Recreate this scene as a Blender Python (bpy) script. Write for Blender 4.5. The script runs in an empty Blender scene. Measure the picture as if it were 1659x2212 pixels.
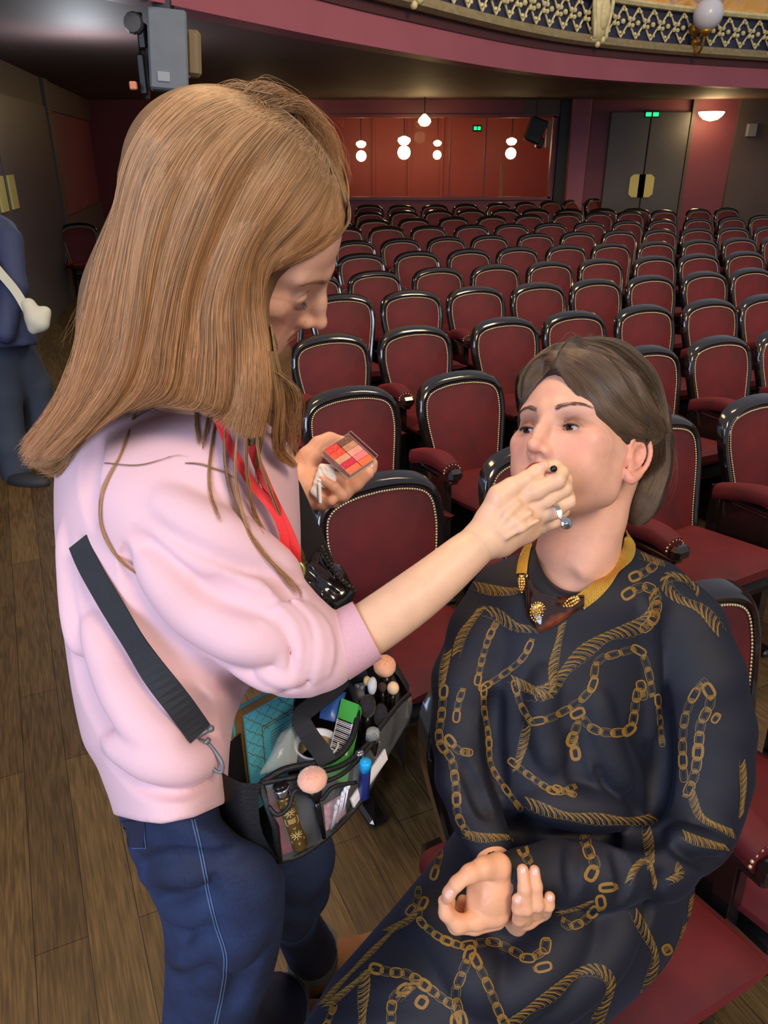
import bpy, math, random, time
import numpy as np
from mathutils import Vector, Matrix
from mathutils.bvhtree import BVHTree
T0 = time.time()
random.seed(7)
RNG = np.random.default_rng(7)
COL = bpy.context.scene.collection
# ------------------------------------------------------------------ camera frame
FPX = 1661.0; CX = 829.5; CY = 1106.0
PITCH = math.radians(25.0); ZC = 1.8
CAMO = np.array([0, 0, ZC])
cR = np.array([1.0, 0, 0]); cF = np.array([0, math.cos(PITCH), -math.sin(PITCH)]); cU = np.array([0, math.sin(PITCH), math.cos(PITCH)])
CW = np.array([cR, cU, cF])            # rows: camera axes (right, up, forward) in world
def c2w(v): return np.asarray(v) @ CW + CAMO
def w2c(v): return (np.asarray(v) - CAMO) @ CW.T
def Pc(px, py, d): return np.array([(px - CX) / FPX * d, (CY - py) / FPX * d, d])
def Pw(px, py, d): return c2w(Pc(px, py, d))
def onz(px, py, z):
    v = Pc(px, py, 1.0) @ CW
    t = (z - ZC) / v[2]
    return c2w(Pc(px, py, t))
def w2p(v):
    c = w2c(v); return CX + FPX * c[0] / c[2], CY - FPX * c[1] / c[2], c[2]

# ------------------------------------------------------------------ materials
def lin(c):
    return tuple((x / 12.92 if x <= 0.04045 else ((x + 0.055) / 1.055) ** 2.4) for x in c)
def rgb(r, g, b): return lin((r / 255, g / 255, b / 255)) + (1,)
MATS = {}
def mat(name, col, rough=0.5, metal=0.0, bump=0.0, bscale=60, var=0.0, vscale=8, sheen=0.0, sheencol=None, coat=0.0,
        emit=None, estr=0, trans=0.0, ior=1.45, spec=0.5, sss=0.0, attr=None, aniso=None, alpha=1.0, detail=4):
    if name in MATS: return MATS[name]
    m = bpy.data.materials.new(name); m.use_nodes = True
    nt = m.node_tree; b = nt.nodes['Principled BSDF']
    b.inputs['Roughness'].default_value = rough; b.inputs['Metallic'].default_value = metal
    b.inputs['Base Color'].default_value = col
    b.inputs['IOR'].default_value = ior
    b.inputs['Specular IOR Level'].default_value = spec
    if sheen:
        b.inputs['Sheen Weight'].default_value = sheen; b.inputs['Sheen Roughness'].default_value = 0.35
        b.inputs['Sheen Tint'].default_value = sheencol or col
    if coat: b.inputs['Coat Weight'].default_value = coat; b.inputs['Coat Roughness'].default_value = 0.08
    if emit: b.inputs['Emission Color'].default_value = emit; b.inputs['Emission Strength'].default_value = estr
    if trans: b.inputs['Transmission Weight'].default_value = trans
    if alpha < 1: b.inputs['Alpha'].default_value = alpha
    if sss:
        b.inputs['Subsurface Weight'].default_value = sss; b.inputs['Subsurface Radius'].default_value = (0.012, 0.004, 0.002)
        b.inputs['Subsurface Scale'].default_value = 1.0
    tc = nt.nodes.new('ShaderNodeTexCoord')
    src = None
    if attr:
        a = nt.nodes.new('ShaderNodeAttribute'); a.attribute_name = attr; src = a.outputs['Color']
    if var:
        n = nt.nodes.new('ShaderNodeTexNoise'); n.inputs['Scale'].default_value = vscale; n.inputs['Detail'].default_value = detail
        nt.links.new(tc.outputs['Object'], n.inputs['Vector'])
        mp = nt.nodes.new('ShaderNodeMapRange'); mp.inputs['From Min'].default_value = 0.3; mp.inputs['From Max'].default_value = 0.7
        mp.inputs['To Min'].default_value = 1 - var; mp.inputs['To Max'].default_value = 1 + var
        nt.links.new(n.outputs['Fac'], mp.inputs['Value'])
        mx = nt.nodes.new('ShaderNodeVectorMath'); mx.operation = 'SCALE'
        if src: nt.links.new(src, mx.inputs[0])
        else: mx.inputs[0].default_value = col[:3]
        nt.links.new(mp.outputs[0], mx.inputs['Scale']); src = mx.outputs[0]
    if src: nt.links.new(src, b.inputs['Base Color'])
    if bump:
        n = nt.nodes.new('ShaderNodeTexNoise'); n.inputs['Scale'].default_value = bscale; n.inputs['Detail'].default_value = 3
        nt.links.new(tc.outputs['Object'], n.inputs['Vector'])
        bp = nt.nodes.new('ShaderNodeBump'); bp.inputs['Strength'].default_value = bump; bp.inputs['Distance'].default_value = 0.002
        nt.links.new(n.outputs['Fac'], bp.inputs['Height']); nt.links.new(bp.outputs[0], b.inputs['Normal'])
    MATS[name] = m
    return m

# ------------------------------------------------------------------ objects
def tag(o, label=None, cat=None, group=None, kind=None):
    if label: o['label'] = label
    if cat: o['category'] = cat
    if group: o['group'] = group
    if kind: o['kind'] = kind
    return o
def empty(name, loc=(0, 0, 0), rz=0, label=None, cat=None, group=None, kind=None):
    o = bpy.data.objects.new(name, None); o.empty_display_size = 0.05
    o.location = [float(x) for x in loc]; o.rotation_euler = (0, 0, rz); COL.objects.link(o)
    return tag(o, label, cat, group, kind)
def link(name, me, m=None, parent=None, local=False):
    """link mesh as object; vertices are in world space unless local, and are moved into the parent's frame"""
    o = bpy.data.objects.new(name, me)
    if m:
        for mm in (m if isinstance(m, (list, tuple)) else [m]): me.materials.append(mm)
    COL.objects.link(o)
    if parent:
        o.parent = parent
        if not local:
            mw = Matrix.Identity(4)
            p = parent; chain = []
            while p: chain.append(p); p = p.parent
            for p in reversed(chain): mw = mw @ Matrix.Translation(p.location) @ p.rotation_euler.to_matrix().to_4x4()
            me.transform(mw.inverted())
    return o
def recenter(o):
    """move a top-level mesh object's origin to its base centre"""
    me = o.data; n = len(me.vertices); a = np.empty(n * 3, np.float32); me.vertices.foreach_get('co', a); a = a.reshape(-1, 3)
    c = Vector(((a[:, 0].min() + a[:, 0].max()) / 2, (a[:, 1].min() + a[:, 1].max()) / 2, a[:, 2].min()))
    me.transform(Matrix.Translation(-c)); o.location = c
    return o
def pymesh(name, v, f, smooth=True, mi=None):
    me = bpy.data.meshes.new(name)
    me.from_pydata([tuple(map(float, x)) for x in v], [], [tuple(map(int, x)) for x in f])
    if smooth: me.polygons.foreach_set('use_smooth', [True] * len(me.polygons))
    if mi is not None: me.polygons.foreach_set('material_index', list(map(int, mi)))
    me.update(); return me
def npmesh(name, V, Q, smooth=True, mi=None):
    """V (n,3), Q (m,4) quads"""
    me = bpy.data.meshes.new(name); V = np.ascontiguousarray(V, np.float32); Q = np.ascontiguousarray(Q, np.int32)
    k = Q.shape[1]
    me.vertices.add(len(V)); me.vertices.foreach_set('co', V.ravel())
    me.loops.add(Q.size); me.loops.foreach_set('vertex_index', Q.ravel())
    me.polygons.add(len(Q)); me.polygons.foreach_set('loop_start', np.arange(0, Q.size, k, dtype=np.int32))
    me.polygons.foreach_set('loop_total', np.full(len(Q), k, np.int32))
    if smooth: me.polygons.foreach_set('use_smooth', np.ones(len(Q), bool))
    if mi is not None: me.polygons.foreach_set('material_index', np.ascontiguousarray(mi, np.int32))
    me.update(calc_edges=True); me.validate(); return me

class MB:
    """collects shapes of ONE part: vertices, faces, material index"""
    def __init__(s): s.v = []; s.f = []; s.m = []; s.mi = 0
    def add(s, v, f):
        b = len(s.v); s.v.extend([tuple(map(float, x)) for x in v]); s.f.extend([tuple(int(i) + b for i in q) for q in f]); s.m.extend([s.mi] * len(f))
        return s
    def box(s, c, size, M=None, bev=0.0):
        c = np.array(c, float); h = np.array(size, float) / 2
        if bev <= 0:
            v = [np.array([x, y, z]) * h for x in (-1, 1) for y in (-1, 1) for z in (-1, 1)]
            f = [(0, 1, 3, 2), (4, 6, 7, 5), (0, 4, 5, 1), (2, 3, 7, 6), (0, 2, 6, 4), (1, 5, 7, 3)]
        else:
            bev = min(bev, h.min() * .98); v = []; f = []
            idx = {}
            for x in (-1, 1):
                for y in (-1, 1):
                    for z in (-1, 1):
                        for ax in range(3):
                            p = np.array([x, y, z]) * (h - bev); p[ax] = (x, y, z)[ax] * h[ax]
                            idx[(x, y, z, ax)] = len(v); v.append(p)
            for ax in range(3):
                o1, o2 = [a for a in range(3) if a != ax]
                for sg in (-1, 1):
                    q = []
                    for a, b in ((-1, -1), (1, -1), (1, 1), (-1, 1)):
                        k = [0, 0, 0]; k[ax] = sg; k[o1] = a; k[o2] = b; q.append(idx[tuple(k) + (ax,)])
                    flip = (sg == 1) != (ax == 1)
                    f.append(tuple(q) if flip else tuple(q[::-1]))
            for ax in range(3):
                o1, o2 = [a for a in range(3) if a != ax]
                for a in (-1, 1):
                    for b in (-1, 1):
                        k1 = [0, 0, 0]; k1[ax] = -1; k1[o1] = a; k1[o2] = b; k2 = list(k1); k2[ax] = 1
                        q = (idx[tuple(k1) + (o1,)], idx[tuple(k2) + (o1,)], idx[tuple(k2) + (o2,)], idx[tuple(k1) + (o2,)])
                        f.append(q)
            for x in (-1, 1):
                for y in (-1, 1):
                    for z in (-1, 1): f.append(tuple(idx[(x, y, z, a)] for a in range(3)))
        v = np.array(v)
        if M is not None: v = v @ np.array(M).T
        return s.add(v + c, f)
    def hull(s, bot, top):
        n = len(bot); f = [tuple(range(n))[::-1], tuple(range(n, 2 * n))] + [(i, (i + 1) % n, n + (i + 1) % n, n + i) for i in range(n)]
        return s.add(list(bot) + list(top), f)
    def prism(s, pts, vec):
        pts = [np.array(p, float) for p in pts]; return s.hull(pts, [p + np.array(vec, float) for p in pts])
    def tube(s, pts, r, n=10, cap=True, flat=None, closed=False):
        pts = np.array(pts, float); m = len(pts); r = np.broadcast_to(np.array(r, float), (m,)) if np.ndim(r) < 2 else r
        if closed: tn = np.roll(pts, -1, 0) - np.roll(pts, 1, 0)
        else: tn = np.gradient(pts, axis=0)
        tn /= np.linalg.norm(tn, axis=1)[:, None] + 1e-12
        if flat is not None: up = np.array(flat, float)
        else:
            up = np.array([0, 0, 1.0]) if abs(tn[0][2]) < .9 else np.array([1.0, 0, 0])
        v = []; fl = flat is not None
        for i in range(m):
            a = np.cross(tn[i], up if up.ndim == 1 else up[i]); a /= np.linalg.norm(a) + 1e-12; b = np.cross(a, tn[i])
            if not fl: up = b
            for k in range(n):
                t = 2 * math.pi * k / n; v.append(pts[i] + r[i] * (math.cos(t) * a + math.sin(t) * b))
        f = []
        for i in range(m if closed else m - 1):
            j = (i + 1) % m
            for k in range(n): f.append((i * n + k, i * n + (k + 1) % n, j * n + (k + 1) % n, j * n + k))
        if cap and not closed: f += [tuple(range(n))[::-1], tuple(range((m - 1) * n, m * n))]
        return s.add(v, f)
    def ribbon(s, pts, nrm, w, th, closed=False):
        """flat strap along pts with surface normals nrm, width w, thickness th"""
        pts = np.array(pts, float); nrm = np.array(nrm, float); m = len(pts); w = np.broadcast_to(np.array(w, float), (m,))
        if nrm.ndim == 1: nrm = np.tile(nrm, (m, 1))
        tn = np.gradient(pts, axis=0); tn /= np.linalg.norm(tn, axis=1)[:, None] + 1e-12
        v = []
        for i in range(m):
            a = np.cross(tn[i], nrm[i]); a /= np.linalg.norm(a) + 1e-12; b = np.cross(a, tn[i])
            for x, y in ((-1, 0), (1, 0), (1, 1), (-1, 1)): v.append(pts[i] + a * x * w[i] / 2 + b * y * th)
        f = [(0, 1, 2, 3)[::-1], tuple(range((m - 1) * 4, m * 4))]
        for i in range(m - 1):
            for k in range(4): f.append((i * 4 + k, i * 4 + (k + 1) % 4, (i + 1) * 4 + (k + 1) % 4, (i + 1) * 4 + k))
        return s.add(v, f)
    def lathe(s, prof, c=(0, 0, 0), n=24, M=None):
        v = []; f = []; m = len(prof)
        for r, z in prof:
            for k in range(n):
                t = 2 * math.pi * k / n; v.append((r * math.cos(t), r * math.sin(t), z))
        for i in range(m - 1):
            for k in range(n): f.append((i * n + k, i * n + (k + 1) % n, (i + 1) * n + (k + 1) % n, (i + 1) * n + k))
        f += [tuple(range(n))[::-1], tuple(range((m - 1) * n, m * n))]
        v = np.array(v)
        if M is not None: v = v @ np.array(M).T
        return s.add(v + np.array(c, float), f)
    def ball(s, c, r, n=12, M=None):
        r = np.broadcast_to(np.array(r, float), (3,))
        prof = [(math.sin(math.pi * i / n) + 1e-4, -math.cos(math.pi * i / n)) for i in range(n + 1)]
        v = []; f = []; k2 = n * 2
        for a, z in prof:
            for k in range(k2):
                t = 2 * math.pi * k / k2; v.append((a * math.cos(t) * r[0], a * math.sin(t) * r[1], z * r[2]))
        for i in range(n):
            for k in range(k2): f.append((i * k2 + k, i * k2 + (k + 1) % k2, (i + 1) * k2 + (k + 1) % k2, (i + 1) * k2 + k))
        v = np.array(v)
        if M is not None: v = v @ np.array(M).T
        return s.add(v + np.array(c, float), f)
    def grid(s, G, closed_u=False):
        """G (a,b,3) array of points"""
        G = np.asarray(G); a, b = G.shape[:2]; f = []
        for i in range(a if closed_u else a - 1):
            for j in range(b - 1): f.append((i * b + j, ((i + 1) % a) * b + j, ((i + 1) % a) * b + j + 1, i * b + j + 1))
        return s.add(G.reshape(-1, 3), f)
    def build(s, name, m, parent=None, smooth=False, local=False, auto=None):
        me = pymesh(name, s.v, s.f, smooth, s.m)
        o = link(name, me, m, parent, local)
        if auto is not None:
            me.polygons.foreach_set('use_smooth', [True] * len(me.polygons))
            try: me.set_sharp_from_angle(angle=math.radians(auto))
            except Exception: pass
        return o
def spl(pts, n=40):
    """Catmull-Rom resample"""
    p = np.array(pts, float); m = len(p)
    if m < 3: return np.array([p[0] + (p[-1] - p[0]) * t for t in np.linspace(0, 1, n)])
    q = np.vstack([2 * p[0] - p[1], p, 2 * p[-1] - p[-2]]); out = []
    for t in np.linspace(0, m - 1 - 1e-9, n):
        i = int(t); u = t - i; a, b, c, d = q[i], q[i + 1], q[i + 2], q[i + 3]
        out.append(.5 * ((2 * b) + (-a + c) * u + (2 * a - 5 * b + 4 * c - d) * u * u + (-a + 3 * b - 3 * c + d) * u ** 3))
    return np.array(out)

# ------------------------------------------------------------------ sculpting on a distance grid (camera-frame metres)
def smin(a, b, k):
    if k <= 0: return np.minimum(a, b)
    h = np.clip(.5 + .5 * (b - a) / k, 0, 1); return b * (1 - h) + a * h - k * h * (1 - h)
class Field:
    def __init__(s, lo, hi, h):
        s.h = h; s.lo = np.array(lo, float); n = np.ceil((np.array(hi) - s.lo) / h).astype(int) + 1
        s.n = n; s.ax = [(s.lo[i] + h * np.arange(n[i])).astype(np.float32) for i in range(3)]
        s.F = np.full(tuple(n), .05, np.float32)
    def sl(s, lo, hi):
        a = np.clip(np.floor((np.array(lo) - s.lo) / s.h).astype(int), 0, s.n); b = np.clip(np.ceil((np.array(hi) - s.lo) / s.h).astype(int) + 1, 0, s.n)
        if np.any(b <= a): return None
        S = tuple(slice(a[i], b[i]) for i in range(3))
        return S, s.ax[0][S[0]][:, None, None], s.ax[1][S[1]][None, :, None], s.ax[2][S[2]][None, None, :]
    def op(s, fn, lo, hi, k, mode='add'):
        m = max(k, 4 * s.h)
        r = s.sl(np.array(lo) - m, np.array(hi) + m)
        if r is None: return
        S, X, Y, Z = r; d = fn(X, Y, Z).astype(np.float32)
        if mode == 'add': s.F[S] = smin(s.F[S], d, k)
        else: s.F[S] = -smin(-s.F[S], d, k)
    def cone(s, a, b, ra, rb, k=.004, mode='add', sq=None):
        a = np.array(a, float); b = np.array(b, float); ba = b - a; L2 = ba @ ba + 1e-12
        rm = max(ra, rb)
        def fn(X, Y, Z):
            x, y, z = X - a[0], Y - a[1], Z - a[2]
            t = np.clip((x * ba[0] + y * ba[1] + z * ba[2]) / L2, 0, 1)
            x, y, z = x - t * ba[0], y - t * ba[1], z - t * ba[2]
            if sq is not None:
                n, q = sq; g = (x * n[0] + y * n[1] + z * n[2]) * (1 / q - 1); x, y, z = x + g * n[0], y + g * n[1], z + g * n[2]
                return (np.sqrt(x * x + y * y + z * z) - (ra + (rb - ra) * t)) * min(1, q)
            return np.sqrt(x * x + y * y + z * z) - (ra + (rb - ra) * t)
        e = rm if sq is None else rm * max(1, sq[1])
        s.op(fn, np.minimum(a, b) - e, np.maximum(a, b) + e, k, mode)
    def chain(s, pts, k=.004, mode='add', sq=None):
        """pts: [(vec, r)]"""
        for (a, ra), (b, rb) in zip(pts[:-1], pts[1:]): s.cone(a, b, ra, rb, k, mode, sq)
    def pch(s, pts, k=.004, mode='add', sq=None):
        """pts: [(px,py,d,rpx)] radius in pixels at that depth"""
        s.chain([(Pc(p[0], p[1], p[2]), p[3] * p[2] / FPX) for p in pts], k, mode, sq)
    def ell(s, c, r, M=None, k=.006, mode='add'):
        c = np.array(c, float); r = np.array(r, float); M = np.eye(3) if M is None else np.array(M, float)   # rows of M = local axes
        def fn(X, Y, Z):
            x, y, z = X - c[0], Y - c[1], Z - c[2]
            u = [(x * M[i][0] + y * M[i][1] + z * M[i][2]) / r[i] for i in range(3)]
            k0 = np.sqrt(u[0] ** 2 + u[1] ** 2 + u[2] ** 2) + 1e-6
            k1 = np.sqrt((u[0] / r[0]) ** 2 + (u[1] / r[1]) ** 2 + (u[2] / r[2]) ** 2) + 1e-6
            return k0 * (k0 - 1) / k1
        e = np.sqrt(((M * r[:, None]) ** 2).sum(0)); s.op(fn, c - e, c + e, k, mode)
    def loft(s, rows, k=.01, ex=2.3, mode='add', bot=None, top=None):
        """rows: [(py, L, R, d, t)] : outline in image rows, centre depth d, half thickness t (metres)"""
        rows = np.array(rows, float); py = rows[:, 0]
        lo = np.array([1e9] * 3); hi = -lo
        for y, L, R, d, t in rows:
            for x in (L, R):
                for dd in (d - t, d + t):
                    p = Pc(x, y, dd); lo = np.minimum(lo, p); hi = np.maximum(hi, p)
        yy = np.arange(py[0], py[-1] + 1, 2.0)
        R5 = spl(rows, len(yy) * 2); tab = [np.interp(yy, R5[:, 0], R5[:, i]) for i in range(1, 5)]
        def fn(X, Y, Z):
            X, Y, Z = np.broadcast_arrays(X, Y, Z)
            v = CY - FPX * Y / Z; u = CX + FPX * X / Z
            L = np.interp(v, yy, tab[0]); R = np.interp(v, yy, tab[1]); d = np.interp(v, yy, tab[2]); t = np.interp(v, yy, tab[3])
            c = (L + R) / 2; hw = (R - L) / 2
            q = (np.abs((u - c) / hw) ** ex + np.abs((Z - d) / t) ** ex) ** (1 / ex)
            val = (q - 1) * np.minimum(hw * Z / FPX, t)
            b = (py[-1] if bot is None else bot(u)); a = (py[0] if top is None else top(u))
            val = np.maximum(val, (v - b) * Z / FPX); val = np.maximum(val, (a - v) * Z / FPX)
            return val
        s.op(fn, lo, hi, k, mode)
    def mesh(s, smooth=1):
        V, Q = surfnets(s.F, s.h, s.lo)
        for _ in range(smooth): V = relax(V, Q, .5)
        return V, Q
def surfnets(F, h, lo):
    sg = F < 0; nx, ny, nz = F.shape
    c = np.zeros((nx - 1, ny - 1, nz - 1), np.uint8)
    for i in (0, 1):
        for j in (0, 1):
            for k in (0, 1): c += sg[i:nx - 1 + i, j:ny - 1 + j, k:nz - 1 + k]
    act = (c > 0) & (c < 8); I = np.argwhere(act); idx = np.full(act.shape, -1, np.int32); idx[act] = np.arange(len(I), dtype=np.int32)
    corners = [(i, j, k) for i in (0, 1) for j in (0, 1) for k in (0, 1)]
    val = [F[I[:, 0] + a, I[:, 1] + b, I[:, 2] + d] for a, b, d in corners]
    acc = np.zeros((len(I), 3)); cnt = np.zeros(len(I))
    for a in range(8):
        for b in range(a + 1, 8):
            df = np.abs(np.array(corners[a]) - corners[b])
            if df.sum() != 1: continue
            va, vb = val[a], val[b]; m = (va < 0) != (vb < 0); t = va / np.where(m, va - vb, 1)
            p = np.array(corners[a])[None] + t[:, None] * (np.array(corners[b]) - np.array(corners[a]))[None]
            acc[m] += p[m]; cnt[m] += 1
    V = (I + acc / cnt[:, None]) * h + lo
    Q = []
    for ax in range(3):
        o1, o2 = (ax + 1) % 3, (ax + 2) % 3
        s0 = [slice(1, -1)] * 3; s1 = [slice(1, -1)] * 3; s0[ax] = slice(0, -1); s1[ax] = slice(1, None)
        a = sg[tuple(s0)]; b = sg[tuple(s1)]; off = np.array([1, 1, 1]); off[ax] = 0
        for pol in (0, 1):
            E = np.argwhere((a & ~b) if pol == 0 else (~a & b)) + off
            if not len(E): continue
            def cell(da, db):
                e = E.copy(); e[:, o1] += da; e[:, o2] += db; return idx[e[:, 0], e[:, 1], e[:, 2]]
            q = np.stack([cell(-1, -1), cell(0, -1), cell(0, 0), cell(-1, 0)], 1)
            Q.append(q if pol == 0 else q[:, ::-1])
    Q = np.vstack(Q); Q = Q[(Q >= 0).all(1)]
    return V, Q
def relax(V, Q, w):
    n = len(V); a = np.zeros((n, 3)); c = np.zeros(n)
    for i in range(4):
        p = Q[:, i]; q = Q[:, (i + 1) % 4]
        for ax in range(3):
            a[:, ax] += np.bincount(p, V[q, ax], n) + np.bincount(q, V[p, ax], n)
        c += np.bincount(p, minlength=n) + np.bincount(q, minlength=n)
    c[c == 0] = 1
    return V * (1 - w) + a / c[:, None] * w
def bvh(V, Q): return BVHTree.FromPolygons([tuple(x) for x in V.tolist()], [tuple(q) for q in Q.tolist()])
def hit(T, px, py, default=None):
    v = Pc(px, py, 1.0); v = v / np.linalg.norm(v)
    r = T.ray_cast(Vector((0, 0, 0)), Vector(v.tolist()))
    if r[0] is None: return default
    n = np.array(r[1]); n = n if n @ v < 0 else -n
    return np.array(r[0]), n
def joinVQ(parts):
    Vs = []; Qs = []; b = 0
    for V, Q in parts: Vs.append(V); Qs.append(Q + b); b += len(V)
    return np.vstack(Vs), np.vstack(Qs)
def setcol(me, C, name='col'):
    a = me.color_attributes.new(name, 'FLOAT_COLOR', 'POINT')
    a.data.foreach_set('color', np.hstack([C, np.ones((len(C), 1))]).astype(np.float32).ravel())
def hair_obj(name, P, rad, m, parent):
    """P (n, k, 3) world strands"""
    n, k, _ = P.shape
    hc = bpy.data.hair_curves.new(name); hc.add_curves([k] * n)
    inv = np.array(parent_inv(parent))
    Q = P.reshape(-1, 3) @ inv[:3, :3].T + inv[:3, 3]
    hc.attributes['position'].data.foreach_set('vector', Q.astype(np.float32).ravel())
    ra = hc.attributes.get('radius') or hc.attributes.new('radius', 'FLOAT', 'POINT')
    t = np.linspace(0, 1, k); rr = rad * (1 - .75 * t ** 2)
    ra.data.foreach_set('value', np.tile(rr, n).astype(np.float32))
    hc.materials.append(m)
    o = bpy.data.objects.new(name, hc); COL.objects.link(o); o.parent = parent
    return o
def parent_inv(p):
    mw = Matrix.Identity(4); chain = []
    while p: chain.append(p); p = p.parent
    for p in reversed(chain): mw = mw @ Matrix.Translation(p.location) @ p.rotation_euler.to_matrix().to_4x4()
    return mw.inverted()
# ================================================================== ROOM
def floorz(y): return 0.02 * max(0.0, y - 3.0)
M_DARK = mat('dark_paint_hazed', rgb(86, 72, 70), .55, var=.12, vscale=1.5)  # tone lifted so the paint itself carries the hall's haze
M_BURG = mat('burgundy_paint', rgb(122, 62, 74), .5, var=.08, vscale=2)
M_MAUVE = mat('mauve_paint', rgb(150, 84, 100), .55, var=.06, vscale=2)
M_DOOR = mat('dark_door_paint_hazed', rgb(86, 82, 82), .38, var=.08, vscale=3)  # grey lightened to imitate haze in front of the doors
M_CEIL = mat('dark_ceiling_paint_hazed', rgb(92, 72, 72), .7, var=.1, vscale=1.2)  # lighter base colour stands in for haze under the balcony
M_PLATE = mat('brass_plate', rgb(214, 200, 120), .4, 0.2)
M_RED = mat('red_booth_paint', rgb(158, 68, 60), .5, var=.1, vscale=1.5)
M_BLACK = mat('black_plastic', rgb(18, 18, 20), .4)
M_GREYP = mat('grey_speaker_cloth', rgb(105, 118, 132), .6, var=.06, vscale=10)
M_STEEL = mat('steel', rgb(170, 172, 178), .25, 1.0)

def floor_material():
    m = bpy.data.materials.new('wood_floor'); m.use_nodes = True; nt = m.node_tree; L = nt.links; b = nt.nodes['Principled BSDF']
    tc = nt.nodes.new('ShaderNodeTexCoord'); mp = nt.nodes.new('ShaderNodeMapping'); mp.inputs['Rotation'].default_value = (0, 0, math.radians(-65 + 180))
    L.new(tc.outputs['Object'], mp.inputs['Vector'])
    mp.inputs['Rotation'].default_value = (0, 0, math.radians(65))
    br = nt.nodes.new('ShaderNodeTexBrick'); br.offset = .37; br.inputs['Scale'].default_value = 1
    br.inputs['Brick Width'].default_value = 1.1; br.inputs['Row Height'].default_value = .125; br.inputs['Mortar Size'].default_value = .0012
    br.inputs['Color1'].default_value = rgb(104, 82, 48); br.inputs['Color2'].default_value = rgb(78, 60, 36); br.inputs['Mortar'].default_value = rgb(30, 22, 14)
    br.inputs['Bias'].default_value = -.1
    L.new(mp.outputs[0], br.inputs['Vector'])
    # grain: stretched distorted bands
    sc = nt.nodes.new('ShaderNodeMapping'); sc.inputs['Scale'].default_value = (1.0, 9.0, 1.0); L.new(mp.outputs[0], sc.inputs['Vector'])
    n1 = nt.nodes.new('ShaderNodeTexNoise'); n1.inputs['Scale'].default_value = 2.2; n1.inputs['Detail'].default_value = 3; L.new(sc.outputs[0], n1.inputs['Vector'])
    wv = nt.nodes.new('ShaderNodeMath'); wv.operation = 'MULTIPLY'; wv.inputs[1].default_value = 34; L.new(n1.outputs['Fac'], wv.inputs[0])
    si = nt.nodes.new('ShaderNodeMath'); si.operation = 'SINE'; L.new(wv.outputs[0], si.inputs[0])
    sc2 = nt.nodes.new('ShaderNodeMapping'); sc2.inputs['Scale'].default_value = (3.0, 60.0, 1.0); L.new(mp.outputs[0], sc2.inputs['Vector'])
    n2 = nt.nodes.new('ShaderNodeTexNoise'); n2.inputs['Scale'].default_value = 3; n2.inputs['Detail'].default_value = 4; L.new(sc2.outputs[0], n2.inputs['Vector'])
    r1 = nt.nodes.new('ShaderNodeMapRange'); r1.inputs['From Min'].default_value = -.2; r1.inputs['From Max'].default_value = 1.0; r1.inputs['To Min'].default_value = 1.0; r1.inputs['To Max'].default_value = .72
    L.new(si.outputs[0], r1.inputs['Value'])
    r2 = nt.nodes.new('ShaderNodeMapRange'); r2.inputs['From Min'].default_value = .35; r2.inputs['From Max'].default_value = .7; r2.inputs['To Min'].default_value = .65; r2.inputs['To Max'].default_value = 1.3
    L.new(n2.outputs['Fac'], r2.inputs['Value'])
    mu = nt.nodes.new('ShaderNodeMath'); mu.operation = 'MULTIPLY'; L.new(r1.outputs[0], mu.inputs[0]); L.new(r2.outputs[0], mu.inputs[1])
    vs = nt.nodes.new('ShaderNodeVectorMath'); vs.operation = 'SCALE'; L.new(br.outputs['Color'], vs.inputs[0]); L.new(mu.outputs[0], vs.inputs['Scale'])
    L.new(vs.outputs[0], b.inputs['Base Color']); b.inputs['Roughness'].default_value = .42
    bp = nt.nodes.new('ShaderNodeBump'); bp.inputs['Strength'].default_value = .25; bp.inputs['Distance'].default_value = .002
    L.new(mu.outputs[0], bp.inputs['Height']); L.new(bp.outputs[0], b.inputs['Normal'])
    return m
mb = MB(); n = 12
xs = (-7, 11); prof = [(-3.5, 0), (3, 0), (17, floorz(17))]
v = []; 
for y, z in prof: v += [(xs[0], y, z), (xs[1], y, z)]
for y, z in prof: v += [(xs[0], y, z - .2), (xs[1], y, z - .2)]
mb.add(v, [(0, 1, 3, 2), (2, 3, 5, 4), (6, 8, 9, 7), (8, 10, 11, 9), (0, 6, 7, 1), (4, 5, 11, 10), (0, 2, 8, 6), (2, 4, 10, 8), (1, 7, 9, 3), (3, 9, 11, 5)])
tag(mb.build('floor', floor_material()), kind='structure')

YB = 14.3
def bx_(px): return (px - CX) * .00784
def slab(name, m, x0, x1, y0, y1, z0, z1, bev=0, parent=None, kind='structure'):
    q = MB(); q.box(((x0 + x1) / 2, (y0 + y1) / 2, (z0 + z1) / 2), (x1 - x0, y1 - y0, z1 - z0), bev=bev)
    o = q.build(name, m, parent)
    if kind: o['kind'] = kind
    return o
GX0, GX1, GZ0, GZ1 = -2.4, 2.83, 1.1, 2.36
q = MB()
for x0, x1, z0, z1 in ((-6.5, GX0, -.1, 3.0), (GX1, 10.5, -.1, 3.0), (GX0, GX1, -.1, GZ0), (GX0, GX1, GZ1, 3.0)):
    q.box(((x0 + x1) / 2, YB + .1, (z0 + z1) / 2), (x1 - x0, .2, z1 - z0))
tag(q.build('wall_back', M_BURG), kind='structure')
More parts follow.
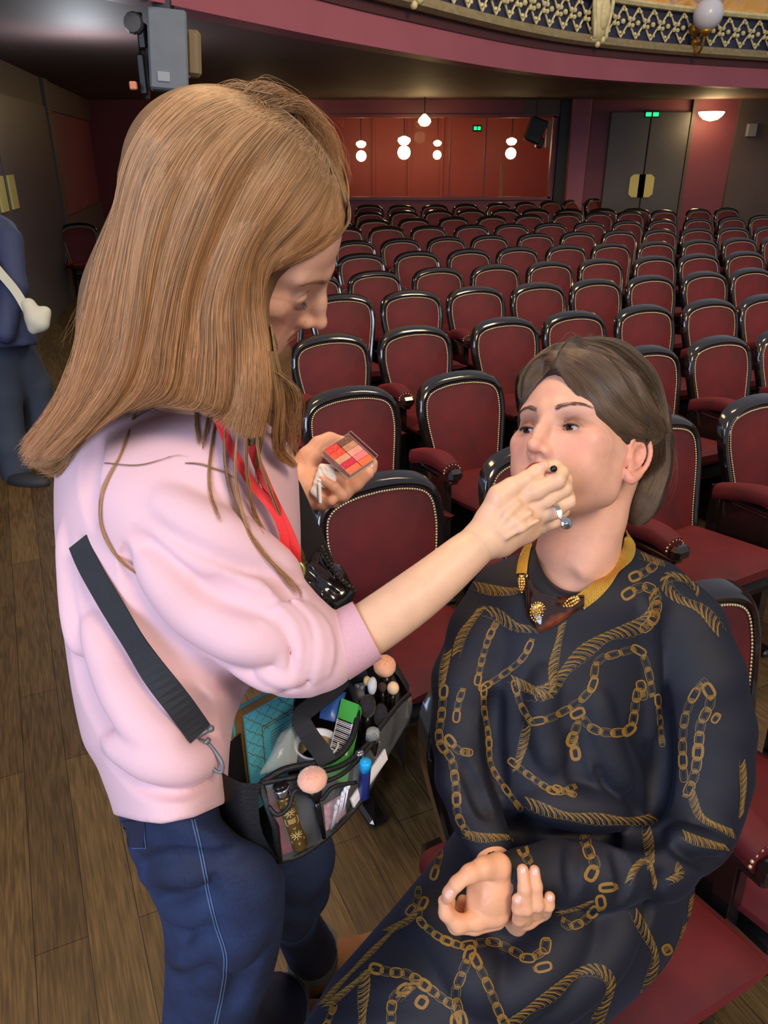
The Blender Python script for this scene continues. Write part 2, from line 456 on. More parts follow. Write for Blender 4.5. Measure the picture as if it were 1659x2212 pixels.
# red control booth behind the window
q = MB()
q.box((.2, YB + 2.6, 1.6), (6.4, .1, 3)); q.box((-3.0, YB + 1.4, 1.6), (.1, 2.4, 3)); q.box((3.4, YB + 1.4, 1.6), (.1, 2.4, 3))
q.box((.2, YB + 1.4, .15), (6.4, 2.4, .1)); q.box((.2, YB + 1.4, 3.1), (6.4, 2.4, .1))
for xx in (-.2, .5, 1.15): q.box((xx, YB + 2.52, 1.6), (.05, .06, 2.9))
tag(q.build('wall_booth', M_RED), kind='structure')
w = empty('window_1', (0, YB, GZ0), kind='structure')
q = MB(); t = .05
q.box(((GX0 + GX1) / 2, YB - .01, GZ0), (GX1 - GX0 + .1, .1, t)); q.box(((GX0 + GX1) / 2, YB - .01, GZ1), (GX1 - GX0 + .1, .1, t))
for xx in (GX0, GX1): q.box((xx, YB - .01, (GZ0 + GZ1) / 2), (t, .1, GZ1 - GZ0))
for px in (972, 1047): q.box((bx_(px), YB, (GZ0 + GZ1) / 2), (.025, .04, GZ1 - GZ0))
q.build('window_frame', M_BURG, w)
q = MB(); q.box(((GX0 + GX1) / 2, YB + .03, (GZ0 + GZ1) / 2), (GX1 - GX0 - .04, .012, GZ1 - GZ0 - .04))
mg = mat('booth_glass', (1, .95, .95, 1), .02, trans=1.0, ior=1.08)
q.build('glass_pane', mg, w)
# beige upright in the booth
q = MB(); q.box((bx_(1096), YB + .6, 1.3), (.05, .05, .7)); q.box((bx_(1096), YB + .6, .97), (.12, .12, .04))
tag(recenter(q.build('microphone_stand', mat('pale_wood', rgb(190, 130, 80), .5))), 'slim pale upright stand behind the red booth window', 'stand')
# dark slot, pillar, door, panels on the right of the back wall
slab('trim_1', M_BLACK, bx_(1199), bx_(1221), YB - .12, YB, 0.2, 2.6)
slab('trim_2', M_MAUVE, bx_(1221), bx_(1257), YB - .3, YB, 0.2, 2.6, bev=.01)
slab('trim_3', M_DARK, bx_(1575), 10.4, YB - .06, YB, 0.2, 2.6)
slab('trim_4', M_DARK, bx_(1120), bx_(1199), YB - .03, YB, 2.36, 2.6)
d = empty('door_1', (bx_(1390), YB, .22), kind='structure')
for a, b in ((1306, 1389), (1391, 1474)):
    q = MB(); q.box(((bx_(a) + bx_(b)) / 2, YB - .05, 1.32), (bx_(b) - bx_(a), .08, 2.2), bev=.01); q.build('door_leaf', M_DOOR, d)
    x = bx_(1378) if a < 1350 else bx_(1397.5)
    q = MB(); s = -1 if a < 1350 else 1; hw = .14; zz = [1.12, 1.16, 1.44, 1.48]
    out = [(x + s * -.13, 1.12), (x + s * .07, 1.12), (x + s * .13, 1.17), (x + s * .13, 1.43), (x + s * .07, 1.48), (x - s * .13, 1.48)]
    if s < 0: out = out[::-1]
    q.prism([(a_, YB - .095, b_) for a_, b_ in out], (0, -.012, 0)); q.build('push_plate', M_PLATE, d)
slab('trim_5', M_DARK, bx_(1475), bx_(1481), YB - .1, YB, .2, 2.6)
q = MB(); q.box((bx_(1605), YB - .1, 2.15), (.16, .08, .2), bev=.01)
tag(recenter(q.build('wall_speaker', mat('pale_grey', rgb(120, 120, 125), .5))), 'small pale grey box speaker high on the dark back wall', 'speaker')

q = MB(); q.box((10.45, 8.8, 1.5), (.15, 11.4, 3.2)); tag(q.build('wall_right', M_DARK), kind='structure')
# left wall with its door
WA = np.array([-1.87, 0.0]); WD = np.array([-.212, 1.0]); WDn = WD / np.linalg.norm(WD); WN = np.array([WDn[1], -WDn[0]])   # normal into the hall
def lw(y, z, off=0): p = WA + WD * y + WN * off; return (p[0], p[1], z)
def lslab(name, m, y0, y1, z0, z1, th, parent=None, kind='structure', off=0.0):
    q = MB(); q.hull([lw(y0, z0, off), lw(y1, z0, off), lw(y1, z0, off + th), lw(y0, z0, off + th)], [lw(y0, z1, off), lw(y1, z1, off), lw(y1, z1, off + th), lw(y0, z1, off + th)])
    o = q.build(name, m, parent)
    if kind: o['kind'] = kind
    return o
lslab('wall_left', M_BURG, 3.2, 14.5, -.1, 3.0, .15, off=-.15)
lslab('trim_6', M_DARK, 3.2, 14.3, 0, .95 + .1, .03)
lslab('trim_7', M_DARK, 10.2, 10.5, 0, 2.75, .07)
lslab('trim_12', M_DARK, 3.2, 14.3, 2.28, 2.75, .035)
d = empty('door_2', lw(8.7, .1), kind='structure')
lslab('door_leaf', M_DOOR, 7.55, 10.2, .03, 2.3, .05, d, None)
lslab('door_leaf', M_DOOR, 4.8, 7.5, .03, 2.3, .05, d, None)
lslab('push_plate', M_PLATE, 7.62, 7.86, 1.33, 1.62, .065, d, None)
lslab('push_plate', M_PLATE, 7.2, 7.44, 1.33, 1.62, .065, d, None)

# ceiling below the balcony and the balcony front
BC = spl([(-3.6, .8), (-2.5, 3.0), (-1.35, 5.2), (.04, 7.5), (2.18, 10.1), (5.2, 11.8), (8.4, 12.7), (11, 13.1)], 161)
seg = np.linalg.norm(np.diff(BC, axis=0), axis=1); BS = np.concatenate([[0], np.cumsum(seg)])
BT = np.gradient(BC, axis=0); BT /= np.linalg.norm(BT, axis=1)[:, None]; BN = np.stack([BT[:, 1], -BT[:, 0]], 1)
def bal(s, n, z):
    x = np.interp(s, BS, BC[:, 0]); y = np.interp(s, BS, BC[:, 1]); nx = np.interp(s, BS, BN[:, 0]); ny = np.interp(s, BS, BN[:, 1])
    return np.array([x + nx * n, y + ny * n, z])
ZB = 2.6
poly = [(p[0], p[1]) for p in BC] + [(11, 17), (-7, 17), (-7, .8)]
q = MB(); q.prism([(a, b, ZB) for a, b in poly], (0, 0, .1)); tag(q.build('ceiling', M_CEIL), kind='structure')
B = empty('balcony', bal(8, 0, ZB), label='curved theatre balcony front with cream and gold openwork band and mauve fascia', cat='balcony')
def sweep(profile, closed=True):
    S = np.arange(0, BS[-1], .15); G = np.array([[bal(s, n, z) for n, z in (profile + [profile[0]] if closed else profile)] for s in S]); q = MB(); q.grid(G); return q
sweep([(.015, ZB - .01), (.015, ZB + .22), (-.2, ZB + .22), (-.2, ZB - .01)]).build('fascia_band', M_MAUVE, B, smooth=False)
M_CORN = mat('dull_gilt_wood', rgb(140, 128, 96), .5, var=.2, vscale=14)
M_CREAM = mat('cream_gilt', rgb(205, 196, 152), .45, var=.18, vscale=18)
M_DKB = mat('dark_burgundy', rgb(72, 36, 40), .5)
sweep([(-.05, ZB + .22), (.03, ZB + .22), (.03, ZB + .3), (-.05, ZB + .3)]).build('groove', M_DKB, B)
sweep([(-.05, ZB + .3), (.08, ZB + .3), (.13, ZB + .33), (.13, ZB + .36), (.1, ZB + .38), (.1, ZB + .41), (-.05, ZB + .42)]).build('cornice', M_CORN, B, auto=30)
sweep([(-.1, ZB + .4), (.02, ZB + .4), (.02, ZB + .76), (-.1, ZB + .76)]).build('backing_panel', mat('navy_backing', rgb(50, 54, 84), .6), B)
sweep([(-.1, ZB + .75), (.1, ZB + .75), (.12, ZB + .78), (.1, ZB + .81), (-.1, ZB + .81)]).build('top_rail', M_CREAM, B, auto=30)
def painted():
    m = bpy.data.materials.new('painted_panel'); m.use_nodes = True; nt = m.node_tree; L = nt.links; b = nt.nodes['Principled BSDF']
    tc = nt.nodes.new('ShaderNodeTexCoord'); n1 = nt.nodes.new('ShaderNodeTexNoise'); n1.inputs['Scale'].default_value = 2.6; n1.inputs['Detail'].default_value = 6; n1.inputs['Distortion'].default_value = 1.2
    L.new(tc.outputs['Object'], n1.inputs['Vector']); cr = nt.nodes.new('ShaderNodeValToRGB'); L.new(n1.outputs['Fac'], cr.inputs[0])
    e = cr.color_ramp.elements; e[0].position = .3; e[0].color = rgb(196, 140, 84); e[1].position = .7; e[1].color = rgb(205, 196, 170)
    for p, c in ((.42, rgb(226, 172, 96)), (.52, rgb(232, 186, 120)), (.6, rgb(170, 150, 150))):
        x = e.new(p); x.color = c
    L.new(cr.outputs[0], b.inputs['Base Color']); b.inputs['Roughness'].default_value = .55
    return m
sweep([(-.05, ZB + .81), (.03, ZB + .81), (.22, ZB + 1.25), (.3, ZB + 1.8), (-.05, ZB + 1.8)]).build('painted_panel', painted(), B, auto=30)
# openwork: crossing bands with leaf rosettes
q = MB(); cell = .26; ns = int(BS[-1] / cell); z0, z1 = ZB + .43, ZB + .745; zc = (z0 + z1) / 2
for i in range(ns):
    s = i * cell
    for a, b in ((z0, z1), (z1, z0)):
        pts = [bal(s + cell * t, .05, a + (b - a) * t + .012 * math.sin(t * 2 * math.pi)) for t in np.linspace(0, 1, 7)]
        q.tube(pts, .013, 5)
    for k in range(4):
        an = math.pi / 4 + k * math.pi / 2
        c = bal(s + cell * .5 + math.cos(an) * .045, .07, zc + math.sin(an) * .045)
        q.ball(c, .026, 4)
    for k, zz in ((0, z0 + .045), (1, z1 - .045)):
        for dx in (-.03, .03): q.ball(bal(s + cell + dx, .06, zz), .022, 3)
    q.ball(bal(s + cell, .06, zc), .03, 4)
q.build('openwork_lattice', M_CREAM, B)
def find_s(px, z, n=0):
    best = min(np.arange(0, BS[-1], .02), key=lambda s: abs(w2p(bal(s, n, z))[0] - px) + (1e6 if w2p(bal(s, n, z))[2] < .5 else 0)); return best
for px in (868, 1280, 1668, 560):
    s = find_s(px, ZB + .7); nrm = (bal(s, 1, 0) - bal(s, 0, 0)); tg = np.array([-nrm[1], nrm[0], 0])
    Mx = np.array([tg, nrm, [0, 0, 1]]).T
    q = MB(); c0 = bal(s, .12, ZB + .62)
    q.ball(c0, (.13, .07, .27), 8, Mx); q.ball(c0 + nrm * .05, (.075, .06, .17), 8, Mx)
    for sg in (-1, 1):
        q.tube([c0 + tg * sg * (.13 + .03 * math.sin(t * 5)) + np.array([0, 0, .3 - t * .55]) + nrm * .03 for t in np.linspace(0, 1, 9)], .025, 6)
        q.ball(c0 + tg * sg * .12 + np.array([0, 0, .3]), .055, 5); q.ball(c0 + tg * sg * .08 + np.array([0, 0, -.25]), .04, 5)
    q.ball(c0 + np.array([0, 0, .36]), .07, 6); q.ball(c0 + np.array([0, 0, -.3]), .035, 5)
    q.ball(c0 + np.array([0, 0, .55]), (.16, .05, .14), 6, Mx)
    q.build('cartouche', M_CREAM, B, smooth=True)
s = find_s(1490, ZB + .5)
g = Pw(1530, 31, w2p(bal(s, .35, ZB + .9))[2])
L_ = empty('globe_lamp', bal(s, .1, ZB + .45), label='round white globe wall lamp on a gilt bracket fixed to the balcony front', cat='lamp')
q = MB(); q.ball(g, .17, 14); q.build('globe_shade', mat('opal_glass', rgb(200, 205, 222), .25, var=.02), L_, smooth=True)
q = MB(); b0 = bal(s, .1, ZB + .45); b1 = g + np.array([0, 0, -.18])
q.tube(spl([b0, b0 + (b1 - b0) * .3 + np.array([0, 0, -.16]), b0 + (b1 - b0) * .8 + np.array([0, 0, -.15]), b1], 14), .016, 8)
q.lathe([(.02, -.06), (.06, -.03), (.075, 0), (.06, .01)], g + np.array([0, 0, -.16])); q.ball(b0, .06, 6); q.tube(spl([b0, b0 + np.array([.08, -.08, .1]), b0 + np.array([.02, -.14, .2]), b0 + np.array([-.06, -.1, .12])], 12), .014, 6)
q.ball(b0 + np.array([-.05, -.05, .12]), .07, 6)
q.build('lamp_bracket', mat('old_gilt', rgb(180, 130, 50), .35, .7), L_, smooth=True)

# small lit fittings
M_WARM = mat('warm_glow', rgb(255, 236, 190), .5, emit=rgb(255, 226, 160), estr=14)
M_GREEN = mat('green_sign', rgb(30, 190, 120), .5, emit=rgb(30, 225, 130), estr=1.6)
def bowl(px, py, y, wpx, lab):
    t = y / (math.cos(PITCH) + (CY - py) / FPX * math.sin(PITCH)); p = c2w(Pc(px, py, t)); r = wpx / 2 / FPX * t
    o = empty('wall_lamp', p, label=lab, cat='lamp')
    q = MB(); q.lathe([(.01, -r * .62), (r * .55, -r * .5), (r * .85, -r * .25), (r, 0), (r * .97, 0.01), (.01, .012)], p, 20); q.build('lamp_bowl', M_WARM, o, smooth=True)
    q = MB(); q.box(p + np.array([0, r + .03, -.03]), (.08, .1, .08), bev=.01); q.build('wall_mount', M_BLACK, o)
    return p, r
LP = []
LP.append(bowl(565, 212, 13.9, 66, 'glowing half bowl wall lamp just above the red haired standing woman'))
LP.append(bowl(1537, 243, 13.95, 54, 'glowing half bowl wall lamp right of the dark double door'))
def pend(px, py, y, wpx, lab, tall=.6):
    t = y / (math.cos(PITCH) + (CY - py) / FPX * math.sin(PITCH)); p = c2w(Pc(px, py, t)); r = wpx / 2 / FPX * t
    o = empty('pendant_lamp', p, label=lab, cat='lamp', group='pendant lamps in the red booth')
    q = MB(); q.lathe([(.01, -r * .7), (r * .6, -r * .6), (r, -r * .1), (r * .9, r * .3), (.02, r * tall)], p, 16); q.build('lamp_shade', M_WARM, o, smooth=True)
    q = MB(); q.tube([p + np.array([0, 0, r * .5]), (p[0], p[1], ZB if y < YB else 3.05)], .008, 6); q.build('cable', M_BLACK, o)
    LP.append((p, r))
pend(917, 262, 13.6, 28, 'brightest pendant lamp hanging before the red booth window', 1.0)
pend(873, 303, 15.4, 28, 'large glowing pendant lamp inside the red booth, left of centre')
pend(780, 311, 15.6, 22, 'small pendant lamp nearest the standing woman inside the red booth')
pend(945, 309, 15.8, 18, 'smallest pendant lamp at the middle of the red booth')
pend(1105, 305, 15.4, 23, 'pendant lamp at the right end inside the red booth')
for px, py, y, wd, lab in ((1409, 247, 14.2, .22, 'green exit sign above the dark double door'), (1031, 277, 15.9, .13, 'small green exit sign inside the red booth')):
    t = y / (math.cos(PITCH) + (CY - py) / FPX * math.sin(PITCH)); p = c2w(Pc(px, py, t))
    o = empty('exit_sign', p, label=lab, cat='sign')
    q = MB(); q.box(p + np.array([0, .03, 0]), (wd + .04, .05, .11), bev=.01); q.build('sign_housing', M_BLACK, o)
    q = MB(); q.box(p + np.array([-wd * .27, -.001, 0]), (wd * .42, .012, .06), bev=.005); q.box(p + np.array([wd * .27, -.001, 0]), (wd * .42, .012, .06), bev=.005); q.build('sign_face', M_GREEN, o)
t = 13.8 / (math.cos(PITCH) + (CY - 290) / FPX * math.sin(PITCH)); p = c2w(Pc(1156, 282, t))
o = empty('hanging_loudspeaker', p, label='black loudspeaker hung above the right end of the red booth window', cat='loudspeaker')
Rt = np.array(Matrix.Rotation(.35, 3, 'Y'))
q = MB(); q.box(p, (.26, .25, .36), Rt, bev=.02); q.box(p + Rt @ np.array([.14, 0, -.14]), (.1, .2, .16), Rt, bev=.02); q.build('cabinet', M_BLACK, o)
q = MB(); q.tube([p + np.array([0, 0, .15]), (p[0], p[1], ZB)], .015, 6); q.build('bracket', M_BLACK, o)
q = MB(); q.box(Pw(1183, 290, t) , (.05, .12, .4), bev=.01); q.build('side_plate', mat('pale_grey', rgb(120, 120, 125), .5), o)
# speaker hung below the balcony at the left
c = Pw(363, 112, 4.62)
o = empty('line_speaker', c, label='tall grey loudspeaker hanging below the balcony above the standing woman', cat='loudspeaker')
Rz = np.array(Matrix.Rotation(math.radians(14), 3, 'Z') @ Matrix.Rotation(math.radians(4), 3, 'Y'))
q = MB(); q.box(c, (.225, .2, .42), Rz, bev=.012); q.build('cabinet', M_GREYP, o)
q = MB(); q.box(c + np.array([0, 0, .23]), (.1, .1, .06)); q.box(c + np.array([-.14, 0, .08]), (.05, .08, .14), bev=.01); q.box(c + np.array([-.165, 0, -.12]), (.05, .06, .22), bev=.01)
q.tube([c + np.array([-.15, 0, .2]), c + np.array([-.16, 0, -.25])], .02, 6); q.build('mount_frame', M_BLACK, o)
q = MB(); q.lathe([(.05, -.03), (.06, 0), (.05, .03)], c + np.array([-.17, -.06, .14]), 12, np.array(Matrix.Rotation(1.57, 3, 'X'))); q.build('clamp', mat('dull_grey', rgb(90, 92, 96), .6), o)
q = MB(); q.box(c + Rz @ np.array([-.03, -.104, -.14]), (.07, .006, .05), Rz); q.build('white_label', mat('pale_grey2', rgb(150, 160, 175), .5), o)
c2 = Pw(418, 118, 4.75)
q = MB(); q.box(c2, (.09, .16, .25), Rz, bev=.02)
tag(recenter(q.build('stage_lamp', mat('khaki_housing', rgb(120, 108, 84), .5))), 'small khaki stage lamp housing beside the tall grey loudspeaker', 'stage lamp')
c3 = Pw(288, 185, 4.6)
q = MB(); q.box(c3, (.04, .04, .045), bev=.006); tag(recenter(q.build('indicator_box', mat('peach_box', rgb(225, 150, 120), .5))), 'small peach coloured box hanging below the loudspeaker frame', 'box')
# ================================================================== CHAIRS
M_VELV = None
def velvet():
    m = bpy.data.materials.new('red_velvet'); m.use_nodes = True; nt = m.node_tree; L = nt.links; b = nt.nodes['Principled BSDF']
    tc = nt.nodes.new('ShaderNodeTexCoord'); oi = nt.nodes.new('ShaderNodeObjectInfo')
    n1 = nt.nodes.new('ShaderNodeTexNoise'); n1.inputs['Scale'].default_value = 7; n1.inputs['Detail'].default_value = 4; L.new(tc.outputs['Object'], n1.inputs['Vector'])
    cr = nt.nodes.new('ShaderNodeValToRGB'); L.new(n1.outputs['Fac'], cr.inputs[0])
    cr.color_ramp.elements[0].position = .3; cr.color_ramp.elements[0].color = rgb(66, 8, 16); cr.color_ramp.elements[1].position = .75; cr.color_ramp.elements[1].color = rgb(98, 15, 23)
    L.new(cr.outputs[0], b.inputs['Base Color']); b.inputs['Roughness'].default_value = .75
    b.inputs['Sheen Weight'].default_value = .35; b.inputs['Sheen Roughness'].default_value = .4; b.inputs['Sheen Tint'].default_value = rgb(225, 56, 60)
    n2 = nt.nodes.new('ShaderNodeTexNoise'); n2.inputs['Scale'].default_value = 900; L.new(tc.outputs['Object'], n2.inputs['Vector'])
    bp = nt.nodes.new('ShaderNodeBump'); bp.inputs['Strength'].default_value = .3; bp.inputs['Distance'].default_value = .0006; L.new(n2.outputs['Fac'], bp.inputs['Height']); L.new(bp.outputs[0], b.inputs['Normal'])
    return m
M_VELV = velvet()
M_LACQ = mat('black_lacquer', rgb(26, 20, 20), .16, coat=.8, var=.15, vscale=5)
M_NAIL = mat('brass_nails', rgb(214, 196, 156), .35, .6)
M_UNDER = mat('chair_black', rgb(16, 13, 13), .6)
# back outline (half width, height), tilted back
HALF = [(.192, .36), (.193, .42), (.200, .50), (.213, .58), (.226, .66), (.231, .72), (.224, .785), (.200, .828), (.155, .856), (.08, .873), (0, .878)]
hp = spl(HALF, 44)
OUT = np.vstack([hp, (hp * [-1, 1])[::-1][1:]])      # from +x bottom over top to -x bottom
TILT = math.radians(15)
def bk(x, z, w):
    """point on the back: x across, z up the back (from .36), w towards the sitter"""
    h = z - .36; return np.array([x, .17 + h * math.sin(TILT) - w * math.cos(TILT), .36 + h * math.cos(TILT) * 1.035 - w * math.sin(TILT)])
tn = np.gradient(OUT, axis=0); tn /= np.linalg.norm(tn, axis=1)[:, None]; ON = np.stack([tn[:, 1], -tn[:, 0]], 1)   # outward
def make_chair():
    root = empty('theatre_seat')
    # frame moulding
    prof = [(-.040, -.028), (-.040, .006), (-.037, .011), (-.033, .012), (-.031, .008), (-.028, .008), (-.026, .013), (-.016, .018), (-.006, .014), (.0, .004), (-.001, -.03)]
    G = np.array([[bk(OUT[i][0] + ON[i][0] * u, OUT[i][1] + ON[i][1] * u, w) for u, w in prof + [prof[0]]] for i in range(len(OUT))])
    q = MB(); q.grid(G)
    q.build('back_frame', M_LACQ, root, auto=35, local=True)
    # rear shell
    q = MB(); inner = OUT + ON * -.03
    q.prism([bk(a, b, -.026) for a, b in inner], np.array([0, .012, 0])); q.build('rear_panel', M_UNDER, root, local=True)
    # upholstered cushion
    rim = OUT + ON * -.038; c = np.array([0, .60]); G = []
    for t in np.linspace(0, 1, 12):
        ring = c + (np.vstack([rim, rim[:1]]) - c) * (1 - t); dome = .012 + .034 * (1 - (1 - t) ** 2.4)
        G.append([bk(a, b, dome - .004) for a, b in ring])
    q = MB(); q.grid(np.array(G)[:, ::-1]); q.build('back_cushion', M_VELV, root, smooth=True, local=True)
    # nails
    rr = OUT + ON * -.037; sg = np.concatenate([[0], np.cumsum(np.linalg.norm(np.diff(rr, axis=0), axis=1))]); q = MB()
    for s in np.arange(.004, sg[-1], .0092):
        a = np.interp(s, sg, rr[:, 0]); b = np.interp(s, sg, rr[:, 1]); q.lathe([(.0045, 0), (.004, .0024), (.0022, .0038), (.0003, .0042)], bk(a, b, .0105), 6, np.array(Matrix.Rotation(math.pi / 2 - TILT, 3, 'X')))
    q.build('nail_trim', M_NAIL, root, smooth=True, local=True)
    # seat cushion : rounded block, front raised
    q = MB(); ny, nx = 14, 12; G = []
    def seatpt(u, v, top):
        x = (u - .5) * 2; hw = .222 + .008 * (1 - v); y = .19 - v * .43
        ed = 1 - abs(x) ** 5; fr = 1 - max(0, (v - .72) / .28) ** 2.6
        z = .405 + .055 * v + (.028 * ed + .03 * fr * ed - .012 if top else 0) - (.0 if top else .07 * ed * max(fr, .25))
        return (x * hw, y, z)
    us = np.linspace(0, 1, nx); vs = np.linspace(0, 1, ny)
    q.grid([[seatpt(u, v, True) for v in vs] for u in us]); q.grid([[seatpt(u, v, False) for v in vs] for u in us[::-1]])
    for e in ([seatpt(u, 1, True) for u in us], ): q.grid([e, [seatpt(u, 1, False) for u in us]])
    q.grid([[seatpt(1, v, True) for v in vs], [seatpt(1, v, False) for v in vs]]); q.grid([[seatpt(0, v, False) for v in vs], [seatpt(0, v, True) for v in vs]])
    q.build('seat_cushion', M_VELV, root, smooth=True, local=True)
    q = MB(); q.box((0, -.02, .345), (.36, .34, .06), bev=.02); q.box((0, .16, .2), (.3, .03, .34), bev=.01); q.build('seat_base', M_UNDER, root, local=True)
    return root
def arm_meshes():
    q = MB(); prof = []
    P = spl([(.17, .575), (.1, .60), (.0, .625), (-.08, .63), (-.145, .615)], 14); V = []
    for i, (y, z) in enumerate(P):
        t = i / 13; hw = .036 + .007 * math.sin(t * math.pi); th = .034
        V.append([(hw * math.copysign(abs(math.cos(a)) ** .6, math.cos(a)), y, z + th * math.copysign(abs(math.sin(a)) ** .7, math.sin(a))) for a in np.linspace(0, 2 * math.pi, 15)])
    q.grid(np.array(V)[:, ::-1]); 
    for k in (0, -1): q.add([(0, V[k][0][1], np.mean([p[2] for p in V[k]]))] + V[k], [(0, i + 1, i + 2) if k == 0 else (0, i + 2, i + 1) for i in range(14)])
    pad = q
    w = MB()
    w.mi = 0
    w.box((0, -.165, .604), (.07, .045, .052), bev=.014); w.box((0, .0, .572), (.046, .34, .026), bev=.008)
    for y0, y1, z0, z1 in ((-.13, -.09, .02, .57), (.12, .17, .02, .6)): w.hull([(-.02, y0, z0), (.02, y0, z0), (.02, y1, z0), (-.02, y1, z0)], [(-.02, y0 + .02, z1), (.02, y0 + .02, z1), (.02, y1 + .02, z1), (-.02, y1 + .02, z1)])
    w.box((0, .02, .3), (.022, .27, .5)); w.box((0, 0, .015), (.06, .4, .03), bev=.01)
    return pad, w
def nails_arm():
    q = MB()
    for a in np.linspace(-.1, math.pi + .1, 9): q.ball((.038 * math.cos(a), -.143, .612 + .03 * math.sin(a)), .0042, 4)
    return q
pad_mb, wood_mb = arm_meshes()
ROOT0 = make_chair()
pad_me = pymesh('armrest', pad_mb.v, pad_mb.f); pad_me.materials.append(M_VELV)
wood_me = pymesh('arm_support', wood_mb.v, wood_mb.f, False); wood_me.materials.append(M_LACQ)
nm = nails_arm(); nail_me = pymesh('arm_nails', nm.v, nm.f); nail_me.materials.append(M_NAIL)
def add_arm(root, x):
    sp = bpy.data.objects.new('arm_support', wood_me); COL.objects.link(sp); sp.parent = root; sp.location = (x, 0, 0)
    pd = bpy.data.objects.new('armrest', pad_me); COL.objects.link(pd); pd.parent = sp
    nl = bpy.data.objects.new('arm_nails', nail_me); COL.objects.link(nl); nl.parent = sp
add_arm(ROOT0, .262)
BASE_CH = list(ROOT0.children)
def copy_chair():
    r = ROOT0.copy(); COL.objects.link(r)
    for ch in BASE_CH:
        c = ch.copy(); COL.objects.link(c); c.parent = r
        for g in ch.children:
            e = g.copy(); COL.objects.link(e); e.parent = c
    return r
ORD = ['first', 'second', 'third', 'fourth', 'fifth', 'sixth', 'seventh', 'eighth', 'ninth', 'tenth', 'eleventh', 'twelfth', 'thirteenth', 'fourteenth']
ROWS = [[(1490, 1280)],
 [(812, 1033), (1150, 957), (1420, 905), (1640, 857)],
 [(753, 838), (993, 803), (1200, 775), (1395, 748), (1555, 726)],
 [(710, 723), (894, 703), (1089, 684), (1242, 673), (1395, 659), (1536, 646), (1654, 635)],
 [(737, 635), (887, 624), (1028, 620), (1165, 612), (1286, 601), (1405, 593), (1520, 584), (1628, 579)],
 [(808, 584), (945, 577), (1070, 571), (1188, 564), (1298, 558), (1411, 550), (1512, 547), (1612, 542)],
 [(779, 547), (900, 542), (1012, 536), (1118, 533), (1223, 528), (1322, 525), (1418, 520), (1510, 515), (1599, 512)],
 [(766, 517), (865, 515), (964, 510), (1060, 509), (1156, 502), (1248, 499), (1337, 496), (1424, 493), (1507, 491), (1587, 489)],
 [(836, 488), (926, 486), (1018, 483), (1106, 483), (1191, 481), (1274, 478), (1354, 475), (1432, 473), (1508, 470), (1582, 467)],
 [(808, 472), (894, 470), (980, 467), (1064, 465), (1143, 462), (1219, 457), (1293, 457), (1366, 456), (1437, 453), (1507, 449)],
 [(798, 456), (873, 454), (948, 453), (1018, 451), (1089, 449), (1159, 451)],
 [(798, 441), (868, 441), (939, 440), (1007, 440), (1076, 437)]]
RAD = {}
first = True; CHAIRS = {}
for ri, row in enumerate(ROWS):
    pts = []
    for px, py in row:
        v = Pc(px, py, 1.0) @ CW; t = (.88 - .02 * 3 - ZC) / (v[2] - .02 * v[1]); p = CAMO + v * t
        if p[1] < 3: v_ = (.88 - ZC) / v[2]; p = CAMO + v * v_
        pts.append(p[:2])
    pts = np.array(pts)
    if len(pts) > 2:
        k = np.polyfit(pts[:, 0], pts[:, 1], 2 if len(pts) > 4 else 1); pts[:, 1] = np.polyval(k, pts[:, 0]); sl = lambda x: np.polyval(np.polyder(k), x)
    else: sl = lambda x: .53
    lst = [(p[0], p[1]) for p in pts]
    if ri == 0: lst = [(lst[0][0] - .44, lst[0][1] - .234)] + lst
    if ri >= 1:      # continue each row past what the people hide and past the frame
        nl = {1: 0, 2: 0}.get(ri, 1); nr = 1 if ri in (1, 2, 3, 4, 5, 6, 7, 8, 9) else 3 if ri == 10 else 5
        S = .51
        for side, cnt in ((-1, nl), (1, nr)):
            x, y = lst[0] if side < 0 else lst[-1]
            for _ in range(cnt):
                s_ = float(sl(x)); s_ = max(.08, min(.6, s_)); L_ = math.hypot(1, s_); x += side * S / L_; y += side * S * s_ / L_
                lst.insert(0, (x, y)) if side < 0 else lst.append((x, y))
    for ci, (x, y) in enumerate(lst):
        s_ = max(.08, min(.6, float(sl(x)))); a = math.atan(s_)
        if first: r = ROOT0; first = False
        else: r = copy_chair()
        off = .17 + .52 * math.sin(TILT)      # crest of the back lies this far behind the base point
        bx0 = x + math.sin(a) * off; by0 = y - math.cos(a) * off
        r.location = (bx0, by0, floorz(by0)); r.rotation_euler = (0, 0, a)
        if ri == 0: lab = ('red velvet theatre seat hidden under the seated woman in the navy dress', 'red velvet theatre seat whose curved crest shows right of the seated woman\'s shoulder')[ci]
        else: lab = f'red velvet theatre seat, {ORD[ri-1]} row behind the seated woman, {ORD[ci]} from its left end'
        tag(r, lab, 'theatre seat', 'rows of red velvet theatre seats')
        if ci == 0: add_arm(r, -.262)
        CHAIRS[(ri, ci)] = r
# one more seat by the left wall
r = copy_chair(); p = Pw(176, 490, 9.3); r.location = (p[0], p[1], floorz(p[1])); r.rotation_euler = (0, 0, .5)
tag(r, 'lone red velvet theatre seat by the left wall behind the long red hair', 'theatre seat', 'rows of red velvet theatre seats')
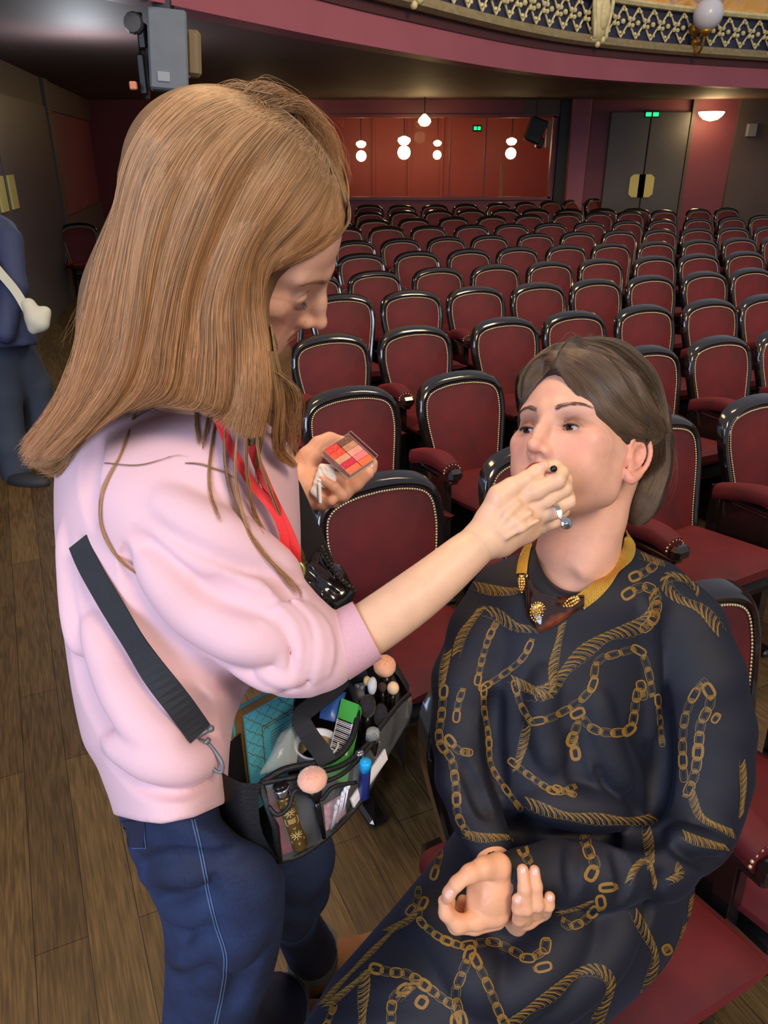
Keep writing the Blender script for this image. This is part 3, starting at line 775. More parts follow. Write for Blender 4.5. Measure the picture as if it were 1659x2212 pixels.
# ================================================================== PEOPLE: shared helpers
def norm(v): v = np.asarray(v, float); return v / (np.linalg.norm(v) + 1e-12)
class Head:
    """frame of a head: local x = own right, y = forward, z = up (metres)"""
    def __init__(s, c, M, k=1.0): s.c = np.array(c, float); s.M = np.array(M, float); s.k = k
    def L(s, x, y, z): return s.c + s.k * (np.array([x, y, z]) @ s.M)
    def inv(s, V): return (V - s.c) @ s.M.T / s.k
def sculpt_head(F, H, eye_open=.5, mouth_open=0.0, look=(0, 0), wide=1.0, sock=0.0):
    k = H.k; L = H.L; M = H.M
    def E(x, y, z, rx, ry, rz, kk=.012, mode='add', R=None): F.ell(L(x, y, z), (rx * k, ry * k, rz * k), M if R is None else R, kk, mode)
    def C(a, b, ra, rb, kk=.008, mode='add'): F.cone(L(*a), L(*b), ra * k, rb * k, kk, mode)
    E(0, -.014, .036, .076, .096, .090, .01)
    E(0, .028, .030, .066, .064, .074, .02)
    E(0, .020, -.020, .060 * wide, .066, .080, .02)
    for s in (-1, 1):
        C((s * .046, .006, -.064), (s * .010, .068, -.098), .015, .015, .03)
        C((s * .055, .004, -.015), (s * .047, .004, -.060), .018, .015, .024)
        E(s * .035, .060, -.030, .022, .019, .028, .026); E(s * .043, .038, -.050, .018, .026, .026, .028)                    # cheek
        E(s * .026, .070, -.062, .016, .014, .02, .02)
        C((s * .010, .088, .026), (s * .046, .070, .030), .0075, .006, .012)  # brow ridge
        E(s * .055, .042, -.010, .013, .03, .014, .02)                      # cheekbone
    E(0, .0835, -.064, .022, .014, .022, .014)                                # muzzle
    E(0, .078, -.100, .017, .014, .013, .016)                                # chin
    for s in (-1, 1): E(s * .0325, .098 + sock, .004, .0155, .013, .011, .012, 'sub')
    # nose
    C((0, .076, .016), (0, .084, -.034), .0085, .0145, .012); C((0, .088, .000), (0, .096, -.033), .0050, .0105, .008)
    for s in (-1, 1): E(s * .019, .074, -.026, .013, .014, .020, .014)
    C((0, .0880, .020), (0, .1030, -.012), .0048, .0056, .016)
    C((0, .1020, -.010), (0, .1135, -.031), .0056, .0070, .010)
    E(0, .1130, -.0345, .0078, .0088, .0072, .007)
    for s in (-1, 1):
        E(s * .0112, .0985, -.0380, .0050, .0090, .0060, .009)
        E(s * .0056, .105, -.0440, .0026, .0050, .003, .003, 'sub')
    C((0, .094, -.044), (0, .096, -.054), .003, .0034, .006)
    # lids: shell over the eyeball with an opening
    for s in (-1, 1):
        c = L(s * .0315, .0735, .003); r = .0135 * k
        E(s * .0315, .0735, .003, .0137, .0137, .0137, .004)
        if eye_open > 0:
            h = .0052 * eye_open
            zc = -.0018 + (.0 if eye_open > .6 else -.0022)
            for t in np.linspace(-1, 1, 9):
                x = s * .0315 + t * .0098; hh = h * math.sqrt(max(.05, 1 - (t * .95) ** 2))
                C((x, .0845 - .004 * abs(t) ** 2 * 1.2, zc - .0012 * t * t), (x, .095, zc - .0012 * t * t), hh, hh, .0012, 'sub')
        # lid crease and lower lid
        for a, b in zip(np.linspace(-1, .8, 8)[:-1], np.linspace(-1, .8, 8)[1:]):
            f = lambda t: (s * .0315 + t * .0135, .0745 + .0125 * math.sqrt(max(0, 1 - t * t * .9)) - .001, .0105 - .0055 * t * t)
            C(f(a), f(b), .0012, .0012, .003, 'sub')
    # lips
    mo = mouth_open
    def arc(z, y, w, dz, n=9, bow=0): return [(t * w, y - .013 * t * t * (1.2 if w > .02 else 1), z + dz * t * t + bow * (abs(t) < .2) * -.0012) for t in np.linspace(-1, 1, n)]
    up = arc(-.0550, .0965, .0225, -.0035, bow=1); lo = arc(-.0655 - mo, .0952, .019, .0035)
    for A, rr in ((up, .0040), (lo, .0050)):
        for i, (a, b) in enumerate(zip(A[:-1], A[1:])):
            ta, tb = abs(-1 + 2 * i / 8), abs(-1 + 2 * (i + 1) / 8)
            C(a, b, rr * (1 - .62 * ta ** 2), rr * (1 - .62 * tb ** 2), .003)
    sl = arc(-.0602 - mo * .5, .1022, .021, -.0005)
    for a, b in zip(sl[:-1], sl[1:]): C(a, b, .0011 + mo * .3, .0011 + mo * .3, .0015, 'sub')
    E(0, .094, -.0775 - mo, .011, .005, .004, .008, 'sub')
def ear(F, H, s, dz=0.0):
    k = H.k; P = lambda x, y, z: H.L(s * x, y, z + dz)
    # disc, rim, inner fold, hollow, lobe, tragus
    F.ell(P(.078, -.014, -.004), (.006 * k, .017 * k, .027 * k), H.M, .004)
    rim = [(.075, .002, .004), (.079, .002, .018), (.084, -.010, .028), (.088, -.024, .026), (.090, -.033, .012), (.088, -.032, -.006), (.083, -.024, -.022), (.079, -.014, -.032), (.077, -.006, -.034), (.075, .0, -.026)]
    R = spl(rim, 26); rr = [.0032] * 17 + [.0042, .005, .0055, .006, .006, .0055, .005, .004, .004]
    F.chain([(P(*p), r * k) for p, r in zip(R, rr)], .003)
    F.chain([(P(*p), .0026 * k) for p in spl([(.081, -.004, .014), (.085, -.018, .016), (.086, -.024, .004), (.083, -.018, -.012), (.080, -.01, -.018)], 12)], .003)
    F.ell(P(.085, -.010, -.002), (.007 * k, .0085 * k, .011 * k), H.M, .003, 'sub')
    F.ell(P(.0775, .001, -.006), (.004 * k, .004 * k, .006 * k), H.M, .003)
def skin_colors(V, H, base, lip=None, lipamt=0, cheek=None, lids=None, brow=None, freckle=0, rest=None):
    C = np.tile(np.array(base[:3]), (len(V), 1)); q = H.inv(V); x, y, z = q.T; ax = abs(x)
    near = (np.abs(q).max(1) < .2)
    def blend(w, c):
        w = np.clip(w, 0, 1) * near; C[:] = C * (1 - w[:, None]) + np.array(c[:3])[None] * w[:, None]
    g = lambda cx, cy, cz, rx, ry, rz: np.exp(-(((ax - cx) / rx) ** 2 + ((y - cy) / ry) ** 2 + ((z - cz) / rz) ** 2))
    red = np.array(base[:3]) * [1.05, .72, .68]
    blend(g(.042, .065, -.025, .022, .03, .02) * .55, cheek if cheek is not None else red)
    blend(g(0, .112, -.035, .012, .012, .012) * .45, red); blend((ax > .072) * .55 * (y < .01), red)
    blend(g(.0315, .088, -.006, .02, .02, .006) * .3, np.array(base[:3]) * [.8, .66, .62])
    if lids is not None:
        blend(g(.0340, .080, .0095, .020, .03, .0105) * 1.0, lids); blend(g(.0320, .084, -.0065, .013, .02, .0030) * .45, lids)
        blend(g(.0335, .086, .0015, .0135, .012, .0022) * .9, np.array([.02, .012, .01]))
    if lip is not None:
        t = ax / .0235; zt = -.0602 - .002 * t * t; hh = .0088 * np.sqrt(np.clip(1 - t * t, 0, 1))
        w = np.clip((hh - abs(z - zt - .0008)) / .0016, 0, 1) * (y > .072) * (ax < .0235)
        blend(w * lipamt, lip); blend(w * (abs(z - zt) < .0018) * .6, np.array(lip[:3]) * .3)
    if brow is not None:
        t = (ax - .014) / .036; zc = .0215 + .009 * np.sin(np.clip(t, 0, 1) * 2.3); hh = .0042 * (1 - .65 * np.clip(t, 0, 1))
        w = np.clip((hh - abs(z - zc)) / .002, 0, 1) * (t > -.02) * (t < 1.0) * (y > .02); blend(w * .45, brow)
    if freckle:
        h = np.sin(q * 900).sum(1) + np.sin(q[:, [1, 2, 0]] * 1333 + 1).sum(1)
        blend((h > 3.4) * freckle, np.array(base[:3]) * [.72, .55, .45])
    return C
def eyeballs(H, parent, look, sides=(-1, 1), iris=(60, 42, 30)):
    for s in sides:
        c = c2w(H.L(s * .0315, .0735, .003)); r = .0121 * H.k
        d = norm(np.array([look[0], 1, look[1]]) @ H.M); dw = d @ CW
        z = dw; x = norm(np.cross([0, 0, 1.0], z)); yv = np.cross(z, x); Mx = np.array([x, yv, z]).T
        q = MB(); q.mi = 0
        prof = [(math.sin(a), -math.cos(a)) for a in np.linspace(0, math.pi, 25)]
        v = []; f = []; n = 28
        for a, zz in prof:
            for kk in range(n): t = 2 * math.pi * kk / n; v.append(Mx @ np.array([(a + 1e-4) * math.cos(t), (a + 1e-4) * math.sin(t), zz]) * r + c)
        mi = []
        for i in range(24):
            ang = math.pi - (i + .5) * math.pi / 24
            for kk in range(n): f.append((i * n + kk, i * n + (kk + 1) % n, (i + 1) * n + (kk + 1) % n, (i + 1) * n + kk)); mi.append(2 if ang < .24 else 1 if ang < .52 else 0)
        me = pymesh('eye', v, f, True, mi); link('eye', me, [mat('eye_white', rgb(186, 172, 164), .2), mat('iris%d' % iris[0], rgb(*iris), .1), mat('pupil', rgb(6, 6, 6), .08)], parent)
def lashes(H, parent, s, length, m, zc=-.004, spread=.010, drop=-.4, n=46, upper=True):
    P = []
    for i in range(n):
        t = -1 + 2 * i / (n - 1) + random.uniform(-.03, .03); x = s * .0315 + t * spread * 1.1
        y = .0735 + .0135 * math.sqrt(max(.02, 1 - (t * .8) ** 2)); a = np.array([x, y, zc - .0015 * t * t])
        d = np.array([t * .45 + s * .25, .9, drop + .12 * random.random()]); d = d / np.linalg.norm(d); l = length * (1 - .35 * t * t) * random.uniform(.75, 1.1)
        pts = [a + d * l * u + np.array([0, 0, .45 * l * u * u]) for u in np.linspace(0, 1, 6)]
        P.append([c2w(H.L(*p)) for p in pts])
    return hair_obj('eyelashes', np.array(P), .00028, m, parent)
def brows(H, parent, s, m, n=170):
    P = []
    for i in range(n):
        t = random.random(); x = .013 + .038 * t; z = .0215 + .009 * math.sin(t * 2.3) + random.uniform(-.0035, .0035) * (1 - .6 * t)
        y = .1 - .0 * t; base = np.array([s * x, .0, z])
        y = .093 - .55 * max(0, x - .012) ** 1.0 * (.25 + x * 9)
        a = np.array([s * x, y, z]); d = norm([s * (.6 + t * .5), -.25 - .5 * t, .35 - .75 * t])
        P.append([a + d * .0065 * u for u in np.linspace(0, 1, 5)])
    return P
def surf_brows(T, H, parent, s, m, n=150, rad=.00013):
    """short brow hairs laid on the real surface: T is a BVH in camera frame"""
    S = []
    for a in brows(H, parent, s, m, n):
        st = []
        for p in a:
            o = H.L(p[0], .14, p[2]); d = -(np.array([0, 1, 0]) @ H.M)
            r = T.ray_cast(Vector(o.tolist()), Vector(d.tolist()))
            if r[0] is None: break
            st.append(c2w(np.array(r[0]) - d * .0006 * (1 + len(st) * .25)))
        if len(st) == 5: S.append(st)
    if S: hair_obj('eyebrow', np.array(S), rad, m, parent)
def hair_material(name, root, tip, rough=.34, var=.35):
    m = bpy.data.materials.new(name); m.use_nodes = True; nt = m.node_tree; L = nt.links; b = nt.nodes['Principled BSDF']
    hi = nt.nodes.new('ShaderNodeHairInfo'); cr = nt.nodes.new('ShaderNodeValToRGB'); L.new(hi.outputs['Intercept'], cr.inputs[0])
    cr.color_ramp.elements[0].color = root; cr.color_ramp.elements[0].position = .1; cr.color_ramp.elements[1].color = tip; cr.color_ramp.elements[1].position = .85
    mp = nt.nodes.new('ShaderNodeMapRange'); mp.inputs['To Min'].default_value = 1 - var; mp.inputs['To Max'].default_value = 1 + var; L.new(hi.outputs['Random'], mp.inputs['Value'])
    vs = nt.nodes.new('ShaderNodeVectorMath'); vs.operation = 'SCALE'; L.new(cr.outputs[0], vs.inputs[0]); L.new(mp.outputs[0], vs.inputs['Scale'])
    L.new(vs.outputs[0], b.inputs['Base Color']); b.inputs['Roughness'].default_value = rough; b.inputs['Anisotropic'].default_value = .7
    b.inputs['Specular IOR Level'].default_value = .6
    return m
def strands(T, sheets, spread=1.0, K=26, defd=.9, lift=.002, hang=.02):
    """sheets: (guides [[(px,py)..]..], count, noise px, depth jitter m, length jitter). Hair runs over surface T (camera frame)."""
    out = []
    for guides, cnt, noise, dj, lj in sheets:
        G = []
        for g in guides:
            G.append(spl([p[:2] for p in g], K))
        G = np.array(G); ng = len(G)
        for _ in range(cnt):
            u = random.random() * (ng - 1) if ng > 1 else 0; i = min(int(u), ng - 2) if ng > 1 else 0; w = u - i
            # clumps
            cl = round(u * 7) / 7; u2 = u + (cl - u) * .55; i2 = min(max(int(u2), 0), max(ng - 2, 0)); w2 = u2 - i2
            base = G[i] * (1 - w) + G[i + 1] * w if ng > 1 else G[0]
            base2 = G[i2] * (1 - w2) + G[i2 + 1] * w2 if ng > 1 else G[0]
            t = np.linspace(0, 1, K)[:, None]; c = base * (1 - t) + base2 * t
            ph = random.random() * 6.28; fr = random.uniform(.6, 2.2); am = noise * (0.25 + t[:, 0])
            off = np.array([random.gauss(0, 1), random.gauss(0, 1)]) * noise * .6
            c = c + off * (.3 + t * .9) + np.stack([np.sin(ph + fr * 6.28 * t[:, 0]) * am * .5, np.cos(ph * 1.7 + fr * 5 * t[:, 0]) * am * .3], 1)
            ln = 1 - lj * random.random() ** 2; n = K
            c = np.stack([np.interp(np.linspace(0, ln, n), t[:, 0], c[:, a]) for a in (0, 1)], 1)
            dep = []; last = None; jit = random.random() ** 1.5 * dj
            for p in c:
                r = hit(T, p[0], p[1])
                dep.append(r[0][2] if r else None)
            if all(v is None for v in dep): continue
            # fill misses from neighbours
            idx = [k for k, v in enumerate(dep) if v is not None]; dd = np.interp(np.arange(n), idx, [dep[k] for k in idx])
            for k_ in range(1, n): dd[k_] = min(dd[k_], dd[k_ - 1] + hang)
            dd = np.convolve(np.pad(dd, 2, 'edge'), np.ones(5) / 5, 'valid') - lift + jit - dj * .6
            out.append(np.array([Pc(p[0], p[1], d) for p, d in zip(c, dd)]))
    return c2w(np.array(out).reshape(-1, 3)).reshape(len(out), K, 3)
def folds(F, T, lst, mode='add'):
    """lst: (path px, radius m, height m, k)"""
    for path, r, h, k in lst:
        pts = spl(path, max(8, len(path) * 6)); ch = []; n = len(pts)
        for i, p in enumerate(pts):
            q = hit(T, p[0], p[1])
            if q is None: continue
            t = i / (n - 1); e = math.sin(math.pi * min(1, max(0, t))) ** .5; hh = h * e
            rr = r * (.45 + .55 * e)
            pos, nn = q
            ch.append((pos - nn * (rr - hh), rr) if mode == 'add' else (pos + nn * (rr - hh), rr))
        if len(ch) > 1: F.chain(ch, k, mode)
def surf_ribbon(q, T, path, wpx, off=.0008, n=None, step=4.0):
    """flat printed stroke lying on surface T, path and width in px"""
    p = np.array(path, float); L = np.concatenate([[0], np.cumsum(np.linalg.norm(np.diff(p, axis=0), axis=1))])
    m = n or max(2, int(L[-1] / step) + 1); s = np.linspace(0, L[-1], m); p = np.stack([np.interp(s, L, p[:, i]) for i in (0, 1)], 1)
    t = np.gradient(p, axis=0); t /= np.linalg.norm(t, axis=1)[:, None] + 1e-9; nn = np.stack([-t[:, 1], t[:, 0]], 1)
    A = []; 
    for a, b in zip(p, nn):
        ha = hit(T, *(a - b * wpx / 2)); hb = hit(T, *(a + b * wpx / 2))
        if ha is None or hb is None or abs(ha[0][2] - hb[0][2]) > .03:
            if len(A) > 1: q.grid([[c2w(x[0]) for x in A], [c2w(x[1]) for x in A]])
            A = []; continue
        A.append((ha[0] + ha[1] * off, hb[0] + hb[1] * off))
        if len(A) > 1 and abs(A[-1][0][2] - A[-2][0][2]) > .03:
            last = A.pop(); 
            if len(A) > 1: q.grid([[c2w(x[0]) for x in A], [c2w(x[1]) for x in A]])
            A = [last]
    if len(A) > 1: q.grid([[c2w(x[0]) for x in A], [c2w(x[1]) for x in A]])
SKIN = mat('skin', rgb(220, 170, 145), .45, attr='col', var=.05, vscale=60, bump=.10, bscale=500, sss=.12, spec=.4)
def coarse(pts, h=.012, k=.03):
    """simple hidden body below clothes, camera frame; pts list of chains [(vec,r)..]"""
    A = np.array([p[0] for c in pts for p in c]); r = max(p[1] for c in pts for p in c) + .03
    F = Field(A.min(0) - r, A.max(0) + r, h)
    for c in pts: F.chain(c, k)
    return F.mesh(1)
# ================================================================== SEATED WOMAN
t1 = time.time()
_M = np.array([[-0.7536, 0.012, 0.6572], [-0.6083, 0.3663, -0.7042], [0.2491, 0.9304, 0.2688]]); _a = math.radians(7)
_ey = _M[1] * math.cos(_a) - _M[2] * math.sin(_a); _ez = _M[2] * math.cos(_a) + _M[1] * math.sin(_a)      # chin a little lower
HS = Head((0.2676, 0.0885, 1.0648), [_M[0], _ey, _ez])
SW = empty('person', (.33, .62, 0), label='seated woman in a navy gold chain print dress and gold collar being made up', cat='person')
FH = Field((.10, -.20, .88), (.44, .26, 1.26), .0016)
sculpt_head(FH, HS, eye_open=.62, mouth_open=.0012)
ear(FH, HS, -1, -.010); ear(FH, HS, 1, -.010)
# neck and upper chest
FH.pch([(1290, 1040, 1.11, 72), (1262, 1130, 1.11, 72), (1245, 1200, 1.115, 76), (1235, 1260, 1.14, 95)], .03)
FH.pch([(1335, 1030, 1.11, 30), (1310, 1120, 1.085, 16), (1258, 1232, 1.063, 10)], .03)
FH.ell(Pc(1235, 1300, 1.15), (.12, .055, .065), None, .04)
FH.ell(Pc(1225, 1258, 1.055), (.012, .012, .008), None, .015, 'sub')
V, Q = FH.mesh(1); TFace = bvh(V, Q)
# hands ------------------------------------------------------
FA = Field(Pc(930, 2030, 1.02) - [0, 0, .16], Pc(1215, 1800, .92) + [.02, .01, .14], .0012)
# forearm stub and fist of the near hand (palm towards the lens)
D0 = .93
FA.pch([(1150, 1895, .985, 42), (1090, 1905, .965, 42), (1062, 1915, .955, 44)], .012)
FA.pch([(1075, 1890, .95, 34), (1058, 1925, .95, 42), (1066, 1960, .952, 38)], .012)
FA.pch([(1045, 1945, .945, 30), (1030, 1975, .95, 28)], .012)
FA.pch([(1075, 1872, .938, 30), (1045, 1875, .925, 22), (1016, 1888, .915, 19), (990, 1912, .912, 18.5), (973, 1931, .914, 15.5), (968, 1938, .916, 13)], .007)   # thumb
FA.pch([(1070, 1975, .945, 24), (1030, 1988, .935, 20), (990, 1996, .928, 18), (965, 1972, .926, 16), (959, 1946, .925, 13)], .006)  # index
FA.pch([(1072, 1985, .962, 22), (1025, 1998, .957, 20), (985, 2000, .955, 17), (966, 1975, .952, 15), (972, 1945, .95, 12)], .004)
FA.pch([(1074, 1975, .98, 22), (1035, 1990, .98, 19), (1005, 1990, .978, 16), (992, 1965, .975, 13), (1000, 1945, .97, 12)], .004)
FA.ell(Pc(1012, 1945, .915), (.014, .019, .028), None, .012, 'sub')
FA.pch([(1045, 1915, .925, 4), (1052, 1935, .922, 3), (1042, 1950, .922, 3)], .004, 'sub')
# thumb nail bed
V1, Q1 = FA.mesh(1); TH1 = bvh(V1, Q1)
FB = Field(Pc(1085, 2035, 1.05) - [.01, .01, .18], Pc(1215, 1800, .98) + [.03, .01, .13], .0012)
for ch in ([(1118, 2005, .975, 15), (1121, 1985, .935, 13.5), (1120, 1962, .92, 13.5), (1118, 1943, .915, 12.5)],
           [(1136, 1985, .945, 15), (1137, 1962, .92, 14.5), (1133, 1920, .915, 14), (1129, 1879, .92, 12.5)],
           [(1160, 1975, .945, 14), (1161, 1955, .922, 13.5), (1158, 1915, .92, 13), (1154, 1881, .925, 12)],
           [(1178, 1972, .955, 13), (1184, 1955, .93, 13), (1187, 1938, .926, 12)]):
    FB.pch(ch, .004)
FB.pch([(1112, 1998, .985, 18), (1140, 1985, .96, 18), (1175, 1976, .965, 12)], .008)
FB.pch([(1112, 2000, 1.0, 18), (1085, 1960, 1.03, 26), (1070, 1900, 1.035, 28)], .01)
V2, Q2 = FB.mesh(1); TH2 = bvh(V2, Q2)
# wrist of that hand under the other sleeve
FC = Field(Pc(990, 1990, 1.12) - [0, 0, .12], Pc(1150, 1790, .9) + [.03, .01, .16], .0016)
FC.pch([(1056, 1805, 1.045, 22), (1062, 1846, 1.02, 34), (1072, 1880, 1.03, 38), (1085, 1940, 1.035, 34)], .01)
V3, Q3 = FC.mesh(1)
# hidden body: torso, thighs, shins, feet, arms
hipL, hipR = Pc(1330, 1880, 1.22), Pc(1130, 1870, 1.22)
def wl(p): return w2c(np.array(p, float))
kneeL, kneeR = wl((.05, .62, .52)), wl((-.02, .68, .52))
footL, footR = wl((.03, .54, .08)), wl((-.05, .62, .08))
Vb, Qb = coarse([[(Pc(1235, 1350, 1.19), .07), (Pc(1240, 1600, 1.20), .085), (Pc(1235, 1850, 1.24), .09)],
                 [(hipL, .06), (kneeL, .045), (footL, .04), (footL + wl((-.05, -.15, .04)) - wl((0, 0, .08)), .035)],
                 [(hipR, .06), (kneeR, .045), (footR, .04), (footR + wl((-.05, -.15, .04)) - wl((0, 0, .08)), .035)],
                 [(Pc(1400, 1350, 1.17), .035), (Pc(1510, 1770, 1.14), .025), (Pc(1450, 1865, 1.08), .022), (Pc(1300, 1890, 1.02), .02), (Pc(1150, 1895, .99), .022)],
                 [(Pc(1080, 1350, 1.17), .03), (Pc(1005, 1640, 1.10), .024), (Pc(1056, 1800, 1.045), .02)]])
n1 = len(V); VV, QQ = joinVQ([(V, Q), (V1, Q1), (V2, Q2), (V3, Q3), (Vb, Qb)])
base = rgb(218, 166, 142)
C = skin_colors(VV, HS, base, lip=rgb(168, 28, 36), lipamt=.95, cheek=rgb(222, 140, 124), lids=rgb(124, 80, 62), brow=rgb(92, 66, 50))
C[n1:] = np.array(rgb(224, 168, 132)[:3])
me = npmesh('body', c2w(VV), QQ); setcol(me, C); link('body', me, SKIN, SW)
eyeballs(HS, SW, (.12, -.30))
M_LASH = hair_material('lash_hair', rgb(16, 12, 10), rgb(16, 12, 10), .4, .2)
for s in (-1, 1):
    lashes(HS, SW, s, .0052, M_LASH, zc=.0012, drop=-.35, n=42)
M_BROWH = hair_material('brow_hair', rgb(70, 50, 38), rgb(80, 58, 44), .5, .3)
for s in (-1, 1): surf_brows(TFace, HS, SW, s, M_BROWH)
# nails on visible fingers
def nail(par, T, px, py, rx, ry, ang=0, off=.0006):
    q = MB()
    G = []
    for r in np.linspace(0, 1, 5):
        ring = []
        for a in np.linspace(0, 2 * math.pi, 17):
            ca, sa = math.cos(a), math.sin(a); x = rx * r * math.copysign(abs(ca) ** .75, ca); y = ry * r * math.copysign(abs(sa) ** .75, sa)
            X = px + x * math.cos(ang) - y * math.sin(ang); Y = py + x * math.sin(ang) + y * math.cos(ang); h = hit(T, X, Y)
            if h is None: return
            ring.append(c2w(h[0] + h[1] * (off * (1 if r < .9 else -.4))))
        G.append(ring)
    q.grid(G); q.build('finger_nail', M_NAILP, par, smooth=True)
M_NAILP = mat('finger_nail', rgb(236, 184, 170), .22, coat=.4)
nail(SW, TH1, 969, 1932, 9, 12, .6)
for px, py in ((1119, 1944), (1130, 1880), (1156, 1883), (1188, 1940)): nail(SW, TH2, px, py, 7.5, 10)

# dress ------------------------------------------------------
FD = Field((-.22, -.95, .80), (.60, .0, 1.38), .0036)
FD.loft([(1150, 1215, 1300, 1.16, .05), (1195, 1120, 1395, 1.16, .075), (1230, 1050, 1450, 1.16, .095), (1300, 1010, 1500, 1.16, .115), (1400, 1010, 1470, 1.17, .125), (1500, 1010, 1450, 1.17, .13),
         (1600, 1015, 1440, 1.17, .13), (1700, 1020, 1430, 1.17, .14), (1770, 1030, 1440, 1.18, .14), (1810, 1050, 1440, 1.2, .12)], .02, ex=2.2)
FD.pch([(1085, 1290, 1.14, 62), (1045, 1370, 1.13, 72), (1010, 1470, 1.12, 72), (997, 1580, 1.10, 62), (1000, 1680, 1.08, 54), (1025, 1760, 1.06, 46), (1050, 1808, 1.04, 44), (1058, 1832, 1.03, 43)], .02)
FD.pch([(1420, 1290, 1.15, 72), (1470, 1360, 1.14, 88), (1500, 1460, 1.13, 98), (1520, 1570, 1.13, 98), (1520, 1670, 1.12, 92), (1500, 1750, 1.11, 88), (1490, 1805, 1.09, 72)], .025)
FD.pch([(1500, 1790, 1.10, 72), (1420, 1860, 1.05, 76), (1300, 1880, 1.01, 74), (1200, 1886, .985, 62), (1130, 1895, .968, 52), (1096, 1900, .958, 48)], .02)
# skirt over the thighs
FD.loft([(1790, 985, 1440, 1.21, .13), (1840, 950, 1480, 1.21, .16), (1900, 900, 1500, 1.2, .17), (1960, 850, 1496, 1.18, .17), (2040, 780, 1466, 1.16, .17), (2110, 720, 1420, 1.14, .17), (2170, 682, 1360, 1.13, .17), (2240, 640, 1280, 1.11, .16), (2330, 600, 1170, 1.1, .14), (2450, 590, 1090, 1.08, .11)], .02, ex=2.3)
# neckline and cuff openings
NC = Pc(1232, 1150, 1.10)
FD.pch([(1290, 1080, 1.12, 80), (1250, 1190, 1.09, 88), (1232, 1225, 1.04, 62)], .004, 'sub')
FD.pch([(1060, 1810, 1.035, 28), (1062, 1850, 1.03, 30)], .003, 'sub')
FD.pch([(1120, 1898, .965, 38), (1070, 1905, .95, 41)], .003, 'sub')
Vd, Qd = FD.mesh(0); Td = bvh(Vd, Qd)
folds(FD, Td, [([(1110, 1790), (1200, 1770), (1300, 1790), (1360, 1800), (1440, 1790)], .022, .012, .02),
               ([(1418, 1470), (1430, 1600), (1425, 1700), (1410, 1770)], .012, .012, .012),
               ([(1300, 1660), (1340, 1710), (1390, 1765)], .012, .004, .014), ([(1365, 1560), (1400, 1640), (1412, 1720)], .01, .005, .014),
               ([(1500, 1790), (1540, 1830), (1570, 1850)], .01, .007, .01), ([(1450, 1830), (1520, 1860), (1560, 1875)], .009, .006, .01),
               ([(1070, 1500), (1060, 1600), (1080, 1700)], .01, .006, .012), ([(1000, 1650), (1030, 1720), (1050, 1760)], .008, .005, .01),
               ([(1230, 1600), (1260, 1700), (1330, 1760)], .012, .005, .014), ([(1240, 1820), (1235, 1870), (1240, 1940)], .008, .004, .01),
               ([(1330, 1840), (1350, 1900), (1340, 1950)], .008, .004, .01), ([(1430, 1890), (1400, 1960), (1390, 2000)], .01, .005, .012)], 'sub')
folds(FD, Td, [([(1150, 1740), (1250, 1755), (1340, 1768)], .02, .01, .02), ([(1395, 1300), (1405, 1400), (1408, 1500), (1405, 1600)], .012, .006, .012),
               ([(1460, 1800), (1500, 1815), (1560, 1830)], .012, .007, .012), ([(1180, 1450), (1170, 1550), (1190, 1650)], .014, .004, .018),
               ([(1290, 1500), (1310, 1600), (1350, 1700)], .014, .005, .018), ([(900, 1960), (1000, 2060), (1050, 2150)], .02, .006, .03),
               ([(1360, 1980), (1300, 2080), (1200, 2190)], .02, .007, .03), ([(1240, 2000), (1180, 2080), (1100, 2170)], .02, .005, .03)], 'add')
Vd, Qd = FD.mesh(2); Td = bvh(Vd, Qd)
M_NAVY = mat('navy_crepe', rgb(12, 16, 31), .62, bump=.25, bscale=1400, var=.1, vscale=12, sheen=.12, sheencol=rgb(90, 110, 160))
M_GOLDP = mat('gold_print', rgb(132, 98, 40), .6); M_OLIVE = mat('olive_print', rgb(78, 68, 42), .6)
gq = MB()
def rope(path, w=22, step=13):
    p = np.array(spl(path, 60)); L = np.concatenate([[0], np.cumsum(np.linalg.norm(np.diff(p, axis=0), axis=1))]); s = 0; i = 0
    while s < L[-1] - step:
        c = np.array([np.interp(s, L, p[:, k]) for k in (0, 1)]); e = np.array([np.interp(s + step * 1.7, L, p[:, k]) for k in (0, 1)]); t = norm(e - c); n = np.array([-t[1], t[0]]); ww = w * (1 + .25 * math.sin(s * .05))
        for a, off, wd in ((0, 0, 2.6), (.34, 4.2, 1.7)):
            gq.mi = 1 if (i + (a == 0)) % 3 else 2
            arc = [c + t * (off + step * 1.9 * (u + .22 * math.sin(math.pi * u))) - n * ww * .5 * math.cos(math.pi * u) * (.75 + .25 * math.cos(2 * math.pi * u)) for u in np.linspace(0, 1, 8)]
            surf_ribbon(gq, Td, arc, wd, off=.0006, n=7)
        gq.mi = 2
        for sg in (-1, 1): surf_ribbon(gq, Td, [c + t * step * u + n * sg * ww * (.44 + .12 * math.sin(math.pi * u)) for u in np.linspace(0, 1.05, 6)], 1.3, off=.0007, n=5)
        s += step; i += 1
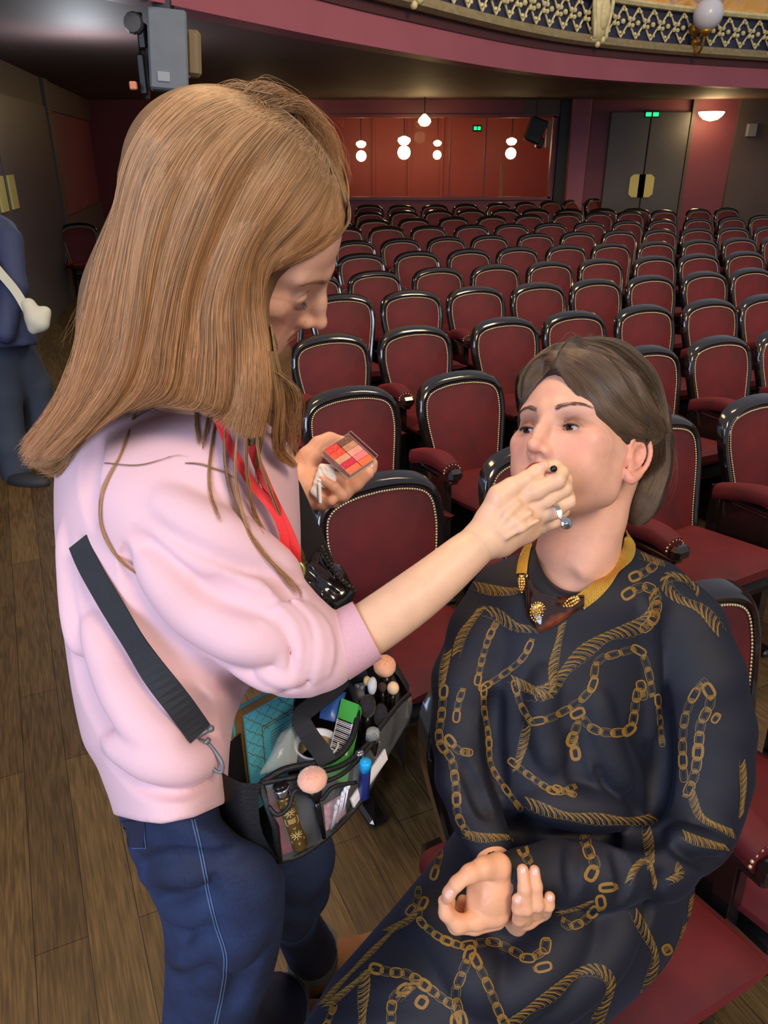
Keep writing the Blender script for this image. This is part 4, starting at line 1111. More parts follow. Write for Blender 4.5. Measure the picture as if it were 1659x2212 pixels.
def links(path, w=17, ln=30, th=2.0, both=True):
    p = np.array(spl(path, 60)); L = np.concatenate([[0], np.cumsum(np.linalg.norm(np.diff(p, axis=0), axis=1))]); s = 0; i = 0
    while s < L[-1] - ln * .4:
        c = np.array([np.interp(s + ln * .5, L, p[:, k]) for k in (0, 1)]); e = np.array([np.interp(s + ln, L, p[:, k]) for k in (0, 1)]); a0 = np.array([np.interp(s, L, p[:, k]) for k in (0, 1)])
        t = norm(e - a0); n = np.array([-t[1], t[0]]); r = w / 2; hl = ln / 2
        out = []
        for k in range(17):
            an = 2 * math.pi * k / 16; ca, sa = math.cos(an), math.sin(an)
            out.append(c + t * hl * math.copysign(abs(ca) ** .6, ca) + n * r * math.copysign(abs(sa) ** .6, sa))
        bold = (i * 7 + int(path[0][0])) % 5 < 1
        gq.mi = 1 if bold or i % 2 == 0 else 2
        surf_ribbon(gq, Td, out, th * (1.9 if bold else .85), off=.0006, n=17)
        if not bold:
            gq.mi = 2; surf_ribbon(gq, Td, [c + (o - c) * .62 for o in out], 1.2, off=.0006, n=15)
        gq.mi = 1
        for k in range(3): surf_ribbon(gq, Td, [e - n * 6 + t * (k * 3 - 3), e + n * 6 + t * (k * 3 - 1)], 1.8, off=.0009, n=3)
        s += ln * .86; i += 1
R_ = rope; K_ = links
# bodice
R_([(1135, 1500), (1180, 1495), (1220, 1450), (1260, 1410), (1310, 1375), (1375, 1355), (1410, 1320), (1412, 1280)], 26)
R_([(1040, 1320), (1070, 1325), (1110, 1352), (1150, 1360)], 20); R_([(985, 1420), (1000, 1370), (1040, 1315)], 16, 9)
K_([(1030, 1480), (1040, 1430), (1055, 1380), (1070, 1350)], 13, 24); K_([(1035, 1490), (1090, 1455), (1130, 1420), (1150, 1380)], 13, 30)
K_([(1145, 1560), (1190, 1550), (1250, 1515), (1280, 1480), (1290, 1430), (1340, 1410), (1380, 1405), (1400, 1450), (1408, 1500)], 16, 34)
R_([(1100, 1465), (1150, 1490), (1190, 1500), (1195, 1440), (1210, 1370), (1215, 1350)], 16, 10)
K_([(1110, 1470), (1125, 1520), (1145, 1555)], 14, 30); R_([(1140, 1560), (1130, 1610), (1115, 1660)], 16, 10)
K_([(1345, 1290), (1380, 1270), (1410, 1275), (1418, 1310), (1405, 1345), (1385, 1360)], 20, 28, 3)
R_([(1560, 1370), (1520, 1320), (1460, 1290), (1435, 1260), (1445, 1245), (1490, 1255), (1510, 1280)], 20)
R_([(1020, 1265), (1060, 1275), (1100, 1278), (1120, 1275)], 18, 9); K_([(1245, 1555), (1250, 1540), (1275, 1570), (1310, 1582), (1350, 1580), (1365, 1565), (1372, 1520), (1378, 1490)], 18, 30, 3.2)
K_([(1230, 1610), (1240, 1585), (1248, 1560)], 18, 28, 4); K_([(1382, 1470), (1388, 1500)], 20, 24, 4)
R_([(1130, 1730), (1180, 1750), (1240, 1765), (1310, 1770), (1380, 1775), (1410, 1770)], 20); K_([(1195, 1700), (1235, 1715)], 12, 20)
K_([(1245, 1640), (1238, 1600)], 18, 26, 4); K_([(1100, 1640), (1150, 1680), (1200, 1710), (1240, 1700)], 14, 24)
K_([(1045, 1480), (1045, 1530), (1055, 1590), (1060, 1650), (1090, 1700), (1120, 1740)], 12, 26)
# her right sleeve
K_([(960, 1480), (955, 1540), (950, 1600), (975, 1640), (985, 1700), (990, 1760), (1010, 1800)], 16, 28, 2.6); R_([(1000, 1800), (1040, 1810), (1090, 1808), (1105, 1812)], 16, 9)
K_([(965, 1590), (990, 1620), (1010, 1625)], 16, 26, 3); R_([(970, 1400), (960, 1440), (955, 1480)], 14, 9); K_([(985, 1560), (990, 1520), (1000, 1490)], 14, 26)
# her left sleeve
K_([(1478, 1690), (1475, 1620), (1480, 1550), (1500, 1500), (1515, 1480)], 17, 34); K_([(1520, 1480), (1535, 1500), (1530, 1530), (1515, 1560), (1510, 1600), (1505, 1650), (1495, 1690), (1480, 1720)], 20, 32, 3.4)
K_([(1540, 1560), (1550, 1545)], 14, 22); K_([(1420, 1500), (1425, 1550), (1430, 1600)], 13, 26); R_([(1490, 1700), (1510, 1760), (1550, 1785), (1580, 1800)], 15, 9)
R_([(1602, 1640), (1605, 1700), (1600, 1760)], 12, 9); R_([(1470, 1800), (1500, 1815), (1540, 1825), (1565, 1830)], 16, 9); R_([(1395, 1785), (1402, 1830), (1405, 1870)], 18, 10)
K_([(1270, 1900), (1285, 1870), (1275, 1850), (1262, 1808)], 22, 30, 4); K_([(1295, 1918), (1330, 1915)], 15, 34, 4); R_([(1355, 1910), (1375, 1870), (1400, 1860), (1415, 1910)], 12, 9); R_([(1440, 1905), (1468, 1890), (1460, 1870)], 14, 8)
K_([(1125, 1825), (1135, 1850), (1145, 1862)], 18, 24, 4)
for a in range(12): R_([(1072 + a * .8 + 14 * math.sin(a * .26), 1852 + a * 9), (1076 + a * .8 + 14 * math.sin(a * .26), 1861 + a * 9)], 12, 4)
# skirt
K_([(935, 1900), (950, 1850), (945, 1830)], 14, 28, 3); K_([(920, 1940), (905, 1980), (930, 2010), (960, 2030), (1000, 2045)], 15, 26, 3.2)
K_([(995, 2045), (1060, 2035), (1100, 2050), (1140, 2070), (1165, 2060)], 18, 32); K_([(1176, 2060), (1180, 2030)], 22, 34, 4.4); K_([(1190, 2085), (1150, 2095)], 18, 34, 3)
K_([(1020, 2045), (1000, 2100), (985, 2150), (1000, 2212), (1000, 2240)], 20, 34, 3.2); K_([(1020, 2060), (1050, 2120), (1080, 2190), (1100, 2230)], 18, 34, 3.2)
K_([(800, 2090), (840, 2100), (880, 2105), (920, 2130), (960, 2160), (985, 2180), (980, 2240)], 20, 26, 3.6); R_([(790, 2100), (785, 2160), (782, 2230)], 20, 11); K_([(885, 2130), (850, 2160), (845, 2230)], 20, 28, 3.6); K_([(905, 2175), (920, 2150)], 22, 24, 4); R_([(860, 2160), (900, 2120)], 14, 9)
R_([(1060, 2250), (1130, 2190), (1190, 2150), (1240, 2105), (1290, 2095), (1320, 2120), (1310, 2160), (1290, 2200), (1290, 2225)], 22)
R_([(1365, 1965), (1390, 2010), (1415, 2060), (1405, 2110), (1390, 2150)], 18); K_([(1445, 2060), (1440, 2050)], 18, 20, 3); K_([(1290, 1960), (1260, 1990), (1230, 2000), (1215, 1985)], 18, 26, 3.2); K_([(1295, 1935), (1300, 1960)], 18, 26, 3.4)
R_([(1200, 1975), (1250, 1960), (1280, 1945)], 8, 8); K_([(880, 1975), (900, 1950), (905, 1920)], 14, 24, 2.6); R_([(690, 2175), (740, 2120), (800, 2060), (860, 2000)], 10, 8); R_([(700, 2180), (760, 2130), (800, 2095)], 12, 9); R_([(830, 2015), (880, 1990), (905, 1965)], 12, 9)
R_([(1480, 1990), (1470, 2030), (1445, 2080), (1400, 2140)], 8, 8); R_([(1494, 1930), (1490, 1970)], 8, 8); K_([(1330, 2240), (1350, 2200)], 14, 24); K_([(700, 2230), (720, 2180)], 14, 24)
K_([(1360, 1250), (1395, 1235), (1420, 1215)], 18, 24, 3); R_([(1380, 1200), (1430, 1215)], 14, 8)
me = npmesh('dress', c2w(Vd), Qd)
# join print with the dress mesh
bm_v = len(Vd); g = MB(); 
Vg = np.array(gq.v); Qg = np.array([f for f in gq.f]); Mg = np.array(gq.m)
me = npmesh('dress', np.vstack([c2w(Vd), Vg]), np.vstack([Qd, Qg + bm_v]), True, np.concatenate([np.zeros(len(Qd), int), Mg]))
link('dress', me, [M_NAVY, M_GOLDP, M_OLIVE], SW)
# skirt below the frame, over knees and shins
q = MB()
def ring(c, rx, ry, z): return [(c[0] + rx * math.cos(a), c[1] + ry * math.sin(a), z) for a in np.linspace(0, 2 * math.pi, 25)[:-1]]
k0 = np.array([.02, .62]); G = [[(k0[0] + rx * math.cos(a), k0[1] + ry * math.sin(a), z) for a in np.linspace(0, 2 * math.pi, 29)] for rx, ry, z in ((.06, .05, .66), (.14, .12, .645), (.17, .145, .58), (.165, .145, .45), (.18, .155, .3), (.19, .165, .14), (.18, .155, .14), (.13, .11, .3))]
q.grid(np.array(G)[:, ::-1]); q.build('skirt_hem', M_NAVY, SW, smooth=True)
for fx in ((.03, .54), (-.05, .62)):
    q = MB(); d = norm([-.35, -.9, 0]); q.ball(np.array([fx[0], fx[1], .045]) + d * .06, (.045, .12, .045), 8, np.array(Matrix.Rotation(-.37, 3, 'Z')))
    q.box(np.array([fx[0], fx[1], .02]) - d * .03, (.03, .03, .04))
    q.build('shoe', M_BLACK, SW, smooth=True)
print('seated body', time.time() - t1)
# ------------------------------------------------------------------ seated woman's hair and collar
t1 = time.time()
FHs = Field((.08, -.08, .92), (.50, .34, 1.30), .0022)
def hair_cap(H, pl, rad=(.090, .112, .104), cen=(0, -.018, .038)):
    """skull cap cut by planes given as three local points; keeps the side holding the crown"""
    P = []
    for a, b, c in pl:
        a, b, c = map(lambda v: np.array(v, float), (a, b, c)); n = norm(np.cross(b - a, c - a))
        if n @ (np.array([0, -.05, .12]) - a) < 0: n = -n
        P.append((n, n @ a))
    def fn(X, Y, Z):
        x, y, z = X - H.c[0], Y - H.c[1], Z - H.c[2]
        q = [(x * H.M[i][0] + y * H.M[i][1] + z * H.M[i][2]) / H.k for i in range(3)]
        u = [(q[i] - cen[i]) / rad[i] for i in range(3)]; k0 = np.sqrt(u[0] ** 2 + u[1] ** 2 + u[2] ** 2) + 1e-6
        d = (k0 - 1) * min(rad)
        dl = -(P[0][0][0] * q[0] + P[0][0][1] * q[1] + P[0][0][2] * q[2] - P[0][1]); dr = -(P[1][0][0] * q[0] + P[1][0][1] * q[1] + P[1][0][2] * q[2] - P[1][1])
        cut = np.where(q[0] < 0, dl, dr)
        return smin(-(-d), d, 0) if False else -smin(-d, -cut, .008) * H.k
    return fn
hp3 = [HS.inv((hit(TFace, *p) or hit(TFace, p[0] + 2, p[1] + 14))[0]) for p in ((1208, 806), (1258, 885), (1338, 955))]
fn = hair_cap(HS, [hp3, ((.0, .088, .088), (.060, .064, .030), (.082, 0, .01))])
FHs.op(fn, HS.c - .14, HS.c + .14, .004)
FHs.cone(HS.L(0, .082, .086), HS.L(0, .03, .122), .010, .016, .012); FHs.cone(HS.L(.004, .03, .122), HS.L(0, -.03, .128), .016, .02, .012)
FHs.pch([(1205, 800, 1.03, 9), (1210, 780, 1.045, 13), (1220, 760, 1.07, 16), (1240, 748, 1.09, 18), (1275, 745, 1.11, 18)], .012)
# low gathered length behind the ear
FHs.pch([(1398, 900, 1.15, 50), (1408, 960, 1.15, 40), (1406, 1020, 1.15, 36), (1394, 1075, 1.14, 32), (1380, 1110, 1.14, 24)], .02)
FHs.pch([(1340, 1000, 1.19, 50), (1362, 1060, 1.17, 34), (1370, 1095, 1.15, 26)], .02)
# swell of the side sweep
FHs.pch([(1255, 800, 1.035, 14), (1310, 860, 1.025, 26), (1355, 910, 1.035, 28), (1400, 935, 1.07, 28)], .03)
FHs.pch([(1190, 775, 1.05, 14), (1160, 795, 1.06, 14), (1142, 825, 1.06, 11), (1136, 850, 1.065, 6)], .012)
FHs.ell(HS.L(-.086, -.012, -.018), (.016, .026, .031), HS.M, .004, 'sub')
Vs, Qs = FHs.mesh(1); Ts = bvh(Vs, Qs)
folds(FHs, Ts, [([(1225, 775), (1290, 830), (1340, 885), (1400, 930)], .006, .003, .008), ([(1262, 745), (1340, 790), (1385, 860), (1425, 925)], .006, .003, .008), ([(1225, 800), (1265, 870), (1320, 930), (1390, 955)], .005, .002, .006)], 'sub')
Vs, Qs = FHs.mesh(1); Ts = bvh(Vs, Qs)
M_HB = mat('brown_hair_base', rgb(52, 40, 31), .65, bump=.5, bscale=140, var=.25, vscale=40)
HR = link('hair', npmesh('hair', c2w(Vs), Qs), M_HB, SW)
M_HBS = hair_material('brown_hair', rgb(74, 56, 40), rgb(92, 72, 52), .32, .4)
G1 = [[(1200, 790), (1225, 828), (1248, 872), (1276, 918), (1330, 957), (1395, 966), (1425, 950)],
      [(1203, 778), (1242, 806), (1280, 855), (1325, 910), (1380, 945), (1430, 945)],
      [(1212, 758), (1275, 785), (1335, 845), (1380, 898), (1432, 937)],
      [(1228, 738), (1305, 758), (1368, 815), (1410, 872), (1440, 930)],
      [(1262, 729), (1335, 742), (1398, 795), (1430, 862), (1446, 935)],
      [(1290, 727), (1350, 740), (1410, 795), (1436, 862), (1448, 940)]]
G2 = [[(1204, 795), (1186, 800), (1162, 825), (1146, 852), (1138, 876)], [(1200, 785), (1176, 790), (1150, 818), (1138, 850), (1134, 872)], [(1200, 776), (1165, 776), (1138, 798), (1124, 830), (1122, 858)],
      [(1206, 760), (1180, 762), (1152, 778), (1130, 806), (1120, 840)], [(1222, 738), (1195, 745), (1165, 765), (1140, 790)]]
G3 = [[(1400, 930), (1398, 985), (1385, 1040), (1366, 1090), (1352, 1118)], [(1425, 940), (1424, 1000), (1408, 1060), (1388, 1112), (1366, 1130)], [(1446, 935), (1446, 1000), (1434, 1050), (1412, 1105), (1380, 1136)]]
G4 = [[(1345, 1050), (1350, 1080), (1365, 1110), (1375, 1130)], [(1380, 1040), (1360, 1080), (1352, 1105), (1360, 1125)], [(1425, 1050), (1400, 1085), (1372, 1100), (1358, 1085)]]
GF = [[(1240, 730), (1220, 720), (1190, 730), (1170, 750)], [(1300, 727), (1340, 728), (1390, 760), (1440, 820)], [(1440, 930), (1465, 980), (1470, 1040), (1450, 1100)]]
Pst = strands(Ts, [(G1, 5200, 2.2, .004, .1), (G2, 2600, 2.2, .003, .2), (G3, 2400, 2.5, .005, .15), (G4, 900, 4, .004, .2), (GF, 40, 8, .003, .4)], K=22, lift=.0015)
hair_obj('hair_strands', Pst, .00022, M_HBS, HR)
# collar necklace ------------------------------------------------
Tall = bvh(*joinVQ([(V, Q), (Vd, Qd)]))
def onbody(path, n, off, sm=3):
    pts = spl(path, n); o = []; nr = []
    hs = [hit(Tall, p[0], p[1]) for p in pts]; ok = [h for h in hs if h]; last = ok[0]
    for h in hs:
        last = h or last; o.append(last[0]); nr.append(last[1])
    o = np.array(o); nr = np.array(nr)
    for _ in range(sm):
        z = o[:, 2].copy(); z[1:-1] = (z[:-2] + z[1:-1] + z[2:]) / 3; o = np.array([Pc(p[0], p[1], zz) for p, zz in zip(pts, z)]); nr[1:-1] = (nr[:-2] + nr[1:-1] + nr[2:]) / 3
    nr /= np.linalg.norm(nr, axis=1)[:, None]; return o + nr * off, nr
NK = empty('collar_necklace', c2w(hit(Tall, 1200, 1330)[0]), label='gold mesh collar necklace with a dark tortoiseshell plate worn by the seated woman', cat='necklace')
M_MESHG = mat('gold_mesh', rgb(220, 180, 84), .28, .95, bump=.9, bscale=900)
M_GOLD = mat('polished_gold', rgb(226, 186, 110), .2, 1.0, bump=.6, bscale=500)
def meshband(path, w, name):
    o, nr = onbody(path, 44, .0045, 14); a = np.gradient(o, axis=0); q = MB(); rows = []
    L = np.concatenate([[0], np.cumsum(np.linalg.norm(np.diff(o, axis=0), axis=1))])
    n = int(L[-1] / .0021); m = 11
    for i in range(n):
        s = L[-1] * i / (n - 1); c = np.array([np.interp(s, L, o[:, k]) for k in range(3)]); t = norm([np.interp(s, L, a[:, k]) for k in range(3)]); nn = norm([np.interp(s, L, nr[:, k]) for k in range(3)]); b = norm(np.cross(t, nn))
        ww = np.interp(s / L[-1], [0, 1], w)
        rows.append([c2w(c + b * ww * (j / (m - 1) - .5) + nn * (.0007 * (((i + j) % 2) * 1.0) - .0012 * abs(j / (m - 1) * 2 - 1) ** 3)) for j in range(m)])
    q.grid(rows); q.grid([[p + np.array([0, 0, 0]) for p in [c2w(w2c(x) + np.array([0, 0, .002])) for x in r]][::-1] for r in rows])
    return q.build(name, M_MESHG, NK, smooth=False)
meshband([(1350, 1150), (1358, 1178), (1350, 1208), (1325, 1243), (1285, 1278), (1250, 1303)], (.018, .021), 'gold_mesh_band')
meshband([(1152, 1165), (1140, 1190), (1132, 1215), (1128, 1242)], (.014, .015), 'gold_mesh_band')
top = spl([(1118, 1248), (1140, 1240), (1150, 1262), (1172, 1282), (1205, 1290), (1232, 1287), (1262, 1285)], 26); bot = spl([(1120, 1262), (1132, 1288), (1136, 1325), (1152, 1352), (1166, 1366), (1200, 1350), (1262, 1310)], 26)
G = []
cz = [hit(Tall, *(a * .5 + b * .5))[0][2] for a, b in zip(top, bot)]; cz = np.convolve(np.pad(cz, 4, 'edge'), np.ones(9) / 9, 'valid')
for a, b, z in zip(top, bot, cz):
    col = []
    for t in np.linspace(0, 1, 9): p = a + (b - a) * t; col.append(c2w(Pc(p[0], p[1], z - .006 - .006 * math.sin(math.pi * t) ** .6 - .004 * (t - .3))))
    G.append(col)
q = MB(); q.grid(G); bk_ = [[c2w(w2c(p) + np.array([0, 0, .005])) for p in r] for r in G]; q.grid(bk_[::-1]); q.grid([[r[0] for r in G], [r[0] for r in bk_]]); q.grid([[r[-1] for r in bk_], [r[-1] for r in G]])
def tort():
    m = bpy.data.materials.new('tortoiseshell'); m.use_nodes = True; nt = m.node_tree; b = nt.nodes['Principled BSDF']; tc = nt.nodes.new('ShaderNodeTexCoord'); n = nt.nodes.new('ShaderNodeTexNoise'); n.inputs['Scale'].default_value = 28; n.inputs['Detail'].default_value = 2
    nt.links.new(tc.outputs['Object'], n.inputs['Vector']); cr = nt.nodes.new('ShaderNodeValToRGB'); nt.links.new(n.outputs['Fac'], cr.inputs[0]); cr.color_ramp.elements[0].position = .5; cr.color_ramp.elements[0].color = rgb(38, 14, 10); cr.color_ramp.elements[1].position = .72; cr.color_ramp.elements[1].color = rgb(140, 62, 20)
    nt.links.new(cr.outputs[0], b.inputs['Base Color']); b.inputs['Roughness'].default_value = .08; b.inputs['Coat Weight'].default_value = .8; return m
q.build('tortoiseshell_plate', tort(), NK, smooth=True)
def orn(px, py, z, rx, ry, name, leaf=0):
    c = Pc(px, py, z); s = z / FPX; q = MB()
    if not leaf:
        q.ball(c2w(c), (rx * s, .004, ry * s), 10, CW.T @ np.array([[1, 0, 0], [0, 0, 1], [0, 1, 0]]).T if False else None)
        for k, (rr, nb, br) in enumerate(((1.0, 20, 2.6), (.66, 14, 2.8), (.3, 7, 2.8))):
            for i in range(nb):
                t = 2 * math.pi * i / nb; q.ball(c2w(c + np.array([rx * s * rr * math.cos(t), ry * s * rr * math.sin(t), -.003 - .001 * k])), br * s, 4)
        q.ball(c2w(c + np.array([0, 0, -.0055])), 4 * s, 5)
    else:
        for i in range(7):
            t = i / 6; w = math.sin(math.pi * (t * .8 + .16)) * rx
            for sg in (-1, 0, 1):
                o = np.array([sg * w * .6, ry * (1 - 2 * t), 0]); a = math.radians(leaf); X = o[0] * math.cos(a) - o[1] * math.sin(a); Y = o[0] * math.sin(a) + o[1] * math.cos(a)
                q.ball(c2w(c + np.array([X * s, Y * s, -.002 - (.0015 if sg == 0 else 0)])), (4.4 - 1.6 * t) * s, 4)
    q.build(name, M_GOLD, NK, smooth=True)
zt = cz[10] - .014
orn(1161, 1322, cz[10] - .013, 16, 21, 'oval_ornament'); orn(1126, 1262, cz[2] - .012, 9, 17, 'leaf_ornament', 1); orn(1232, 1301, cz[20] - .014, 13, 17, 'leaf_ornament', -62)
print('seated hair', time.time() - t1)
# ================================================================== STANDING WOMAN
t1 = time.time()
HM = Head((-0.1576, 0.3005, 0.85), [[-0.2046, -0.6902, -0.6941], [0.8346, -0.4935, 0.2448], [0.5115, 0.5292, -0.677]], 1.05)
ST = empty('person', (-.25, .8, 0), label='standing woman with long red hair and pink sweatshirt applying lip makeup', cat='person')
FM = Field((-.30, .08, .70), (-.02, .50, 1.02), .0017)
sculpt_head(FM, HM, eye_open=0, sock=.006)
ear(FM, HM, 1)
FM.pch([(520, 560, .87, 110), (480, 700, .90, 110), (450, 840, .93, 120)], .03)
V, Q = FM.mesh(1); TM = bvh(V, Q)
# right hand at the mouth
FR = Field(Pc(925, 1290, .98) - [0, 0, .14], Pc(1250, 985, .84) + [.01, .01, .16], .0011)
FR.pch([(985, 1213, .882, 36), (1012, 1190, .886, 41.5), (1040, 1169, .892, 43.5), (1062, 1153, .897, 42)], .004)
FR.pch([(1062, 1153, .897, 40), (1090, 1128, .90, 38), (1112, 1108, .902, 34)], .012)
FR.pch([(1060, 1155, .897, 36), (1100, 1100, .893, 28), (1112, 1078, .895, 21)], .012)
FR.pch([(1075, 1160, .90, 34), (1125, 1128, .90, 30), (1160, 1105, .90, 20)], .012)
FR.pch([(1085, 1170, .905, 30), (1135, 1145, .912, 24), (1172, 1128, .915, 19)], .012)
FR.pch([(1056, 1120, .89, 30), (1080, 1072, .885, 24), (1104, 1052, .885, 18), (1135, 1036, .888, 16), (1158, 1021, .893, 15), (1175, 1009, .898, 12.5)], .008)   # thumb
FR.pch([(1108, 1080, .895, 21), (1160, 1060, .885, 18.5), (1203, 1038, .885, 17.5), (1212, 1022, .893, 15.5), (1200, 1008, .903, 14), (1186, 1006, .908, 12.5)], .005)
FR.pch([(1132, 1098, .90, 21), (1180, 1080, .893, 18), (1219, 1056, .895, 16.5), (1222, 1038, .907, 14.5), (1205, 1022, .918, 13)], .004)
FR.pch([(1155, 1118, .905, 20), (1196, 1104, .90, 17), (1230, 1082, .903, 15.5), (1232, 1066, .915, 13.5), (1212, 1048, .928, 12.5)], .004)
FR.pch([(1172, 1136, .915, 18), (1196, 1126, .918, 15), (1216, 1104, .926, 13), (1208, 1085, .935, 12)], .004)
for a, b in (((1075, 1140), (1118, 1088)), ((1085, 1150), (1145, 1108)), ((1095, 1160), (1162, 1125))):
    FR.pch([(a[0], a[1], .872, 2.2), ((a[0] + b[0]) / 2, (a[1] + b[1]) / 2, .871, 2.6), (b[0], b[1], .878, 3)], .010)
V1, Q1 = FR.mesh(1); TR = bvh(V1, Q1)
FAr = Field(Pc(680, 1480, .95) - [0, 0, .14], Pc(1060, 1120, .78) + [.03, .02, .14], .003)
FAr.pch(list(map(tuple, spl([(712, 1408, .857, 54), (790, 1363, .857, 58), (880, 1300, .865, 56), (948, 1247, .875, 51), (1003, 1200, .884, 45), (1040, 1170, .891, 38)], 24))), .004)
V2, Q2 = FAr.mesh(2)
# left hand, palm up, holding the palette and a tissue
FL = Field(Pc(585, 1120, 1.25) - [0, 0, .16], Pc(830, 925, 1.08) + [.02, .01, .2], .0013)
FL.pch([(585, 1058, 1.16, 34), (620, 1052, 1.155, 36), (655, 1050, 1.15, 40)], .012)
FL.pch([(650, 1052, 1.15, 40), (690, 1055, 1.16, 40), (720, 1060, 1.165, 32)], .014)
FL.pch([(640, 1030, 1.155, 30), (668, 990, 1.16, 24), (690, 962, 1.165, 18), (712, 950, 1.17, 14), (738, 952, 1.175, 11)], .01)  # thumb
FL.pch([(700, 1040, 1.175, 30), (745, 1045, 1.18, 20), (778, 1030, 1.175, 15), (800, 1012, 1.17, 12), (806, 1000, 1.168, 10)], .008)
FL.pch([(700, 1060, 1.17, 28), (740, 1065, 1.17, 18), (770, 1045, 1.165, 14), (796, 1024, 1.16, 11.5)], .006)
FL.pch([(690, 1078, 1.155, 22), (722, 1082, 1.14, 14), (738, 1070, 1.125, 12.5), (722, 1052, 1.118, 11), (704, 1040, 1.118, 10), (693, 1033, 1.12, 8.5)], .004)
FL.pch([(670, 1080, 1.15, 22), (700, 1088, 1.135, 13), (716, 1082, 1.12, 11)], .006)
V3, Q3 = FL.mesh(1); TL = bvh(V3, Q3)
Vb, Qb = coarse([[(Pc(430, 860, .97), .05), (Pc(390, 1020, 1.0), .075), (Pc(390, 1400, .99), .075), (Pc(370, 1700, .97), .065)],
                 [(Pc(330, 1080, .88), .05), (Pc(560, 1340, .85), .045), (Pc(680, 1430, .85), .035)],
                 [(Pc(470, 980, 1.12), .05), (Pc(520, 1160, 1.2), .04), (Pc(600, 1062, 1.165), .028)],
                 [(Pc(400, 1780, .98), .055), (Pc(470, 2050, 1.08), .05), (w2c((-.27, .79, .45)), .045), (w2c((-.22, 1.02, .1)), .03)],
                 [(Pc(450, 1790, 1.04), .03), (Pc(640, 1890, 1.24), .018), (w2c((-.165, 1.16, .1)), .025)]])
n1 = len(V); parts = [(V, Q), (V1, Q1), (V2, Q2), (V3, Q3), (Vb, Qb)]; VV, QQ = joinVQ(parts)
base = rgb(224, 176, 152)
C = skin_colors(VV, HM, base, lip=rgb(196, 116, 106), lipamt=.8, cheek=rgb(222, 140, 126), brow=rgb(150, 112, 84), freckle=.35, lids=None)
a0 = n1; a1 = n1 + len(V1) + len(V2)
C[a0:a1] = np.array(rgb(222, 180, 148)[:3]); C[a1:] = np.array(rgb(228, 174, 148)[:3])
me = npmesh('body', c2w(VV), QQ); setcol(me, C); link('body', me, SKIN, ST)
lashes(HM, ST, 1, .0072, hair_material('light_lash', rgb(60, 50, 55), rgb(40, 36, 40), .4, .2), zc=-.0045, drop=-.5, n=36)
surf_brows(TM, HM, ST, 1, hair_material('red_brow', rgb(150, 104, 70), rgb(160, 116, 80), .5, .3), 160, .00013)
nail(ST, TR, 1170, 1009, 8, 7, -.4); nail(ST, TL, 697, 1036, 6, 5, .6); nail(ST, TL, 802, 1006, 5, 6, 0)

# sweatshirt
FS = Field((-.60, -.52, .60), (.05, .17, 1.26), .0034)
hem = lambda u: np.interp(u, [230, 300, 350, 420, 490, 520], [1756, 1774, 1780, 1765, 1733, 1715])
FS.loft([(868, 300, 520, .99, .07), (900, 230, 565, .98, .11), (945, 160, 612, .98, .145), (1000, 122, 640, .98, .165), (1100, 116, 648, .98, .17), (1200, 121, 650, .98, .17), (1300, 128, 650, .98, .17), (1400, 141, 610, .98, .17),
         (1450, 148, 565, .975, .165), (1500, 156, 530, .97, .165), (1560, 168, 506, .965, .16), (1610, 182, 498, .96, .16), (1655, 208, 494, .955, .158), (1690, 222, 492, .95, .15), (1740, 240, 492, .945, .15), (1800, 255, 480, .94, .15)], .01, ex=2.25, bot=hem)
FS.pch([(300, 1010, .90, 95), (340, 1090, .875, 118), (450, 1220, .855, 122), (560, 1335, .85, 118), (640, 1395, .852, 102), (686, 1405, .855, 84), (708, 1408, .857, 60)], .02)
FS.pch([(716, 1405, .857, 67), (788, 1363, .857, 66)], .004)
FS.pch([(560, 1000, 1.10, 60), (600, 1120, 1.18, 50), (598, 1066, 1.17, 40)], .02)
_c = Pc(791, 1361, .857); _x = norm(_c - Pc(716, 1405, .857))
FS.op(lambda X, Y, Z: -((X - _c[0]) * _x[0] + (Y - _c[1]) * _x[1] + (Z - _c[2]) * _x[2]), _c + _x * .03 - .045, _c + _x * .03 + .045, .001, 'sub')
FS.pch([(775, 1370, .857, 54), (830, 1338, .86, 54)], .001, 'sub')
Vw, Qw = FS.mesh(0); Tw = bvh(Vw, Qw)
S_ = 'sub'; A_ = 'add'
